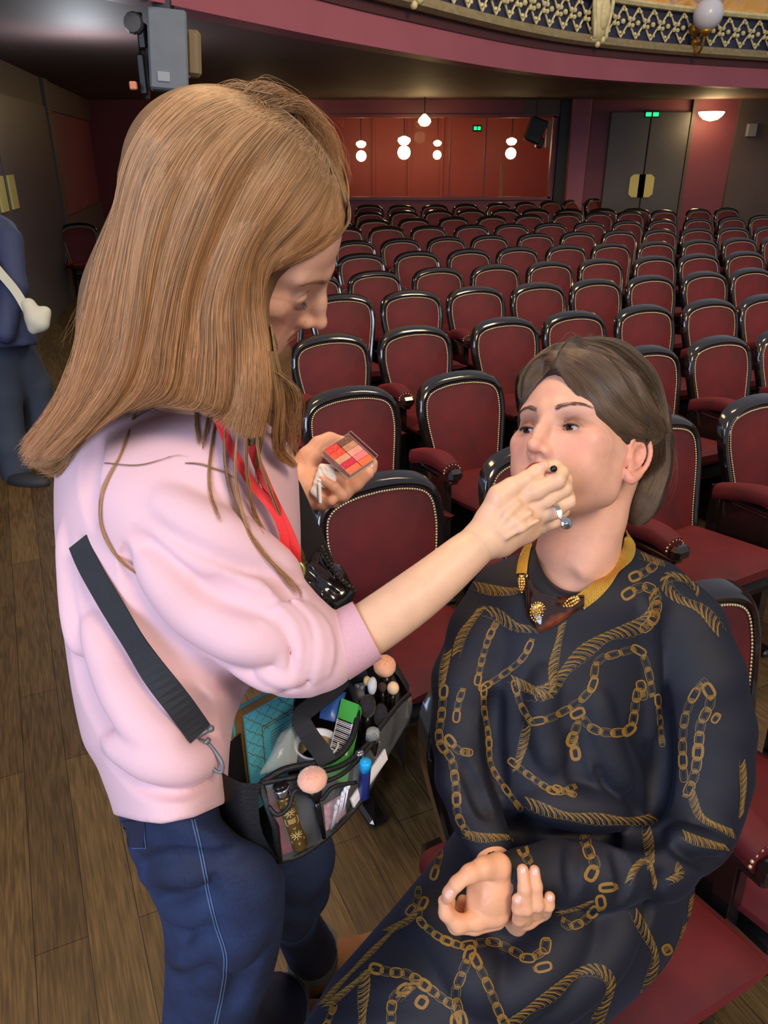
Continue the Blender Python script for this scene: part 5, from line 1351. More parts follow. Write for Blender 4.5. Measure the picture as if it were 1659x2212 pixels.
folds(FS, Tw, [
    ([(345, 1118), (420, 1165), (520, 1210), (600, 1235), (650, 1250)], .008, .005, .010), ([(360, 1100), (450, 1130), (560, 1150)], .006, .003, .010), ([(330, 1260), (430, 1340), (540, 1385)], .006, .004, .009), ([(450, 1250), (530, 1290), (600, 1300)], .006, .004, .009), ([(400, 1440), (480, 1465), (540, 1470)], .006, .004, .008), ([(300, 1160), (380, 1240), (480, 1300), (570, 1335)], .009, .006, .012),
    ([(265, 1180), (300, 1300), (400, 1390), (520, 1430)], .008, .005, .010), ([(290, 1330), (380, 1420), (500, 1480)], .010, .007, .012),
    ([(560, 1210), (620, 1270), (640, 1290)], .01, .005, .01), ([(605, 1300), (645, 1345), (658, 1402), (646, 1470)], .004, .0045, .004),
    ([(640, 1300), (684, 1352), (697, 1410), (684, 1470)], .004, .0045, .004), ([(652, 1300), (698, 1358), (710, 1410), (700, 1460)], .0035, .004, .003),
    ([(560, 1420), (600, 1440), (640, 1440), (660, 1480)], .008, .007, .008), ([(520, 1460), (570, 1450), (615, 1470), (625, 1490)], .007, .006, .008),
    ([(480, 1480), (540, 1490), (560, 1500)], .008, .006, .01), ([(540, 1380), (590, 1410), (640, 1415)], .008, .004, .010),
    ([(225, 1290), (260, 1400), (290, 1500), (340, 1580), (400, 1620)], .012, .004, .018), ([(150, 1350), (180, 1480), (230, 1560), (300, 1620)], .012, .004, .018),
    ([(175, 1180), (190, 1300), (220, 1380)], .012, .005, .016), ([(228, 1640), (300, 1690), (400, 1700), (480, 1668)], .008, .006, .010),
    ([(330, 1600), (380, 1640), (440, 1650)], .010, .005, .012), ([(200, 960), (190, 1040), (200, 1120)], .012, .005, .018), ([(400, 1480), (440, 1560), (470, 1620)], .010, .004, .014)], S_)
folds(FS, Tw, [
    ([(350, 1080), (450, 1130), (560, 1180), (630, 1225)], .016, .003, .02), ([(310, 1220), (400, 1330), (500, 1385), (590, 1400)], .016, .003, .02),
    ([(632, 1290), (678, 1345), (690, 1405), (676, 1480)], .0055, .0045, .004), ([(660, 1300), (704, 1352), (716, 1410), (706, 1465)], .0045, .004, .003), ([(600, 1310), (636, 1355), (648, 1410), (636, 1480)], .006, .0045, .005), ([(645, 1296), (690, 1348), (703, 1408), (692, 1472)], .004, .0035, .003), ([(560, 1345), (596, 1380), (610, 1430), (604, 1480)], .006, .004, .005), ([(618, 1302), (656, 1350), (668, 1408), (654, 1482)], .0045, .004, .0035),
    ([(560, 1450), (600, 1465), (640, 1470)], .008, .005, .008), ([(190, 1350), (230, 1460), (290, 1560), (370, 1610)], .016, .002, .02), ([(230, 1610), (320, 1650), (420, 1650), (480, 1620)], .014, .003, .016),
    ([(135, 1150), (150, 1300), (165, 1400)], .012, .004, .016), ([(500, 1440), (560, 1470), (600, 1485)], .008, .005, .008)], A_)
# armhole seam
folds(FS, Tw, [([(440, 1068), (380, 1080), (335, 1100), (285, 1130), (258, 1180), (250, 1240)], .0022, .0016, .002)], A_)
Vw, Qw = FS.mesh(2); Tw = bvh(Vw, Qw)
def knit(name, col):
    m = mat(name, col, .85, bump=.12, bscale=1500, var=.05, vscale=6, sheen=.3, sheencol=rgb(255, 225, 230)); return m
M_PINK = knit('pink_jersey', rgb(224, 186, 194))
# ribbing is real relief near cuff and hem
cu0, cu1 = Pc(742, 1386, .857), Pc(800, 1356, .857); ax_ = norm(cu1 - cu0)
rel = Vw - cu0; al = rel @ ax_; rad = rel - al[:, None] * ax_; e1 = norm(np.cross(ax_, [0, 0, 1])); e2 = np.cross(ax_, e1); th = np.arctan2(rad @ e2, rad @ e1)
w_ = np.clip((al - .004) / .004, 0, 1) * (np.linalg.norm(rad, axis=1) < .06) * (al < .05)
Vw = Vw + (rad / (np.linalg.norm(rad, axis=1)[:, None] + 1e-9)) * (np.sin(al * 2 * math.pi / .0030) * .0000 + np.sin(th * 70) * .0)[:, None] * w_[:, None]
link('sweatshirt', npmesh('sweatshirt', c2w(Vw), Qw), M_PINK, ST)
M_RIB = mat('pink_rib', rgb(218, 172, 182), .85, bump=.3, bscale=900, sheen=.3, sheencol=rgb(255, 225, 230))
q = MB()      # cuff ribs: fine cords around the cuff, following its edge
for i in range(30):
    t = i / 29; c = Pc(722 + (791 - 722) * t, 1402 + (1362 - 1402) * t, .857); r = (.0372 - .0022 * t)
    tilt = norm(ax_ + np.array([.0, .0, .12])); a1_ = norm(np.cross(tilt, [0, 0, 1])); a2_ = np.cross(tilt, a1_)
    q.tube([c2w(c + r * (a1_ * math.cos(a) * 1.0 + a2_ * math.sin(a) * .97)) for a in np.linspace(0, 2 * math.pi, 33)[:-1]], .00115, 5, closed=True)
q.build('cuff', M_RIB, ST, smooth=True)

# jeans
FJ = Field((-.52, -.86, .66), (.0, -.30, 1.42), .0042)
FJ.loft([(1735, 255, 480, .96, .14), (1765, 255, 480, .96, .14), (1800, 272, 520, .965, .14), (1840, 278, 580, .98, .14), (1880, 298, 612, .995, .14), (1930, 322, 616, 1.015, .14), (1980, 345, 614, 1.035, .135), (2040, 355, 606, 1.06, .13),
         (2120, 355, 585, 1.10, .12), (2212, 350, 548, 1.15, .11), (2330, 350, 520, 1.20, .10)], .01, ex=2.2)
FJ.pch([(440, 1790, 1.03, 70), (500, 1790, 1.10, 78), (560, 1790, 1.16, 74)], .03)
FJ.pch([(560, 1780, 1.16, 70), (640, 1850, 1.22, 78), (645, 1920, 1.27, 62), (632, 1990, 1.33, 42)], .02)
Vj, Qj = FJ.mesh(0); Tj = bvh(Vj, Qj)
folds(FJ, Tj, [([(300, 1880), (380, 1850), (470, 1860), (560, 1830)], .008, .003, .014), ([(350, 1950), (400, 1940), (470, 1900)], .008, .003, .014), ([(375, 2010), (420, 2030), (470, 1990)], .008, .003, .014),
               ([(360, 1900), (390, 1925), (420, 1925)], .008, .003, .012), ([(380, 2120), (420, 2100), (460, 2050)], .008, .003, .014), ([(560, 1950), (540, 2050), (500, 2180)], .014, .006, .02)], 'sub')
folds(FJ, Tj, [([(300, 1900), (370, 1890), (430, 1895)], .012, .005, .014), ([(350, 1970), (420, 1975), (480, 1940)], .012, .005, .014), ([(360, 2070), (420, 2065), (470, 2020)], .01, .005, .014), ([(540, 1880), (545, 1960), (510, 2080)], .02, .006, .03)], 'add')
Vj, Qj = FJ.mesh(2); Tj = bvh(Vj, Qj)
def denim():
    m = bpy.data.materials.new('denim'); m.use_nodes = True; nt = m.node_tree; L = nt.links; b = nt.nodes['Principled BSDF']; tc = nt.nodes.new('ShaderNodeTexCoord')
    n = nt.nodes.new('ShaderNodeTexNoise'); n.inputs['Scale'].default_value = 10; n.inputs['Detail'].default_value = 5; L.new(tc.outputs['Object'], n.inputs['Vector'])
    mp = nt.nodes.new('ShaderNodeMapping'); mp.inputs['Scale'].default_value = (260, 260, 60); L.new(tc.outputs['Object'], mp.inputs['Vector'])
    n2 = nt.nodes.new('ShaderNodeTexNoise'); n2.inputs['Scale'].default_value = 4; n2.inputs['Detail'].default_value = 2; L.new(mp.outputs[0], n2.inputs['Vector'])
    ad = nt.nodes.new('ShaderNodeMath'); ad.operation = 'MULTIPLY_ADD'; ad.inputs[1].default_value = .55; L.new(n2.outputs['Fac'], ad.inputs[0]); L.new(n.outputs['Fac'], ad.inputs[2])
    cr = nt.nodes.new('ShaderNodeValToRGB'); L.new(ad.outputs[0], cr.inputs[0]); cr.color_ramp.elements[0].position = .55; cr.color_ramp.elements[0].color = rgb(11, 20, 46); cr.color_ramp.elements[1].position = 1.0; cr.color_ramp.elements[1].color = rgb(30, 50, 92)
    L.new(cr.outputs[0], b.inputs['Base Color']); b.inputs['Roughness'].default_value = .8
    bp = nt.nodes.new('ShaderNodeBump'); bp.inputs['Strength'].default_value = .3; bp.inputs['Distance'].default_value = .001; L.new(n2.outputs['Fac'], bp.inputs['Height']); L.new(bp.outputs[0], b.inputs['Normal']); return m
M_DEN = denim(); M_SEAM = mat('pale_seam', rgb(80, 104, 146), .8); M_DEND = mat('dark_denim', rgb(26, 34, 62), .8, bump=.3, bscale=600)
sq = MB()
for dx in (-3, 3):
    sq.mi = 1; surf_ribbon(sq, Tj, spl([(416 + dx, 1770), (432 + dx, 1830), (445 + dx, 1900), (462 + dx, 1980), (484 + dx, 2050), (487 + dx, 2090), (478 + dx, 2150), (462 + dx, 2230)], 30), 2.6, off=.0008)
sq.mi = 1; surf_ribbon(sq, Tj, [(312, 1770), (313, 1800), (316, 1831)], 2.2, off=.001); surf_ribbon(sq, Tj, [(316, 1831), (290, 1832), (266, 1822)], 1.6, off=.001)
Vg = np.array(sq.v); Qg = np.array(sq.f)
me = npmesh('jeans', np.vstack([c2w(Vj), Vg]), np.vstack([Qj, Qg + len(Vj)]), True, np.concatenate([np.zeros(len(Qj), int), np.array(sq.m)])); JE = link('jeans', me, [M_DEN, M_SEAM], ST)
q = MB(); G = []
for y in np.linspace(1772, 1830, 8):
    G.append([c2w((lambda h: h[0] + h[1] * .0016)(hit(Tj, x, y) or hit(Tj, 300, 1800))) for x in np.linspace(max(262, 250 + (y - 1760) * .22), 313, 8)])
q.grid(G); q.build('back_pocket', M_DEND, JE, smooth=True)
# lower legs below the frame, turn-ups and boots
q = MB()
def leg(a, b, ra, rb): q.tube([np.array(a) + (np.array(b) - np.array(a)) * t for t in np.linspace(0, 1, 8)], np.linspace(ra, rb, 8), 20)
leg(Pw(432, 2300, 1.19), (-.23, 1.02, .17), .088, .072); leg(Pw(632, 1980, 1.33), (-.165, 1.16, .16), .040, .058)
q.build('trouser_legs', M_DEN, JE, smooth=True)
q = MB(); q.tube([(-.23, 1.02, .12), (-.23, 1.02, .19)], .074, 20); q.tube([(-.165, 1.17, .11), (-.165, 1.17, .175)], .059, 20); q.build('turn_up', mat('grey_denim_reverse', rgb(112, 116, 124), .8, var=.1), JE, smooth=True)
M_SUEDE = mat('brown_suede', rgb(146, 104, 70), .9, bump=.4, bscale=300, var=.15, vscale=12, sheen=.3, sheencol=rgb(200, 160, 120))
for i, (ax0, ay0, yaw) in enumerate(((-.155, 1.19, math.radians(-58)), (-.225, 1.04, math.radians(-62)))):
    FBt = Field((-.12, -.14, -.005), (.12, .24, .16), .004)
    FBt.cone((0, -.03, .12), (0, -.03, .05), .042, .040, .02); FBt.cone((0, -.03, .045), (0, .07, .04), .038, .038, .03); FBt.cone((0, .07, .035), (0, .15, .028), .042, .030, .03)
    FBt.op(lambda X, Y, Z: (0.004 - Z) + 0 * X + 0 * Y, (-.12, -.14, -.02), (.12, .24, .01), .002, 'sub') if False else None
    vv, qq = FBt.mesh(2); vv[:, 2] = np.maximum(vv[:, 2], .004)
    Rz_ = np.array(Matrix.Rotation(yaw, 3, 'Z')); w = vv @ Rz_.T + np.array([ax0, ay0, 0])
    bo = link('suede_boot', npmesh('suede_boot', w, qq[:, ::-1]), M_SUEDE, ST)
    q = MB(); out = [(.045 * math.cos(a) * (1 if math.sin(a) < 0 else .98), .055 + .13 * math.sin(a), 0) for a in np.linspace(0, 2 * math.pi, 28)[:-1]]
    q.prism([Rz_ @ np.array(p) + np.array([ax0, ay0, .001]) for p in out], (0, 0, .014)); q.build('sole', mat('dark_sole', rgb(50, 36, 26), .7), bo)
    q = MB(); q.tube(spl([Rz_ @ np.array(p) + np.array([ax0, ay0, 0]) for p in ((-.02, .035, .088), (.0, .03, .098), (.02, .03, .092), (.035, .015, .1))], 10), .003, 6); q.build('lace', mat('dark_lace', rgb(30, 20, 16), .7), bo, smooth=True)
print('standing body', time.time() - t1)
# ------------------------------------------------------------------ long red hair
t1 = time.time()
FQ = Field((-.56, .0, .60), (.02, .54, 1.10), .0036)
fn = hair_cap(HM, [((.0, .09, .083), (-.06, .07, .05), (-.082, -.004, .022)), ((.0, .09, .083), (.066, .055, .040), (.086, .035, -.03))], rad=(.094, .116, .098), cen=(0, -.022, .036))
FQ.op(fn, HM.c - .16, HM.c + .16, .004)
FQ.loft([(400, 262, 600, .84, .085), (500, 218, 575, .85, .095), (600, 176, 570, .86, .10), (680, 164, 582, .87, .105), (760, 160, 592, .875, .105), (820, 146, 598, .88, .105), (870, 124, 600, .885, .10), (915, 104, 604, .89, .09), (960, 84, 560, .90, .05)], .03, ex=2.1,
        bot=lambda u: np.interp(u, [60, 130, 200, 300, 440, 520, 610], [975, 940, 850, 800, 810, 870, 900]))
FQ.pch([(540, 270, .86, 60), (620, 290, .875, 58), (680, 345, .89, 48), (715, 400, .89, 32)], .03)
FQ.pch([(180, 900, .93, 45), (130, 960, .94, 38), (95, 990, .95, 22)], .03)
FQ.pch([(590, 760, .93, 40), (596, 860, .96, 34), (590, 930, .97, 26), (612, 985, .98, 10)], .02)
FQ.pch([(545, 640, .80, 30), (560, 750, .80, 30), (556, 850, .79, 26), (548, 920, .79, 16), (542, 960, .79, 7)], .02)
Vq, Qq = FQ.mesh(1); Tq = bvh(Vq, Qq)
folds(FQ, Tq, [([(330, 420), (300, 560), (290, 700), (230, 850)], .010, .006, .014), ([(420, 360), (390, 520), (385, 700), (350, 880)], .010, .007, .012), ([(540, 400), (470, 560), (470, 720), (440, 880)], .010, .006, .012),
               ([(560, 560), (540, 640), (530, 760), (500, 900)], .008, .006, .010), ([(300, 640), (260, 780), (180, 900)], .010, .005, .012), ([(600, 330), (520, 420), (480, 560)], .01, .004, .014)], 'sub')
folds(FQ, Tq, [([(380, 350), (340, 480), (330, 640), (300, 800)], .012, .006, .014), ([(480, 330), (430, 480), (430, 640), (400, 830)], .012, .006, .014), ([(600, 420), (520, 520), (510, 660), (540, 800), (520, 930)], .012, .006, .014)], 'add')
Vq, Qq = FQ.mesh(1); Tq0 = bvh(Vq, Qq)
M_RB = mat('red_hair_base', rgb(112, 84, 56), .6, bump=.6, bscale=120, var=.25, vscale=30)
HQ = link('hair', npmesh('hair', c2w(Vq), Qq), M_RB, ST)
Tq = bvh(*joinVQ([(Vq, Qq), (Vw, Qw), (VV[:n1], QQ[:len(Q)])]))
M_RS = hair_material('red_hair', rgb(140, 110, 76), rgb(172, 124, 78), .38, .55)
P1 = [[(588, 206), (480, 188), (398, 194), (318, 260), (270, 350), (248, 450), (205, 600), (170, 760), (128, 880), (52, 985)],
      [(590, 212), (500, 196), (415, 215), (330, 300), (280, 420), (250, 560), (225, 680), (160, 860), (70, 985)],
      [(600, 225), (500, 215), (400, 270), (320, 380), (285, 520), (262, 660), (240, 780), (170, 900), (80, 985)],
      [(610, 232), (520, 235), (430, 300), (360, 420), (320, 560), (300, 700), (270, 820), (212, 900), (128, 990)],
      [(625, 245), (560, 260), (480, 340), (420, 470), (375, 600), (350, 720), (330, 830), (250, 892)],
      [(645, 262), (600, 290), (530, 390), (470, 520), (430, 640), (420, 760), (402, 860), (338, 872)],
      [(668, 285), (640, 320), (580, 420), (515, 540), (480, 660), (480, 780), (470, 880), (428, 880)],
      [(690, 310), (675, 360), (620, 440), (550, 540), (528, 640), (530, 760), (526, 860), (512, 945)],
      [(715, 350), (705, 400), (650, 480), (572, 560), (560, 650), (575, 750), (580, 850), (566, 945)]]
P2 = [[(600, 215), (665, 245), (715, 320), (740, 400), (735, 470), (690, 540), (600, 585)], [(640, 232), (700, 280), (740, 360), (752, 430), (730, 500), (670, 548)], [(660, 260), (705, 310), (735, 380), (740, 450), (715, 500), (620, 560), (560, 600)], [(715, 350), (722, 410), (690, 500), (620, 560), (560, 590), (548, 640)], [(735, 380), (742, 430), (725, 500), (660, 550), (590, 585), (556, 604)],
      [(745, 410), (755, 450), (745, 495), (700, 535), (640, 560), (580, 588)], [(752, 430), (757, 465), (748, 490), (716, 520), (660, 548)]]
PB = [P1[-1], P2[3] if len(P2) > 3 else P2[0]]
PB = [P1[-1], [(716, 350), (712, 405), (668, 492), (596, 566), (568, 640), (580, 740), (585, 840)], [(718, 350), (718, 410), (682, 498), (612, 562), (565, 600), (552, 650), (556, 720)], [(715, 350), (722, 410), (690, 500), (620, 560), (560, 590), (548, 640), (545, 700)]]
P3 = [[(560, 640), (575, 740), (565, 860), (560, 980), (600, 1100), (640, 1200)], [(540, 700), (540, 820), (510, 960), (520, 1080), (560, 1180), (640, 1280)], [(520, 780), (500, 880), (450, 960), (455, 1080), (500, 1180), (580, 1250)]]
LK = [([(530, 850), (512, 940), (510, 1050), (540, 1150), (595, 1225), (640, 1285)], 110), ([(480, 850), (458, 950), (452, 1050), (475, 1130)], 50), ([(560, 860), (556, 960), (580, 1050), (604, 1110), (640, 1180)], 90), ([(596, 880), (598, 950), (622, 1000)], 70), ([(505, 850), (484, 940), (498, 1060), (556, 1180), (636, 1262), (652, 1292)], 60),
      ([(430, 840), (424, 900), (430, 960)], 60), ([(540, 850), (532, 980), (545, 1090), (572, 1155)], 80), ([(575, 860), (566, 940), (556, 1010), (560, 1060)], 80), ([(460, 860), (450, 900), (440, 970)], 40), ([(400, 1000), (440, 1005), (500, 1030), (530, 1060)], 6), ([(225, 1000), (300, 1005), (380, 985), (420, 990)], 4)]
P4 = [[(330, 820), (290, 900), (262, 980), (222, 1060), (220, 1140), (260, 1210), (335, 1265)], [(345, 820), (300, 900), (270, 960), (230, 1050), (228, 1130), (270, 1210), (330, 1262)]]
P5 = [[(585, 700), (600, 800), (606, 900), (600, 960), (636, 1004)], [(596, 760), (612, 860), (612, 940), (615, 980), (640, 1008)], [(580, 760), (596, 860), (590, 940), (600, 985), (634, 1006)]]
P6 = [[(290, 400), (225, 510), (190, 640), (172, 760), (130, 880), (60, 960)], [(280, 480), (225, 560), (200, 680), (165, 800), (110, 900), (50, 985)], [(260, 600), (200, 700), (180, 800), (130, 900), (70, 1010)]]
P7 = [[(180, 880), (140, 940), (110, 980), (60, 975)], [(190, 900), (150, 960), (110, 1000), (55, 1000)], [(200, 920), (160, 980), (130, 1020), (110, 1025)]]
PF = [[(560, 215), (500, 180), (430, 210), (330, 300)], [(600, 230), (650, 215), (700, 270), (715, 350)], [(620, 235), (680, 250), (730, 320), (750, 400)], [(520, 210), (560, 175), (610, 190), (660, 240)], [(280, 420), (210, 540), (170, 660), (120, 760)]]
PG = [[(596, 780), (615, 860), (630, 940), (650, 1000)], [(590, 800), (650, 850), (640, 930), (610, 990)]]
pst = strands(Tq, [(P1, 17000, 4.6, .010, .40), (P2, 3200, 2.0, .004, .12), (PB, 2600, 2.0, .004, .15), *[([g], n_, 3.2, .002, .5) for g, n_ in LK], ([P4[0]], 80, 3.0, .002, .3), (P5, 900, 4.0, .008, .2), (P6, 2600, 11.0, .01, .4), (P7, 700, 7.0, .008, .3), (PF, 600, 13.0, .008, .45), (PG, 120, 9, .01, .4)], K=28, lift=.0022, hang=.0035)
hair_obj('hair_strands', pst, .00026, M_RS, HQ)
print('standing hair', time.time() - t1)
# ================================================================== MAN AT THE LEFT EDGE
t1 = time.time()
MN = empty('person', (-2.2, 4.25, 0), label='person in a blue jacket walking at the left edge, cream bag on the hip', cat='person')
d0 = 4.15
Vn, Qn = coarse([[(Pc(-55, 380, 4.1), .105), (Pc(-57, 425, 4.12), .06), (Pc(-55, 480, 4.15), .10)], [(Pc(-50, 520, 4.24), .08), (Pc(-40, 720, 4.32), .08)],
                 [(Pc(-100, 510, 4.22), .04), (Pc(-115, 620, 4.22), .035), (Pc(-100, 740, 4.15), .03)], [(Pc(5, 520, 4.22), .035), (Pc(0, 620, 4.25), .03), (Pc(-25, 700, 4.22), .03)],
                 [(Pc(0, 760, 4.4), .05), (Pc(5, 850, 4.5), .04), (Pc(30, 1000, 4.64), .03)], [(Pc(20, 760, 4.47), .05), (Pc(72, 840, 4.66), .035), (Pc(64, 980, 4.8), .025)]], .014, .03)
me = npmesh('body', c2w(Vn), Qn); setcol(me, np.tile(np.array(rgb(205, 160, 130)[:3]), (len(Vn), 1))); link('body', me, SKIN, MN)
FN = Field((-2.7, .5, 3.8), (-1.7, 1.9, 4.9), .014)
FN.loft([(452, -85, -25, 4.2, .08), (475, -120, 22, 4.22, .13), (500, -135, 40, 4.24, .15), (560, -130, 47, 4.26, .16), (640, -125, 52, 4.28, .16), (700, -120, 68, 4.3, .17), (745, -118, 82, 4.32, .18), (768, -115, 60, 4.33, .18)], .03, bot=lambda u: np.interp(u, [-120, 0, 80], [755, 752, 745]))
FN.pch([(20, 520, 4.15, 28), (30, 620, 4.12, 26), (10, 720, 4.1, 22)], .04); FN.pch([(-115, 520, 4.2, 28), (-125, 620, 4.2, 25), (-100, 720, 4.15, 22)], .04)
v, q_ = FN.mesh(1); link('jacket', npmesh('jacket', c2w(v), q_), mat('blue_jacket', rgb(52, 64, 98), .8, bump=.2, bscale=60, var=.08, vscale=3), MN)
FN = Field((-2.6, -.3, 4.0), (-1.6, 1.1, 5.1), .014)
FN.pch([(0, 745, 4.38, 46), (5, 850, 4.5, 38), (22, 960, 4.6, 32), (38, 1030, 4.66, 30)], .04); FN.pch([(20, 750, 4.45, 50), (72, 830, 4.65, 36), (88, 900, 4.75, 30), (62, 990, 4.8, 24)], .03)
v, q_ = FN.mesh(1); link('trousers', npmesh('trousers', c2w(v), q_), mat('slate_trousers', rgb(56, 66, 84), .85, var=.08, vscale=4), MN)
for px, py, yw in ((62, 1040, .9), (70, 1000, .9)):
    c = onz(px, py, .04); q = MB(); q.ball(c, (.14, .055, .05), 8, np.array(Matrix.Rotation(-yw * .2, 3, 'Z'))); q.box(c + np.array([0, 0, -.03]), (.25, .09, .02), bev=.008); q.build('shoe', mat('charcoal_shoe', rgb(44, 48, 54), .6), MN, smooth=True)
q = MB(); q.ball(Pw(-57, 368, 4.1), (.1, .11, .12), 10); q.build('hair', mat('dark_hair_far', rgb(50, 40, 34), .6), MN, smooth=True)
BGc = empty('cream_shoulder_bag', Pw(80, 680, 4.05), label='small cream cloth bag hanging from the strap of the person at the left edge', cat='bag')
FN = Field(Pc(20, 760, 3.9) - .05, Pc(130, 610, 4.2) + .05, .008); FN.pch([(62, 660, 4.05, 16), (78, 690, 4.05, 20), (92, 678, 4.05, 14)], .03); FN.pch([(72, 712, 4.05, 10), (90, 700, 4.05, 12), (100, 672, 4.05, 8)], .03)
v, q_ = FN.mesh(1); M_CR = mat('cream_cloth', rgb(196, 200, 184), .8, bump=.3, bscale=60); link('bag_body', npmesh('bag_body', c2w(v), q_), M_CR, BGc)
q = MB(); pp = spl([(-110, 480), (-50, 530), (0, 588), (35, 630), (60, 672)], 16); q.ribbon([Pw(p[0], p[1], 4.03) for p in pp], -cF, .045, .006); q.build('bag_strap', M_CR, BGc)

# ================================================================== LANYARD, STRAPS, POUCH
M_WEB = mat('black_webbing', rgb(30, 33, 38), .7, bump=.25, bscale=1200, var=.1, vscale=60)
def on(T, p, off, dflt=.9):
    h = hit(T, p[0], p[1]); return (h[0] + h[1] * off) if h is not None else Pc(p[0], p[1], dflt)
BAG = empty('makeup_belt_bag', Pw(640, 1830, .97), label='black and clear vinyl makeup bag full of brushes slung at the standing woman\'s hip', cat='bag')
# rear strap over the sweatshirt
def strap(q, T, path, w, off, n=30):
    P = spl(path, n); O = [on(T, p, off) for p in P]; z = np.array([o[2] for o in O]); zz_ = np.pad(z, 3, 'edge'); z = np.array([zz_[i:i + 7].min() for i in range(len(z))]); z = np.convolve(np.pad(z, 4, 'edge'), np.ones(9) / 9, 'valid'); z = np.minimum(z, np.array([o[2] for o in O]) + .001); z = np.convolve(np.pad(z, 3, 'edge'), np.ones(7) / 7, 'valid')
    W = [c2w(Pc(p[0], p[1], a)) for p, a, o in zip(P, z, O)]
    N = np.array([(hit(T, p[0], p[1]) or (0, np.array([0, 0, -1.0])))[1] for p in P]) @ CW
    for _ in range(6): N[1:-1] = (N[:-2] + N[1:-1] * 2 + N[2:]) / 4
    N = N * .5 - cF * .5; N /= np.linalg.norm(N, axis=1)[:, None]; q.ribbon(W, N, w, .0022)
q = MB(); strap(q, Tw, [(170, 1170), (200, 1235), (262, 1340), (325, 1440), (385, 1520), (432, 1585)], .028, .009)
for t in np.linspace(0, 1, 2): pass
q.build('shoulder_strap', M_WEB, BAG)
q = MB(); P_ = [(560, 930, .99), (590, 985, .985), (628, 1060, .98), (672, 1160, .98), (712, 1260, .99), (745, 1370, 1.02), (775, 1470, 1.06)]
q.ribbon(spl([Pw(*p) for p in P_], 24), -cF + np.array([-.5, 0, .1]), .034, .003); q.build('front_strap', M_WEB, BAG)
M_GREY = mat('grey_buckle', rgb(110, 114, 124), .35, .2); M_CHR = mat('chrome', rgb(200, 202, 208), .15, 1.0); M_PLB = mat('gloss_black', rgb(14, 14, 16), .2)
zb = on(Tw, (430, 1590), .006)[2] - .011
q = MB(); q.tube([Pw(398, 1606, zb), Pw(455, 1574, zb)], .003, 8); q.ball(Pw(398, 1606, zb), .0042, 6); q.ball(Pw(455, 1574, zb), .0042, 6); q.tube([Pw(405, 1608, zb), Pw(430, 1618, zb), Pw(452, 1596, zb)], .003, 8); q.ball(Pw(434, 1607, zb), .0062, 6); q.build('strap_buckle', M_GREY, BAG, smooth=True)
q = MB(); q.tube(spl([Pw(434, 1612, zb), Pw(448, 1640, zb), Pw(462, 1662, zb - .002), Pw(478, 1668, zb - .002), Pw(480, 1650, zb - .002), Pw(466, 1626, zb), Pw(450, 1606, zb)], 26), .0022, 8); q.build('snap_hook', M_GREY, BAG, smooth=True)

# ------------------------------------------------ bag body
rimF = spl([(562, 1692, .872), (620, 1682, .885), (690, 1668, .90), (745, 1650, .92), (790, 1612, .95), (830, 1560, .99), (862, 1520, 1.03), (884, 1500, 1.06)], 30)
botF = spl([(603, 1860, .905), (650, 1846, .915), (700, 1812, .935), (745, 1770, .96), (785, 1722, .985), (820, 1660, 1.02), (845, 1610, 1.05), (868, 1575, 1.075)], 30)
rimB = spl([(452, 1640, .915), (500, 1600, .935), (560, 1550, .97), (640, 1500, 1.02), (720, 1450, 1.08), (790, 1425, 1.12), (850, 1450, 1.12), (884, 1500, 1.07)], 30)
W_ = lambda A: np.array([Pw(*p) for p in A])
RF, BF, RB = W_(rimF), W_(botF), W_(rimB)
BB = RB + np.array([0, 0, -.15]); BB[:, 1] += -.01; BB[-1] = BF[-1]
M_VIN = bpy.data.materials.new('clear_vinyl'); M_VIN.use_nodes = True
b_ = M_VIN.node_tree.nodes['Principled BSDF']; b_.inputs['Base Color'].default_value = (.8, .85, .9, 1); b_.inputs['Alpha'].default_value = .09; b_.inputs['Roughness'].default_value = .08; b_.inputs['Specular IOR Level'].default_value = .8
M_BAGC = mat('black_nylon', rgb(16, 17, 21), .55, bump=.4, bscale=300)
nf = norm(np.cross(RF[-1] - RF[0], [0, 0, 1])); nf = nf if nf @ (CAMO - RF[5]) > 0 else -nf
q = MB(); G = []
for i in range(30):
    G.append([RF[i] + (BF[i] - RF[i]) * t + nf * .012 * math.sin(math.pi * t) + nf * .002 * math.sin(i * .9 + t * 7) for t in np.linspace(0, 1, 9)])
q.grid(G); q.build('vinyl_front', M_VIN, BAG, smooth=True)
q = MB(); G2_ = [[RB[i] + (BB[i] - RB[i]) * t for t in np.linspace(0, 1, 6)] for i in range(30)]; q.grid(G2_); q.build('back_panel', M_BAGC, BAG, smooth=True)
q = MB(); q.grid([[BF[i] + (BB[i] - BF[i]) * t for t in np.linspace(0, 1, 4)] for i in range(30)]); q.build('bottom_panel', M_BAGC, BAG, smooth=True)
q = MB(); gl = W_([(452, 1640, .915), (480, 1668, .88), (520, 1690, .862), (562, 1692, .866)]); gb = W_([(545, 1850, .945), (560, 1862, .925), (585, 1868, .91), (608, 1862, .90)])
q.grid([[a + (b - a) * t + np.array([-.01, -.008, 0]) * math.sin(math.pi * t) for t in np.linspace(0, 1, 8)] for a, b in zip(spl(gl, 10), spl(gb, 10))]); q.build('side_gusset', M_BAGC, BAG, smooth=True)
q = MB(); q.grid([[BB[0] + (a - BB[0]) * t for t in (0, 1)] for a in spl(gb, 10)]); q.grid([[gl[0] + (gb[0] - gl[0]) * t, BB[0] * t + RB[0] * (1 - t)] for t in np.linspace(0, 1, 5)]); q.build('gusset_lining', M_BAGC, BAG)
def binding(A, r, name, m=M_BAGC): q = MB(); q.tube(A, r, 8); q.build(name, m, BAG, smooth=True)
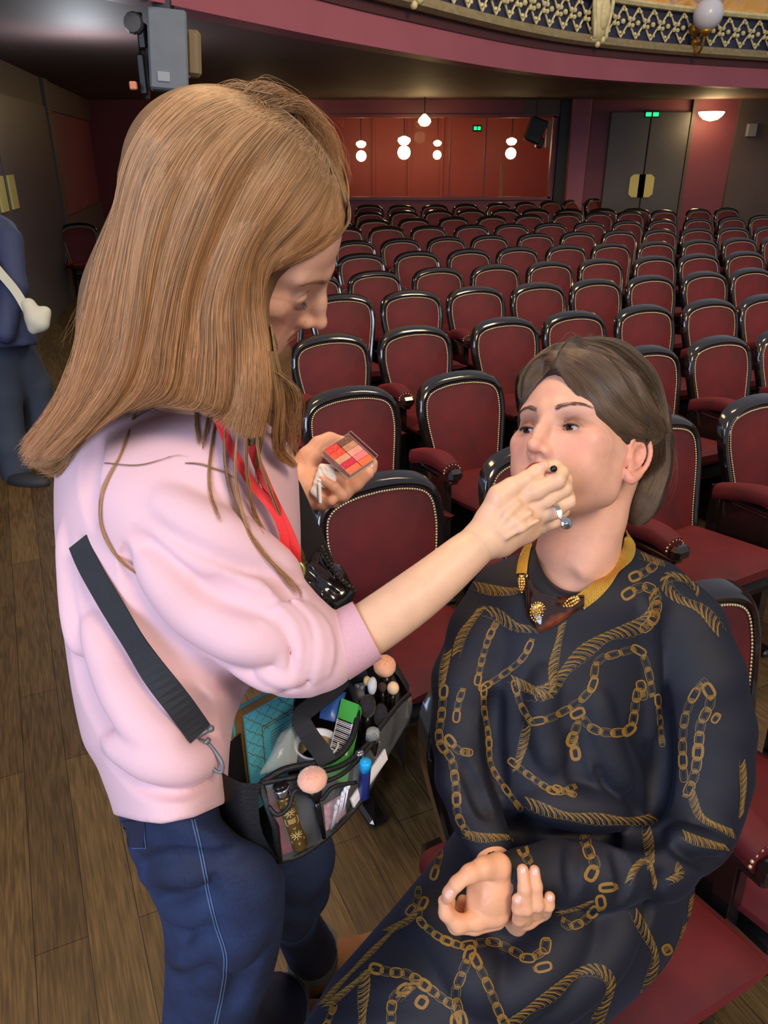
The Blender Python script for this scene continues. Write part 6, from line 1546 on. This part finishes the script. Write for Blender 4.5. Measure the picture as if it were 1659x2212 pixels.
binding(RF, .0034, 'top_binding'); binding(BF, .0036, 'bottom_binding'); binding([RF[0], (RF[0] + BF[0]) / 2 + nf * .01, BF[0]], .0045, 'side_binding')
binding(spl(W_([(566, 1690, .875), (610, 1664, .888), (660, 1652, .90), (715, 1642, .92), (752, 1610, .94), (770, 1560, .97), (768, 1510, 1.0), (752, 1475, 1.03)]), 30), .0042, 'compartment_rim')
binding(spl(W_([(580, 1742, .868), (600, 1760, .866), (625, 1742, .87), (640, 1706, .876), (690, 1728, .885), (720, 1700, .89), (770, 1690, .91)]), 34), .0026, 'pocket_edge')
binding(spl(W_([(700, 1690, .893), (740, 1672, .905), (775, 1640, .93), (810, 1600, .955)]), 12), .0026, 'pocket_edge')
q = MB(); hp_ = spl(W_([(742, 1470, 1.03), (712, 1498, 1.0), (672, 1528, .965), (650, 1552, .945), (668, 1590, .93), (692, 1622, .915), (708, 1650, .905)]), 24)
q.ribbon(hp_, np.array([norm(CAMO - p) * .6 + np.array([0, .0, .6]) for p in hp_]), .023, .003); q.build('carry_handle', M_WEB, BAG)

# ------------------------------------------------ contents
def thing(name, loc, label, cat, group=None): return empty(name, loc, 0, label, cat, group)
# turquoise notebook
a, b, c_ = Pw(528, 1548, .925), Pw(700, 1452, 1.075), Pw(543, 1672, .955); u = b - a; dn = np.array([0, 0, -.17]) * .75 + (c_ - a) * .3; nrm = norm(np.cross(u, dn)); nrm = nrm if nrm @ (CAMO - a) > 0 else -nrm
th = -nrm * .020
NB = thing('notebook', a + dn, 'turquoise notebook with gold patterned cover and gilt page edges standing in the bag', 'notebook')
M_TQ = mat('turquoise_cover', rgb(92, 196, 226), .45, var=.05); M_PG = mat('gilt_pages', rgb(176, 142, 84), .4, .3, bump=.4, bscale=800); M_GL = mat('gold_foil', rgb(160, 140, 90), .35, .6)
for off in (np.zeros(3), th): q = MB(); q.hull([a + off, b + off, b + off + dn, a + off + dn], [x - nrm * .0025 for x in (a + off, b + off, b + off + dn, a + off + dn)]); q.build('cover', M_TQ, NB)
q = MB(); i_ = norm(u) * .003; e_ = np.array([0, 0, -.003]); q.hull([a + i_ + e_ - nrm * .0027, b - i_ + e_ - nrm * .0027, b - i_ + dn - nrm * .0027, a + i_ + dn - nrm * .0027], [x + th * .85 for x in (a + i_ + e_ - nrm * .0027, b - i_ + e_ - nrm * .0027, b - i_ + dn - nrm * .0027, a + i_ + dn - nrm * .0027)]); q.build('page_block', M_PG, NB)
q = MB(); U = norm(u); Dn = norm(dn); Lu = np.linalg.norm(u); Ld = np.linalg.norm(dn)
def foil(p0, p1, w=.0006):
    A_ = a + U * p0[0] + Dn * p0[1] + nrm * .0002; B_ = a + U * p1[0] + Dn * p1[1] + nrm * .0002; q.ribbon([A_, (A_ + B_) / 2, B_], nrm, w, .0003)
for i in range(26):
    for j in range(5):
        x = i * .011; y = j * .018 + (.009 if i % 2 else 0)
        if x + .011 < Lu and not (.032 < x < Lu - .02 and y > .03):
            foil((x, y), (x + .011, y + .012)); foil((x, y + .012), (x + .011, y), .0004)
for p0, p1 in (((.03, .03), (Lu - .02, .03)), ((.03, .03), (.03, Ld - .02)), ((.034, .034), (Lu - .02, .034))): foil(p0, p1, .0012)
for j in range(7): foil((.045, .045 + j * .0045), (.045 + .06 + .02 * math.sin(j * 2.3), .045 + j * .0045), .0009)
q.build('foil_pattern', M_GL, NB)
# paper cup
M_WH = mat('white_card', rgb(226, 226, 232), .4); M_TAN = mat('tan_powder', rgb(178, 146, 108), .7, var=.15, vscale=80)
c = Pw(684, 1606, .955); R0 = .0255
CU = thing('paper_cup', c - np.array([0, 0, .09]), 'white paper cup with a tan inside standing in the open bag', 'cup')
q = MB(); q.lathe([(.018, -.085), (R0, 0), (R0 + .0022, .001), (R0 + .0022, -.003), (R0 + .0005, -.003), (.0195, -.0865)], c, 32); q.build('cup_wall', M_WH, CU, smooth=True)
q = MB(); q.lathe([(.0001, -.022), (R0 - .006, -.022), (R0 - .0015, -.008), (R0 - .003, -.022)], c, 28); q.build('cup_contents', M_TAN, CU, smooth=True)
# green pack with barcode
g0, g1, g2 = Pw(738, 1508, 1.0), Pw(770, 1520, .985), Pw(700, 1672, .935); gu = g1 - g0; gd = g2 - g0; gn = norm(np.cross(gu, gd)); gn = gn if gn @ (CAMO - g0) > 0 else -gn
GP = thing('wipes_packet', g2, 'green packet with a white barcode label beside the paper cup', 'packet')
q = MB(); q.hull([g0, g0 + gu * 1.15, g0 + gu * 1.15 + gd, g0 + gd], [x - gn * .012 for x in (g0, g0 + gu * 1.15, g0 + gu * 1.15 + gd, g0 + gd)]); q.build('packet_body', mat('green_film', rgb(70, 160, 70), .3, var=.1), GP)
lb = [g0 + gu * .02 + gd * .28, g0 + gu * 1.1 + gd * .28, g0 + gu * 1.1 + gd * .68, g0 + gu * .02 + gd * .68]; q = MB(); q.hull(lb, [x + gn * .0006 for x in lb]); LBL = q.build('barcode_label', M_WH, GP)
q = MB()
for i in range(16):
    t = i / 16; p0 = lb[0] * (1 - t) + lb[3] * t + gn * .0008; p1 = lb[1] * (1 - t) + lb[2] * t + gn * .0008; q.ribbon([p0 * .94 + p1 * .06, (p0 + p1) / 2, p0 * .1 + p1 * .9], gn, .0009 if i % 3 else .0018, .0002)
q.build('bars', M_BLACK, LBL)
def packet(px, name, label, m, cat='packet', th_=.006):
    P = [Pw(*p) for p in px]; n_ = norm(np.cross(P[1] - P[0], P[3] - P[0])); n_ = n_ if n_ @ (CAMO - P[0]) > 0 else -n_
    q = MB(); G = []
    for s_ in np.linspace(0, 1, 8):
        G.append([(P[0] * (1 - s_) + P[1] * s_) * (1 - t) + (P[3] * (1 - s_) + P[2] * s_) * t + n_ * (th_ * math.sin(math.pi * s_) ** .5 * math.sin(math.pi * t) ** .5 * (1 + .25 * math.sin(9 * s_ + 5 * t))) for t in np.linspace(0, 1, 8)])
    q.grid(G); q.grid([[p - n_ * .002 for p in r] for r in G][::-1]); o = recenter(q.build(name, m, None, smooth=True)); tag(o, label, cat); return o
packet([(700, 1500, 1.01), (748, 1495, 1.02), (728, 1560, .985), (690, 1550, .99)], 'blue_packet', 'blue plastic packet between the green packet and the notebook', mat('blue_film', rgb(50, 92, 168), .3, var=.15, vscale=50))
packet([(766, 1478, 1.07), (800, 1470, 1.08), (792, 1520, 1.06), (768, 1524, 1.05)], 'blue_pouch', 'dark blue pouch at the far end of the bag under the pink cuff', mat('navy_film', rgb(34, 62, 110), .35, var=.15, vscale=50), 'pouch')
M_CLR = bpy.data.materials.new('clear_plastic'); M_CLR.use_nodes = True; b_ = M_CLR.node_tree.nodes['Principled BSDF']; b_.inputs['Base Color'].default_value = (.75, .82, .78, 1); b_.inputs['Alpha'].default_value = .2; b_.inputs['Roughness'].default_value = .1
packet([(612, 1578, .95), (648, 1560, .95), (640, 1650, .925), (560, 1672, .91)], 'clear_case', 'clear plastic case leaning between notebook and paper cup', M_CLR, 'case', .010)
packet([(575, 1706, .893), (600, 1700, .893), (640, 1835, .915), (612, 1846, .915)], 'red_card', 'red card pouch behind the gold tube in the left front pocket', mat('red_card', rgb(158, 34, 40), .5), 'card', .002)
packet([(700, 1742, .935), (745, 1715, .945), (748, 1758, .965), (705, 1800, .95)], 'striped_packet', 'pink and white striped packet low in the clear front pocket', mat('pink_white', rgb(196, 150, 160), .4, var=.4, vscale=120), 'packet', .004)
packet([(832, 1617, .985), (838, 1640, .985), (765, 1745, .93), (758, 1726, .925)], 'paper_sheet', 'folded white paper slip tucked along the lower right edge of the bag', M_WH, 'paper', .002)
packet([(838, 1400, 1.15), (884, 1480, 1.12), (880, 1550, 1.10), (830, 1520, 1.10)], 'black_pouch', 'black pouch at the far right corner of the bag behind the brushes', M_BAGC, 'pouch', .006)
# gold tube
def rod(q, p0, p1, prof, n=20):
    p0, p1 = np.array(p0), np.array(p1); z = norm(p1 - p0); L = np.linalg.norm(p1 - p0); x = norm(np.cross(z, [1, .2, 0])); y = np.cross(z, x); q.lathe([(r, t * L) for r, t in prof], p0, n, np.array([x, y, z]).T)
p0, p1 = Pw(604, 1692, .876), Pw(650, 1832, .905)
TB = thing('cream_tube', p1, 'dark tube with gold deco pattern and silver collar in the left front pocket', 'tube')
q = MB(); rod(q, p0, p1, [(.0001, 0), (.007, .0), (.0088, .01), (.0088, .06)]); q.build('cap', M_PLB, TB, smooth=True)
q = MB(); rod(q, p0, p1, [(.0094, .06), (.0098, .08), (.0094, .11), (.0098, .13), (.0094, .17)]); q.build('silver_collar', M_CHR, TB, smooth=True)
q = MB(); rod(q, p0, p1, [(.0092, .17), (.0098, .2), (.0098, .95), (.007, 1.0), (.0001, 1.0)]); BD = q.build('tube_body', mat('bronze_lacquer', rgb(98, 78, 42), .25, .4), TB, smooth=True)
q = MB(); z = norm(p1 - p0); L = np.linalg.norm(p1 - p0); cx_ = norm(np.cross(z, CAMO - p0)); fr_ = norm(np.cross(cx_, z)); fr_ = fr_ if fr_ @ (CAMO - p0) > 0 else -fr_
def tb(s_, ang): return p0 + z * L * s_ + .0101 * (cx_ * math.sin(ang) + fr_ * math.cos(ang))
def tl(pts, w=.0007): A_ = [tb(s_, an) for s_, an in pts]; q.ribbon(A_, np.array([norm(x - (p0 + z * ((x - p0) @ z))) for x in A_]), w, .0002)
for s0, s1 in ((.22, .27), (.24, .29), (.86, .82), (.84, .80)): tl([(s1, -.9), (s0, 0), (s1, .9)] if s0 < .5 else [(s1, -.9), (s0, 0), (s1, .9)])
for cs in (.38, .72):
    for k in range(10): an = k * math.pi / 5; tl([(cs + .012 * math.cos(an), .12 * math.sin(an)), (cs + .05 * math.cos(an), .62 * math.sin(an)), (cs + .065 * math.cos(an), .8 * math.sin(an))], .0009)
tl([(.46, -.8), (.55, -.8), (.62, 0), (.55, .8), (.46, .8)], .0012)
for k in range(4): tl([(.475 + k * .018, -.5 + .1 * (k % 2)), (.475 + k * .018, 0), (.475 + k * .018, .5)], .0008)
q.build('gold_pattern', mat('gold_ink', rgb(206, 184, 120), .4, .3), BD)
# brushes
M_FER = mat('dark_ferrule', rgb(34, 30, 30), .25, .6)
def brush(head, tail, rx, ry, col, label, tipcol=None, fluff=1100, ferr=M_FER, handle=M_PLB, hr=.0032):
    h = Pw(*head); t = Pw(*tail); z = norm(h - t); s_ = head[2] / FPX; rx *= s_; ry *= s_
    o = thing('makeup_brush', t, label, 'makeup brush', 'makeup brushes in the bag')
    q = MB(); x = norm(np.cross(z, [.3, 1, .1])); y = np.cross(z, x); Mx = np.array([x, y, z]).T
    q.ball(h, (rx * .97, rx * .97, ry * .98), 14, Mx); m = mat('bristle_' + '_'.join(str(int(v)) for v in col), rgb(*col), .9, sheen=.5, sheencol=rgb(255, 235, 215), var=.08, vscale=90); q.build('bristle_head', m, o, smooth=True)
    S = []
    for _ in range(fluff):
        d = norm(np.array([random.gauss(0, 1), random.gauss(0, 1), random.gauss(.35, 1)])); w = Mx @ (d * np.array([rx, rx, ry])); b0 = h + w * .8; e = h + w * 1.03 + z * ry * .07
        S.append([b0 + (e - b0) * t_ for t_ in np.linspace(0, 1, 4)])
    hair_obj('bristles', np.array(S), .00014, hair_material('bristle_hair_' + '_'.join(str(int(v)) for v in col), rgb(*col), rgb(*(tipcol or col)), .6, .12), o)
    q = MB(); rod(q, h - z * ry * .8, h - z * (ry * .8 + .022), [(.0001, 0), (min(rx * .62, .012), 0), (hr * 1.35, 1), (.0001, 1)], 16); q.build('ferrule', ferr, o, smooth=True)
    q = MB(); rod(q, h - z * (ry * .8 + .022), t, [(.0001, 0), (hr * 1.2, 0), (hr * 1.35, .2), (hr * .8, 1), (.0001, 1)], 12); q.build('handle', handle, o, smooth=True)
PEA = (236, 178, 142)
brush((831, 1440, 1.06), (842, 1600, 1.08), 24, 24, PEA, 'large round peach powder brush standing highest at the right end of the bag', (240, 200, 170), 3000)
brush((675, 1685, .875), (700, 1810, .91), 32, 24, (240, 182, 158), 'wide flat peach brush sticking out of the front clear pocket', (240, 214, 200), 3000)
brush((849, 1487, 1.045), (838, 1620, 1.065), 13, 14, (226, 200, 164), 'small cream rounded brush just below the large peach powder brush')
brush((793, 1472, 1.04), (800, 1600, 1.05), 8, 11, (214, 190, 130), 'tiny yellow tipped brush beside the white pointed brush')
brush((804, 1483, 1.03), (795, 1600, 1.04), 10, 20, (206, 210, 214), 'white pointed fluffy brush left of the large peach powder brush')
brush((826, 1484, 1.045), (828, 1610, 1.06), 9, 10, (66, 48, 46), 'small dark brown brush between the white and the cream brushes')
brush((794, 1526, .995), (786, 1640, 1.01), 18, 26, (34, 28, 36), 'black oval fluffy brush below the white pointed brush')
brush((777, 1503, 1.02), (776, 1610, 1.03), 11, 14, (98, 100, 102), 'grey short brush nearest the compartment rim')
brush((822, 1545, 1.0), (815, 1650, 1.015), 15, 26, (28, 26, 30), 'black flat topped brush lowest at the right end of the bag')
def bottle(p0, p1, r, name, label, capm, bodym, capt=.3):
    p0, p1 = Pw(*p0), Pw(*p1); o = thing(name, p1, label, 'bottle'); q = MB(); rod(q, p0, p1, [(.0001, 0), (r * .85, 0), (r, .03), (r, capt)]); q.build('cap', capm, o, smooth=True)
    q = MB(); rod(q, p0, p1, [(r * .9, capt), (r * .96, capt + .03), (r * .96, .97), (r * .8, 1), (.0001, 1)]); q.build('bottle_body', bodym, o, smooth=True)
bottle((790, 1644, .915), (785, 1722, .945), .0072, 'blue_capped_bottle', 'slim dark blue bottle with bright blue cap in the front pocket', mat('bright_blue', rgb(20, 160, 226), .3), mat('deep_blue', rgb(24, 44, 110), .3), .22)
bottle((806, 1578, .955), (800, 1650, .98), .0085, 'clear_capped_bottle', 'dark bottle with a clear domed cap and gold neck near the blue cap', M_CLR, M_PLB, .25)
bottle((777, 1624, .93), (770, 1690, .95), .0055, 'small_vial', 'small silver topped vial left of the bright blue cap', M_CHR, M_CLR, .2)
for i in range(6):
    x = 752 - i * 5 + random.uniform(-2, 2); p0, p1 = Pw(x, 1698 + i * 9, .905 + i * .004), Pw(x - 10, 1752 + i * 8, .925 + i * .004); o = thing('cotton_swab', p1, 'white cotton swab in the clear front pocket below the blue bottle', 'cotton swab', 'cotton swabs in the front pocket')
    q = MB(); q.tube([p0, p1], .0011, 6); q.build('stick', M_WH, o, smooth=True)
    q = MB(); z = norm(p1 - p0); x_ = norm(np.cross(z, [1, 0, 0])); Mx = np.array([x_, np.cross(z, x_), z]).T; q.ball(p0, (.0026, .0026, .006), 6, Mx); q.build('cotton_tip', M_WH, o, smooth=True)

# ------------------------------------------------ black patent pouch with frilled edge at the waist
FP = Field(Pc(620, 1370, 1.02) - [0, 0, .1], Pc(790, 1165, .9) + [.03, .02, .16], .0024)
FP.pch([(690, 1200, .985, 16), (715, 1250, .985, 30), (742, 1280, .985, 26)], .012); FP.pch([(668, 1235, .98, 22), (690, 1285, .975, 30), (700, 1330, .98, 28)], .012); FP.pch([(725, 1300, .98, 22), (730, 1340, .985, 20)], .012)
v, q_ = FP.mesh(1); Tp = bvh(v, q_)
folds(FP, Tp, [([(660, 1245), (690, 1260), (720, 1290)], .004, .003, .004), ([(670, 1220), (700, 1250), (735, 1275)], .004, .003, .004), ([(680, 1300), (690, 1320), (685, 1345)], .004, .003, .004), ([(705, 1300), (715, 1320), (712, 1345)], .004, .003, .004), ([(665, 1270), (685, 1290)], .004, .003, .004)], 'sub')
v, q_ = FP.mesh(1); PO = empty('patent_pouch', Pw(700, 1345, .98), label='small black patent pouch with a frilled chain edge at the standing woman\'s waist', cat='pouch')
link('pouch_body', npmesh('pouch_body', c2w(v), q_), mat('patent_black', rgb(14, 14, 17), .12, coat=1), PO)
q = MB(); fp = spl([(694, 1180), (712, 1215), (735, 1250), (768, 1276)], 70); q.tube([Pw(p[0] + 4 * math.sin(i * 1.3), p[1] + 4 * math.cos(i * 1.3), .962 + .003 * math.sin(i * .65)) for i, p in enumerate(fp)], .0016, 6); q.build('frilled_edge', mat('gunmetal', rgb(60, 56, 52), .3, .6), PO, smooth=True)
# red lanyard
LN = empty('lanyard', Pw(640, 1225, .84), label='bright red lanyard hanging down the front of the pink sweatshirt', cat='lanyard')
M_LAN = mat('red_ribbon', rgb(226, 52, 52), .5, bump=.2, bscale=600)
q = MB(); q.ribbon(spl([Pw(*p) for p in ((510, 880, .80), (535, 940, .81), (560, 1010, .82), (590, 1080, .83), (620, 1140, .84), (638, 1185, .85), (640, 1215, .86))], 24), -cF + np.array([-.2, 0, 0]), .011, .001); q.build('ribbon', M_LAN, LN)
q = MB(); q.ribbon(spl([Pw(*p) for p in ((470, 900, .80), (500, 970, .81), (545, 1045, .82), (590, 1100, .83), (612, 1150, .84), (618, 1200, .85), (622, 1222, .86))], 24), -cF + np.array([.2, 0, 0]), .010, .001); q.build('ribbon', M_LAN, LN)
q = MB(); q.tube(spl([Pw(*p) for p in ((620, 1215, .86), (608, 1232, .86), (622, 1262, .86), (645, 1258, .86), (656, 1230, .86), (642, 1210, .86))], 24), .0028, 8); q.build('metal_clip', mat('olive_brass', rgb(150, 150, 84), .3, .7), LN, smooth=True)

# ------------------------------------------------ palette, tissue, lip brush, ring
pa, pb, pc2, pd = Pw(697, 971, 1.105), Pw(752, 937, 1.135), Pw(806, 990, 1.12), Pw(747, 1032, 1.085)
ex_ = norm(pb - pa); ey_ = norm(pd - pa); nz = norm(np.cross(ex_, ey_)); nz = nz if nz @ (CAMO - pa) > 0 else -nz; ey_ = norm(np.cross(nz, ex_)); ey_ = ey_ if ey_ @ (pd - pa) > 0 else -ey_
Lx, Ly = np.linalg.norm(pb - pa), np.linalg.norm(pd - pa)
PL = empty('cream_palette', (pa + pc2) / 2 - nz * .01, label='clear square palette of ten red, pink and brown lip colours in the left hand', cat='palette')
q = MB(); b0 = pa - nz * .012; q.hull([b0, b0 + ex_ * Lx, b0 + ex_ * Lx + ey_ * Ly, b0 + ey_ * Ly], [x + nz * .0015 for x in (b0, b0 + ex_ * Lx, b0 + ex_ * Lx + ey_ * Ly, b0 + ey_ * Ly)])
for (o1, d1, l1) in ((pa, ex_, Lx), (pa + ey_ * Ly, ex_, Lx), (pa, ey_, Ly), (pa + ex_ * Lx, ey_, Ly)):
    s_ = np.cross(nz, d1) * .0008; q.hull([o1 - nz * .012 - s_, o1 + d1 * l1 - nz * .012 - s_, o1 + d1 * l1 - nz * .012 + s_, o1 - nz * .012 + s_], [x + nz * .0125 for x in (o1 - nz * .012 - s_, o1 + d1 * l1 - nz * .012 - s_, o1 + d1 * l1 - nz * .012 + s_, o1 - nz * .012 + s_)])
q.build('clear_tray', M_CLR, PL)
q = MB(); o1 = pa + ex_ * .006 - ey_ * .001 + nz * .003 + ex_ * .002; q.hull([o1, o1 + ex_ * Lx, o1 + ex_ * Lx + ey_ * Ly, o1 + ey_ * Ly], [x + nz * .001 for x in (o1, o1 + ex_ * Lx, o1 + ex_ * Lx + ey_ * Ly, o1 + ey_ * Ly)]) if False else q.tube([pb + nz * .002, pb + ex_ * .004 + nz * .004, pb + ex_ * .004 + ey_ * Ly + nz * .004, pb + ey_ * Ly + nz * .002], .0008, 6); q.build('lid_edge', M_CLR, PL)
colsL = [(226, 70, 66), (232, 84, 60), (224, 164, 138), (214, 48, 84), (240, 120, 86)]; colsR = [(122, 84, 68), (200, 146, 118), (236, 168, 160), (240, 130, 140), (246, 118, 72)]
nmL = ['red', 'orange', 'beige', 'crimson', 'coral']
for half, cols in ((0, colsL), (1, colsR)):
    for i, cc in enumerate(cols):
        x0, x1 = Lx * (.03 + .485 * half), Lx * (.03 + .485 * half + .46); y0, y1 = Ly * (.03 + i * .19), Ly * (.03 + i * .19 + .18)
        o1 = pa - nz * .0095; P4_ = [o1 + ex_ * x0 + ey_ * y0, o1 + ex_ * x1 + ey_ * y0, o1 + ex_ * x1 + ey_ * y1, o1 + ex_ * x0 + ey_ * y1]
        q = MB(); q.hull(P4_, [x + nz * .0085 for x in P4_]); o = q.build('colour_pan', mat('lip_%d_%d' % (half, i), rgb(*cc), .3, bump=.8, bscale=220, var=.12, vscale=90), PL)
TI = Field(Pc(650, 1095, 1.13) - [0, 0, .05], Pc(750, 990, 1.09) + [.01, .01, .06], .0014)
TI.ell(Pc(704, 1032, 1.12), (.016, .015, .006), None, .006); TI.pch([(685, 1045, 1.12, 9), (678, 1062, 1.12, 6), (690, 1078, 1.12, 5)], .006); TI.pch([(696, 1010, 1.125, 9), (715, 1012, 1.125, 8)], .006); TI.pch([(690, 1040, 1.112, 4), (692, 1085, 1.11, 4)], .004)
v, q_ = TI.mesh(0); Tt = bvh(v, q_); folds(TI, Tt, [([(690, 1010), (700, 1030), (712, 1045)], .0016, .0012, .002), ([(712, 1012), (716, 1035)], .0016, .0012, .002), ([(682, 1040), (700, 1045), (715, 1052)], .0016, .0012, .002), ([(698, 1008), (706, 1020), (724, 1024)], .0016, .0012, .002)], 'sub')
v, q_ = TI.mesh(0); tag(recenter(link('tissue', npmesh('tissue', c2w(v), q_), mat('white_tissue', rgb(238, 240, 246), .8, bump=.4, bscale=200))), 'crumpled white tissue held below the lip palette', 'tissue')
LB = empty('lip_brush', Pw(1176, 1020, .905), label='slim lip brush with a black ball end held at the seated woman\'s lips', cat='brush')
q = MB(); e0, e1 = Pw(1196, 1013, .878), Pw(1150, 1022, .925); q.tube([e0 + (e1 - e0) * t for t in np.linspace(0, 1, 6)], .0028, 12); q.build('handle', mat('pale_handle', rgb(196, 176, 160), .3, .4), LB, smooth=True)
q = MB(); q.ball(e0, .0042, 8); q.build('ball_end', M_PLB, LB, smooth=True)
RG = empty('finger_ring', Pw(1215, 1115, .89), label='large silver ring with a round disc on the hand holding the lip brush', cat='ring')
q = MB(); rp = spl([(1190, 1096, .902), (1200, 1093, .885), (1206, 1103, .880), (1210, 1116, .879), (1218, 1124, .880), (1222, 1130, .881)], 18); q.ribbon([Pw(*p) for p in rp], -cF + np.array([.1, 0, .4]), .0055, .002)
q.build('band', M_CHR, RG, smooth=False)
Mx = np.array([cR, cU, cF]).T
q = MB(); q.lathe([(.0001, .002), (.0058, .002), (.0066, .0008), (.0066, -.0015), (.0056, -.0026), (.0024, -.0022), (.0022, -.004), (.0001, -.0042)], Pw(1223, 1131, .879), 22, Mx); q.build('disc', M_CHR, RG, smooth=True)
print('props', time.time() - t1)
# ================================================================== LIGHT AND CAMERA
sc = bpy.context.scene
W = bpy.data.worlds.new('World'); sc.world = W; W.use_nodes = True
bg = W.node_tree.nodes['Background']; bg.inputs['Color'].default_value = rgb(200, 205, 220); bg.inputs['Strength'].default_value = .62
def area(name, loc, aim, size, power, col, sy=None):
    l = bpy.data.lights.new(name, 'AREA'); l.energy = power; l.color = col[:3]; l.shape = 'RECTANGLE'; l.size = size; l.size_y = sy or size
    o = bpy.data.objects.new(name, l); COL.objects.link(o); o.location = loc
    o.rotation_euler = (Vector(aim) - Vector(loc)).to_track_quat('-Z', 'Y').to_euler(); return o
area('daylight_window', (-2.6, -3.2, 3.0), (0.1, 1.2, 1.1), 2.6, 210, rgb(214, 226, 255), 2.2)
area('side_window', (-4.6, 1.2, 3.4), (0, 4, .8), 2.0, 130, rgb(190, 214, 255), 2.0)
area('balcony_fill', (3.2, 3.0, 5.6), (3.0, 10.0, 3.2), 1.5, 260, rgb(255, 226, 180))  # unseen warm fill, added to brighten the balcony front
area('stage_rig_light', (2.2, -2.5, 5.2), (0.3, 1.5, 1.2), 1.6, 210, rgb(255, 226, 190))
area('house_light', (-.6, 2.6, 4.9), (0.0, 1.3, 1.2), .8, 80, rgb(255, 205, 140))
l = bpy.data.lights.new('left_door_fill', 'POINT'); l.energy = 34; l.color = (.86, .93, 1); l.shadow_soft_size = .15; o = bpy.data.objects.new('left_door_fill', l); COL.objects.link(o); o.location = (-2.2, 6.6, 2.2)  # added point light without a fitting, lifts the left door and ceiling
for p, r in LP:
    l = bpy.data.lights.new('lamp_light', 'POINT'); l.energy = 8 if p[1] > YB else 12; l.color = rgb(255, 214, 150)[:3]; l.shadow_soft_size = r
    o = bpy.data.objects.new('lamp_light', l); COL.objects.link(o); o.location = (p[0], p[1] - (.25 if p[1] < YB else 0), p[2] - .2)
cam = bpy.data.cameras.new('camera'); co = bpy.data.objects.new('camera', cam); COL.objects.link(co); sc.camera = co
cam.sensor_fit = 'VERTICAL'; cam.sensor_height = 24.0; cam.sensor_width = 18; cam.lens = FPX / 2212 * 24.0; cam.clip_start = .05; cam.clip_end = 100
co.location = (0, 0, ZC); co.rotation_euler = (math.radians(90) - PITCH, 0, 0)
sc.view_settings.view_transform = 'Standard'; sc.view_settings.look = 'None'; sc.view_settings.exposure = 0.0; sc.view_settings.gamma = 1.0
try: sc.view_settings.use_curve_mapping = False
except Exception: pass
sc.cycles.use_denoising = True
sc.cycles.max_bounces = 6; sc.cycles.transparent_max_bounces = 12; sc.cycles.transmission_bounces = 6; sc.cycles.diffuse_bounces = 3; sc.cycles.glossy_bounces = 3
print('SCRIPT TIME', time.time() - T0)
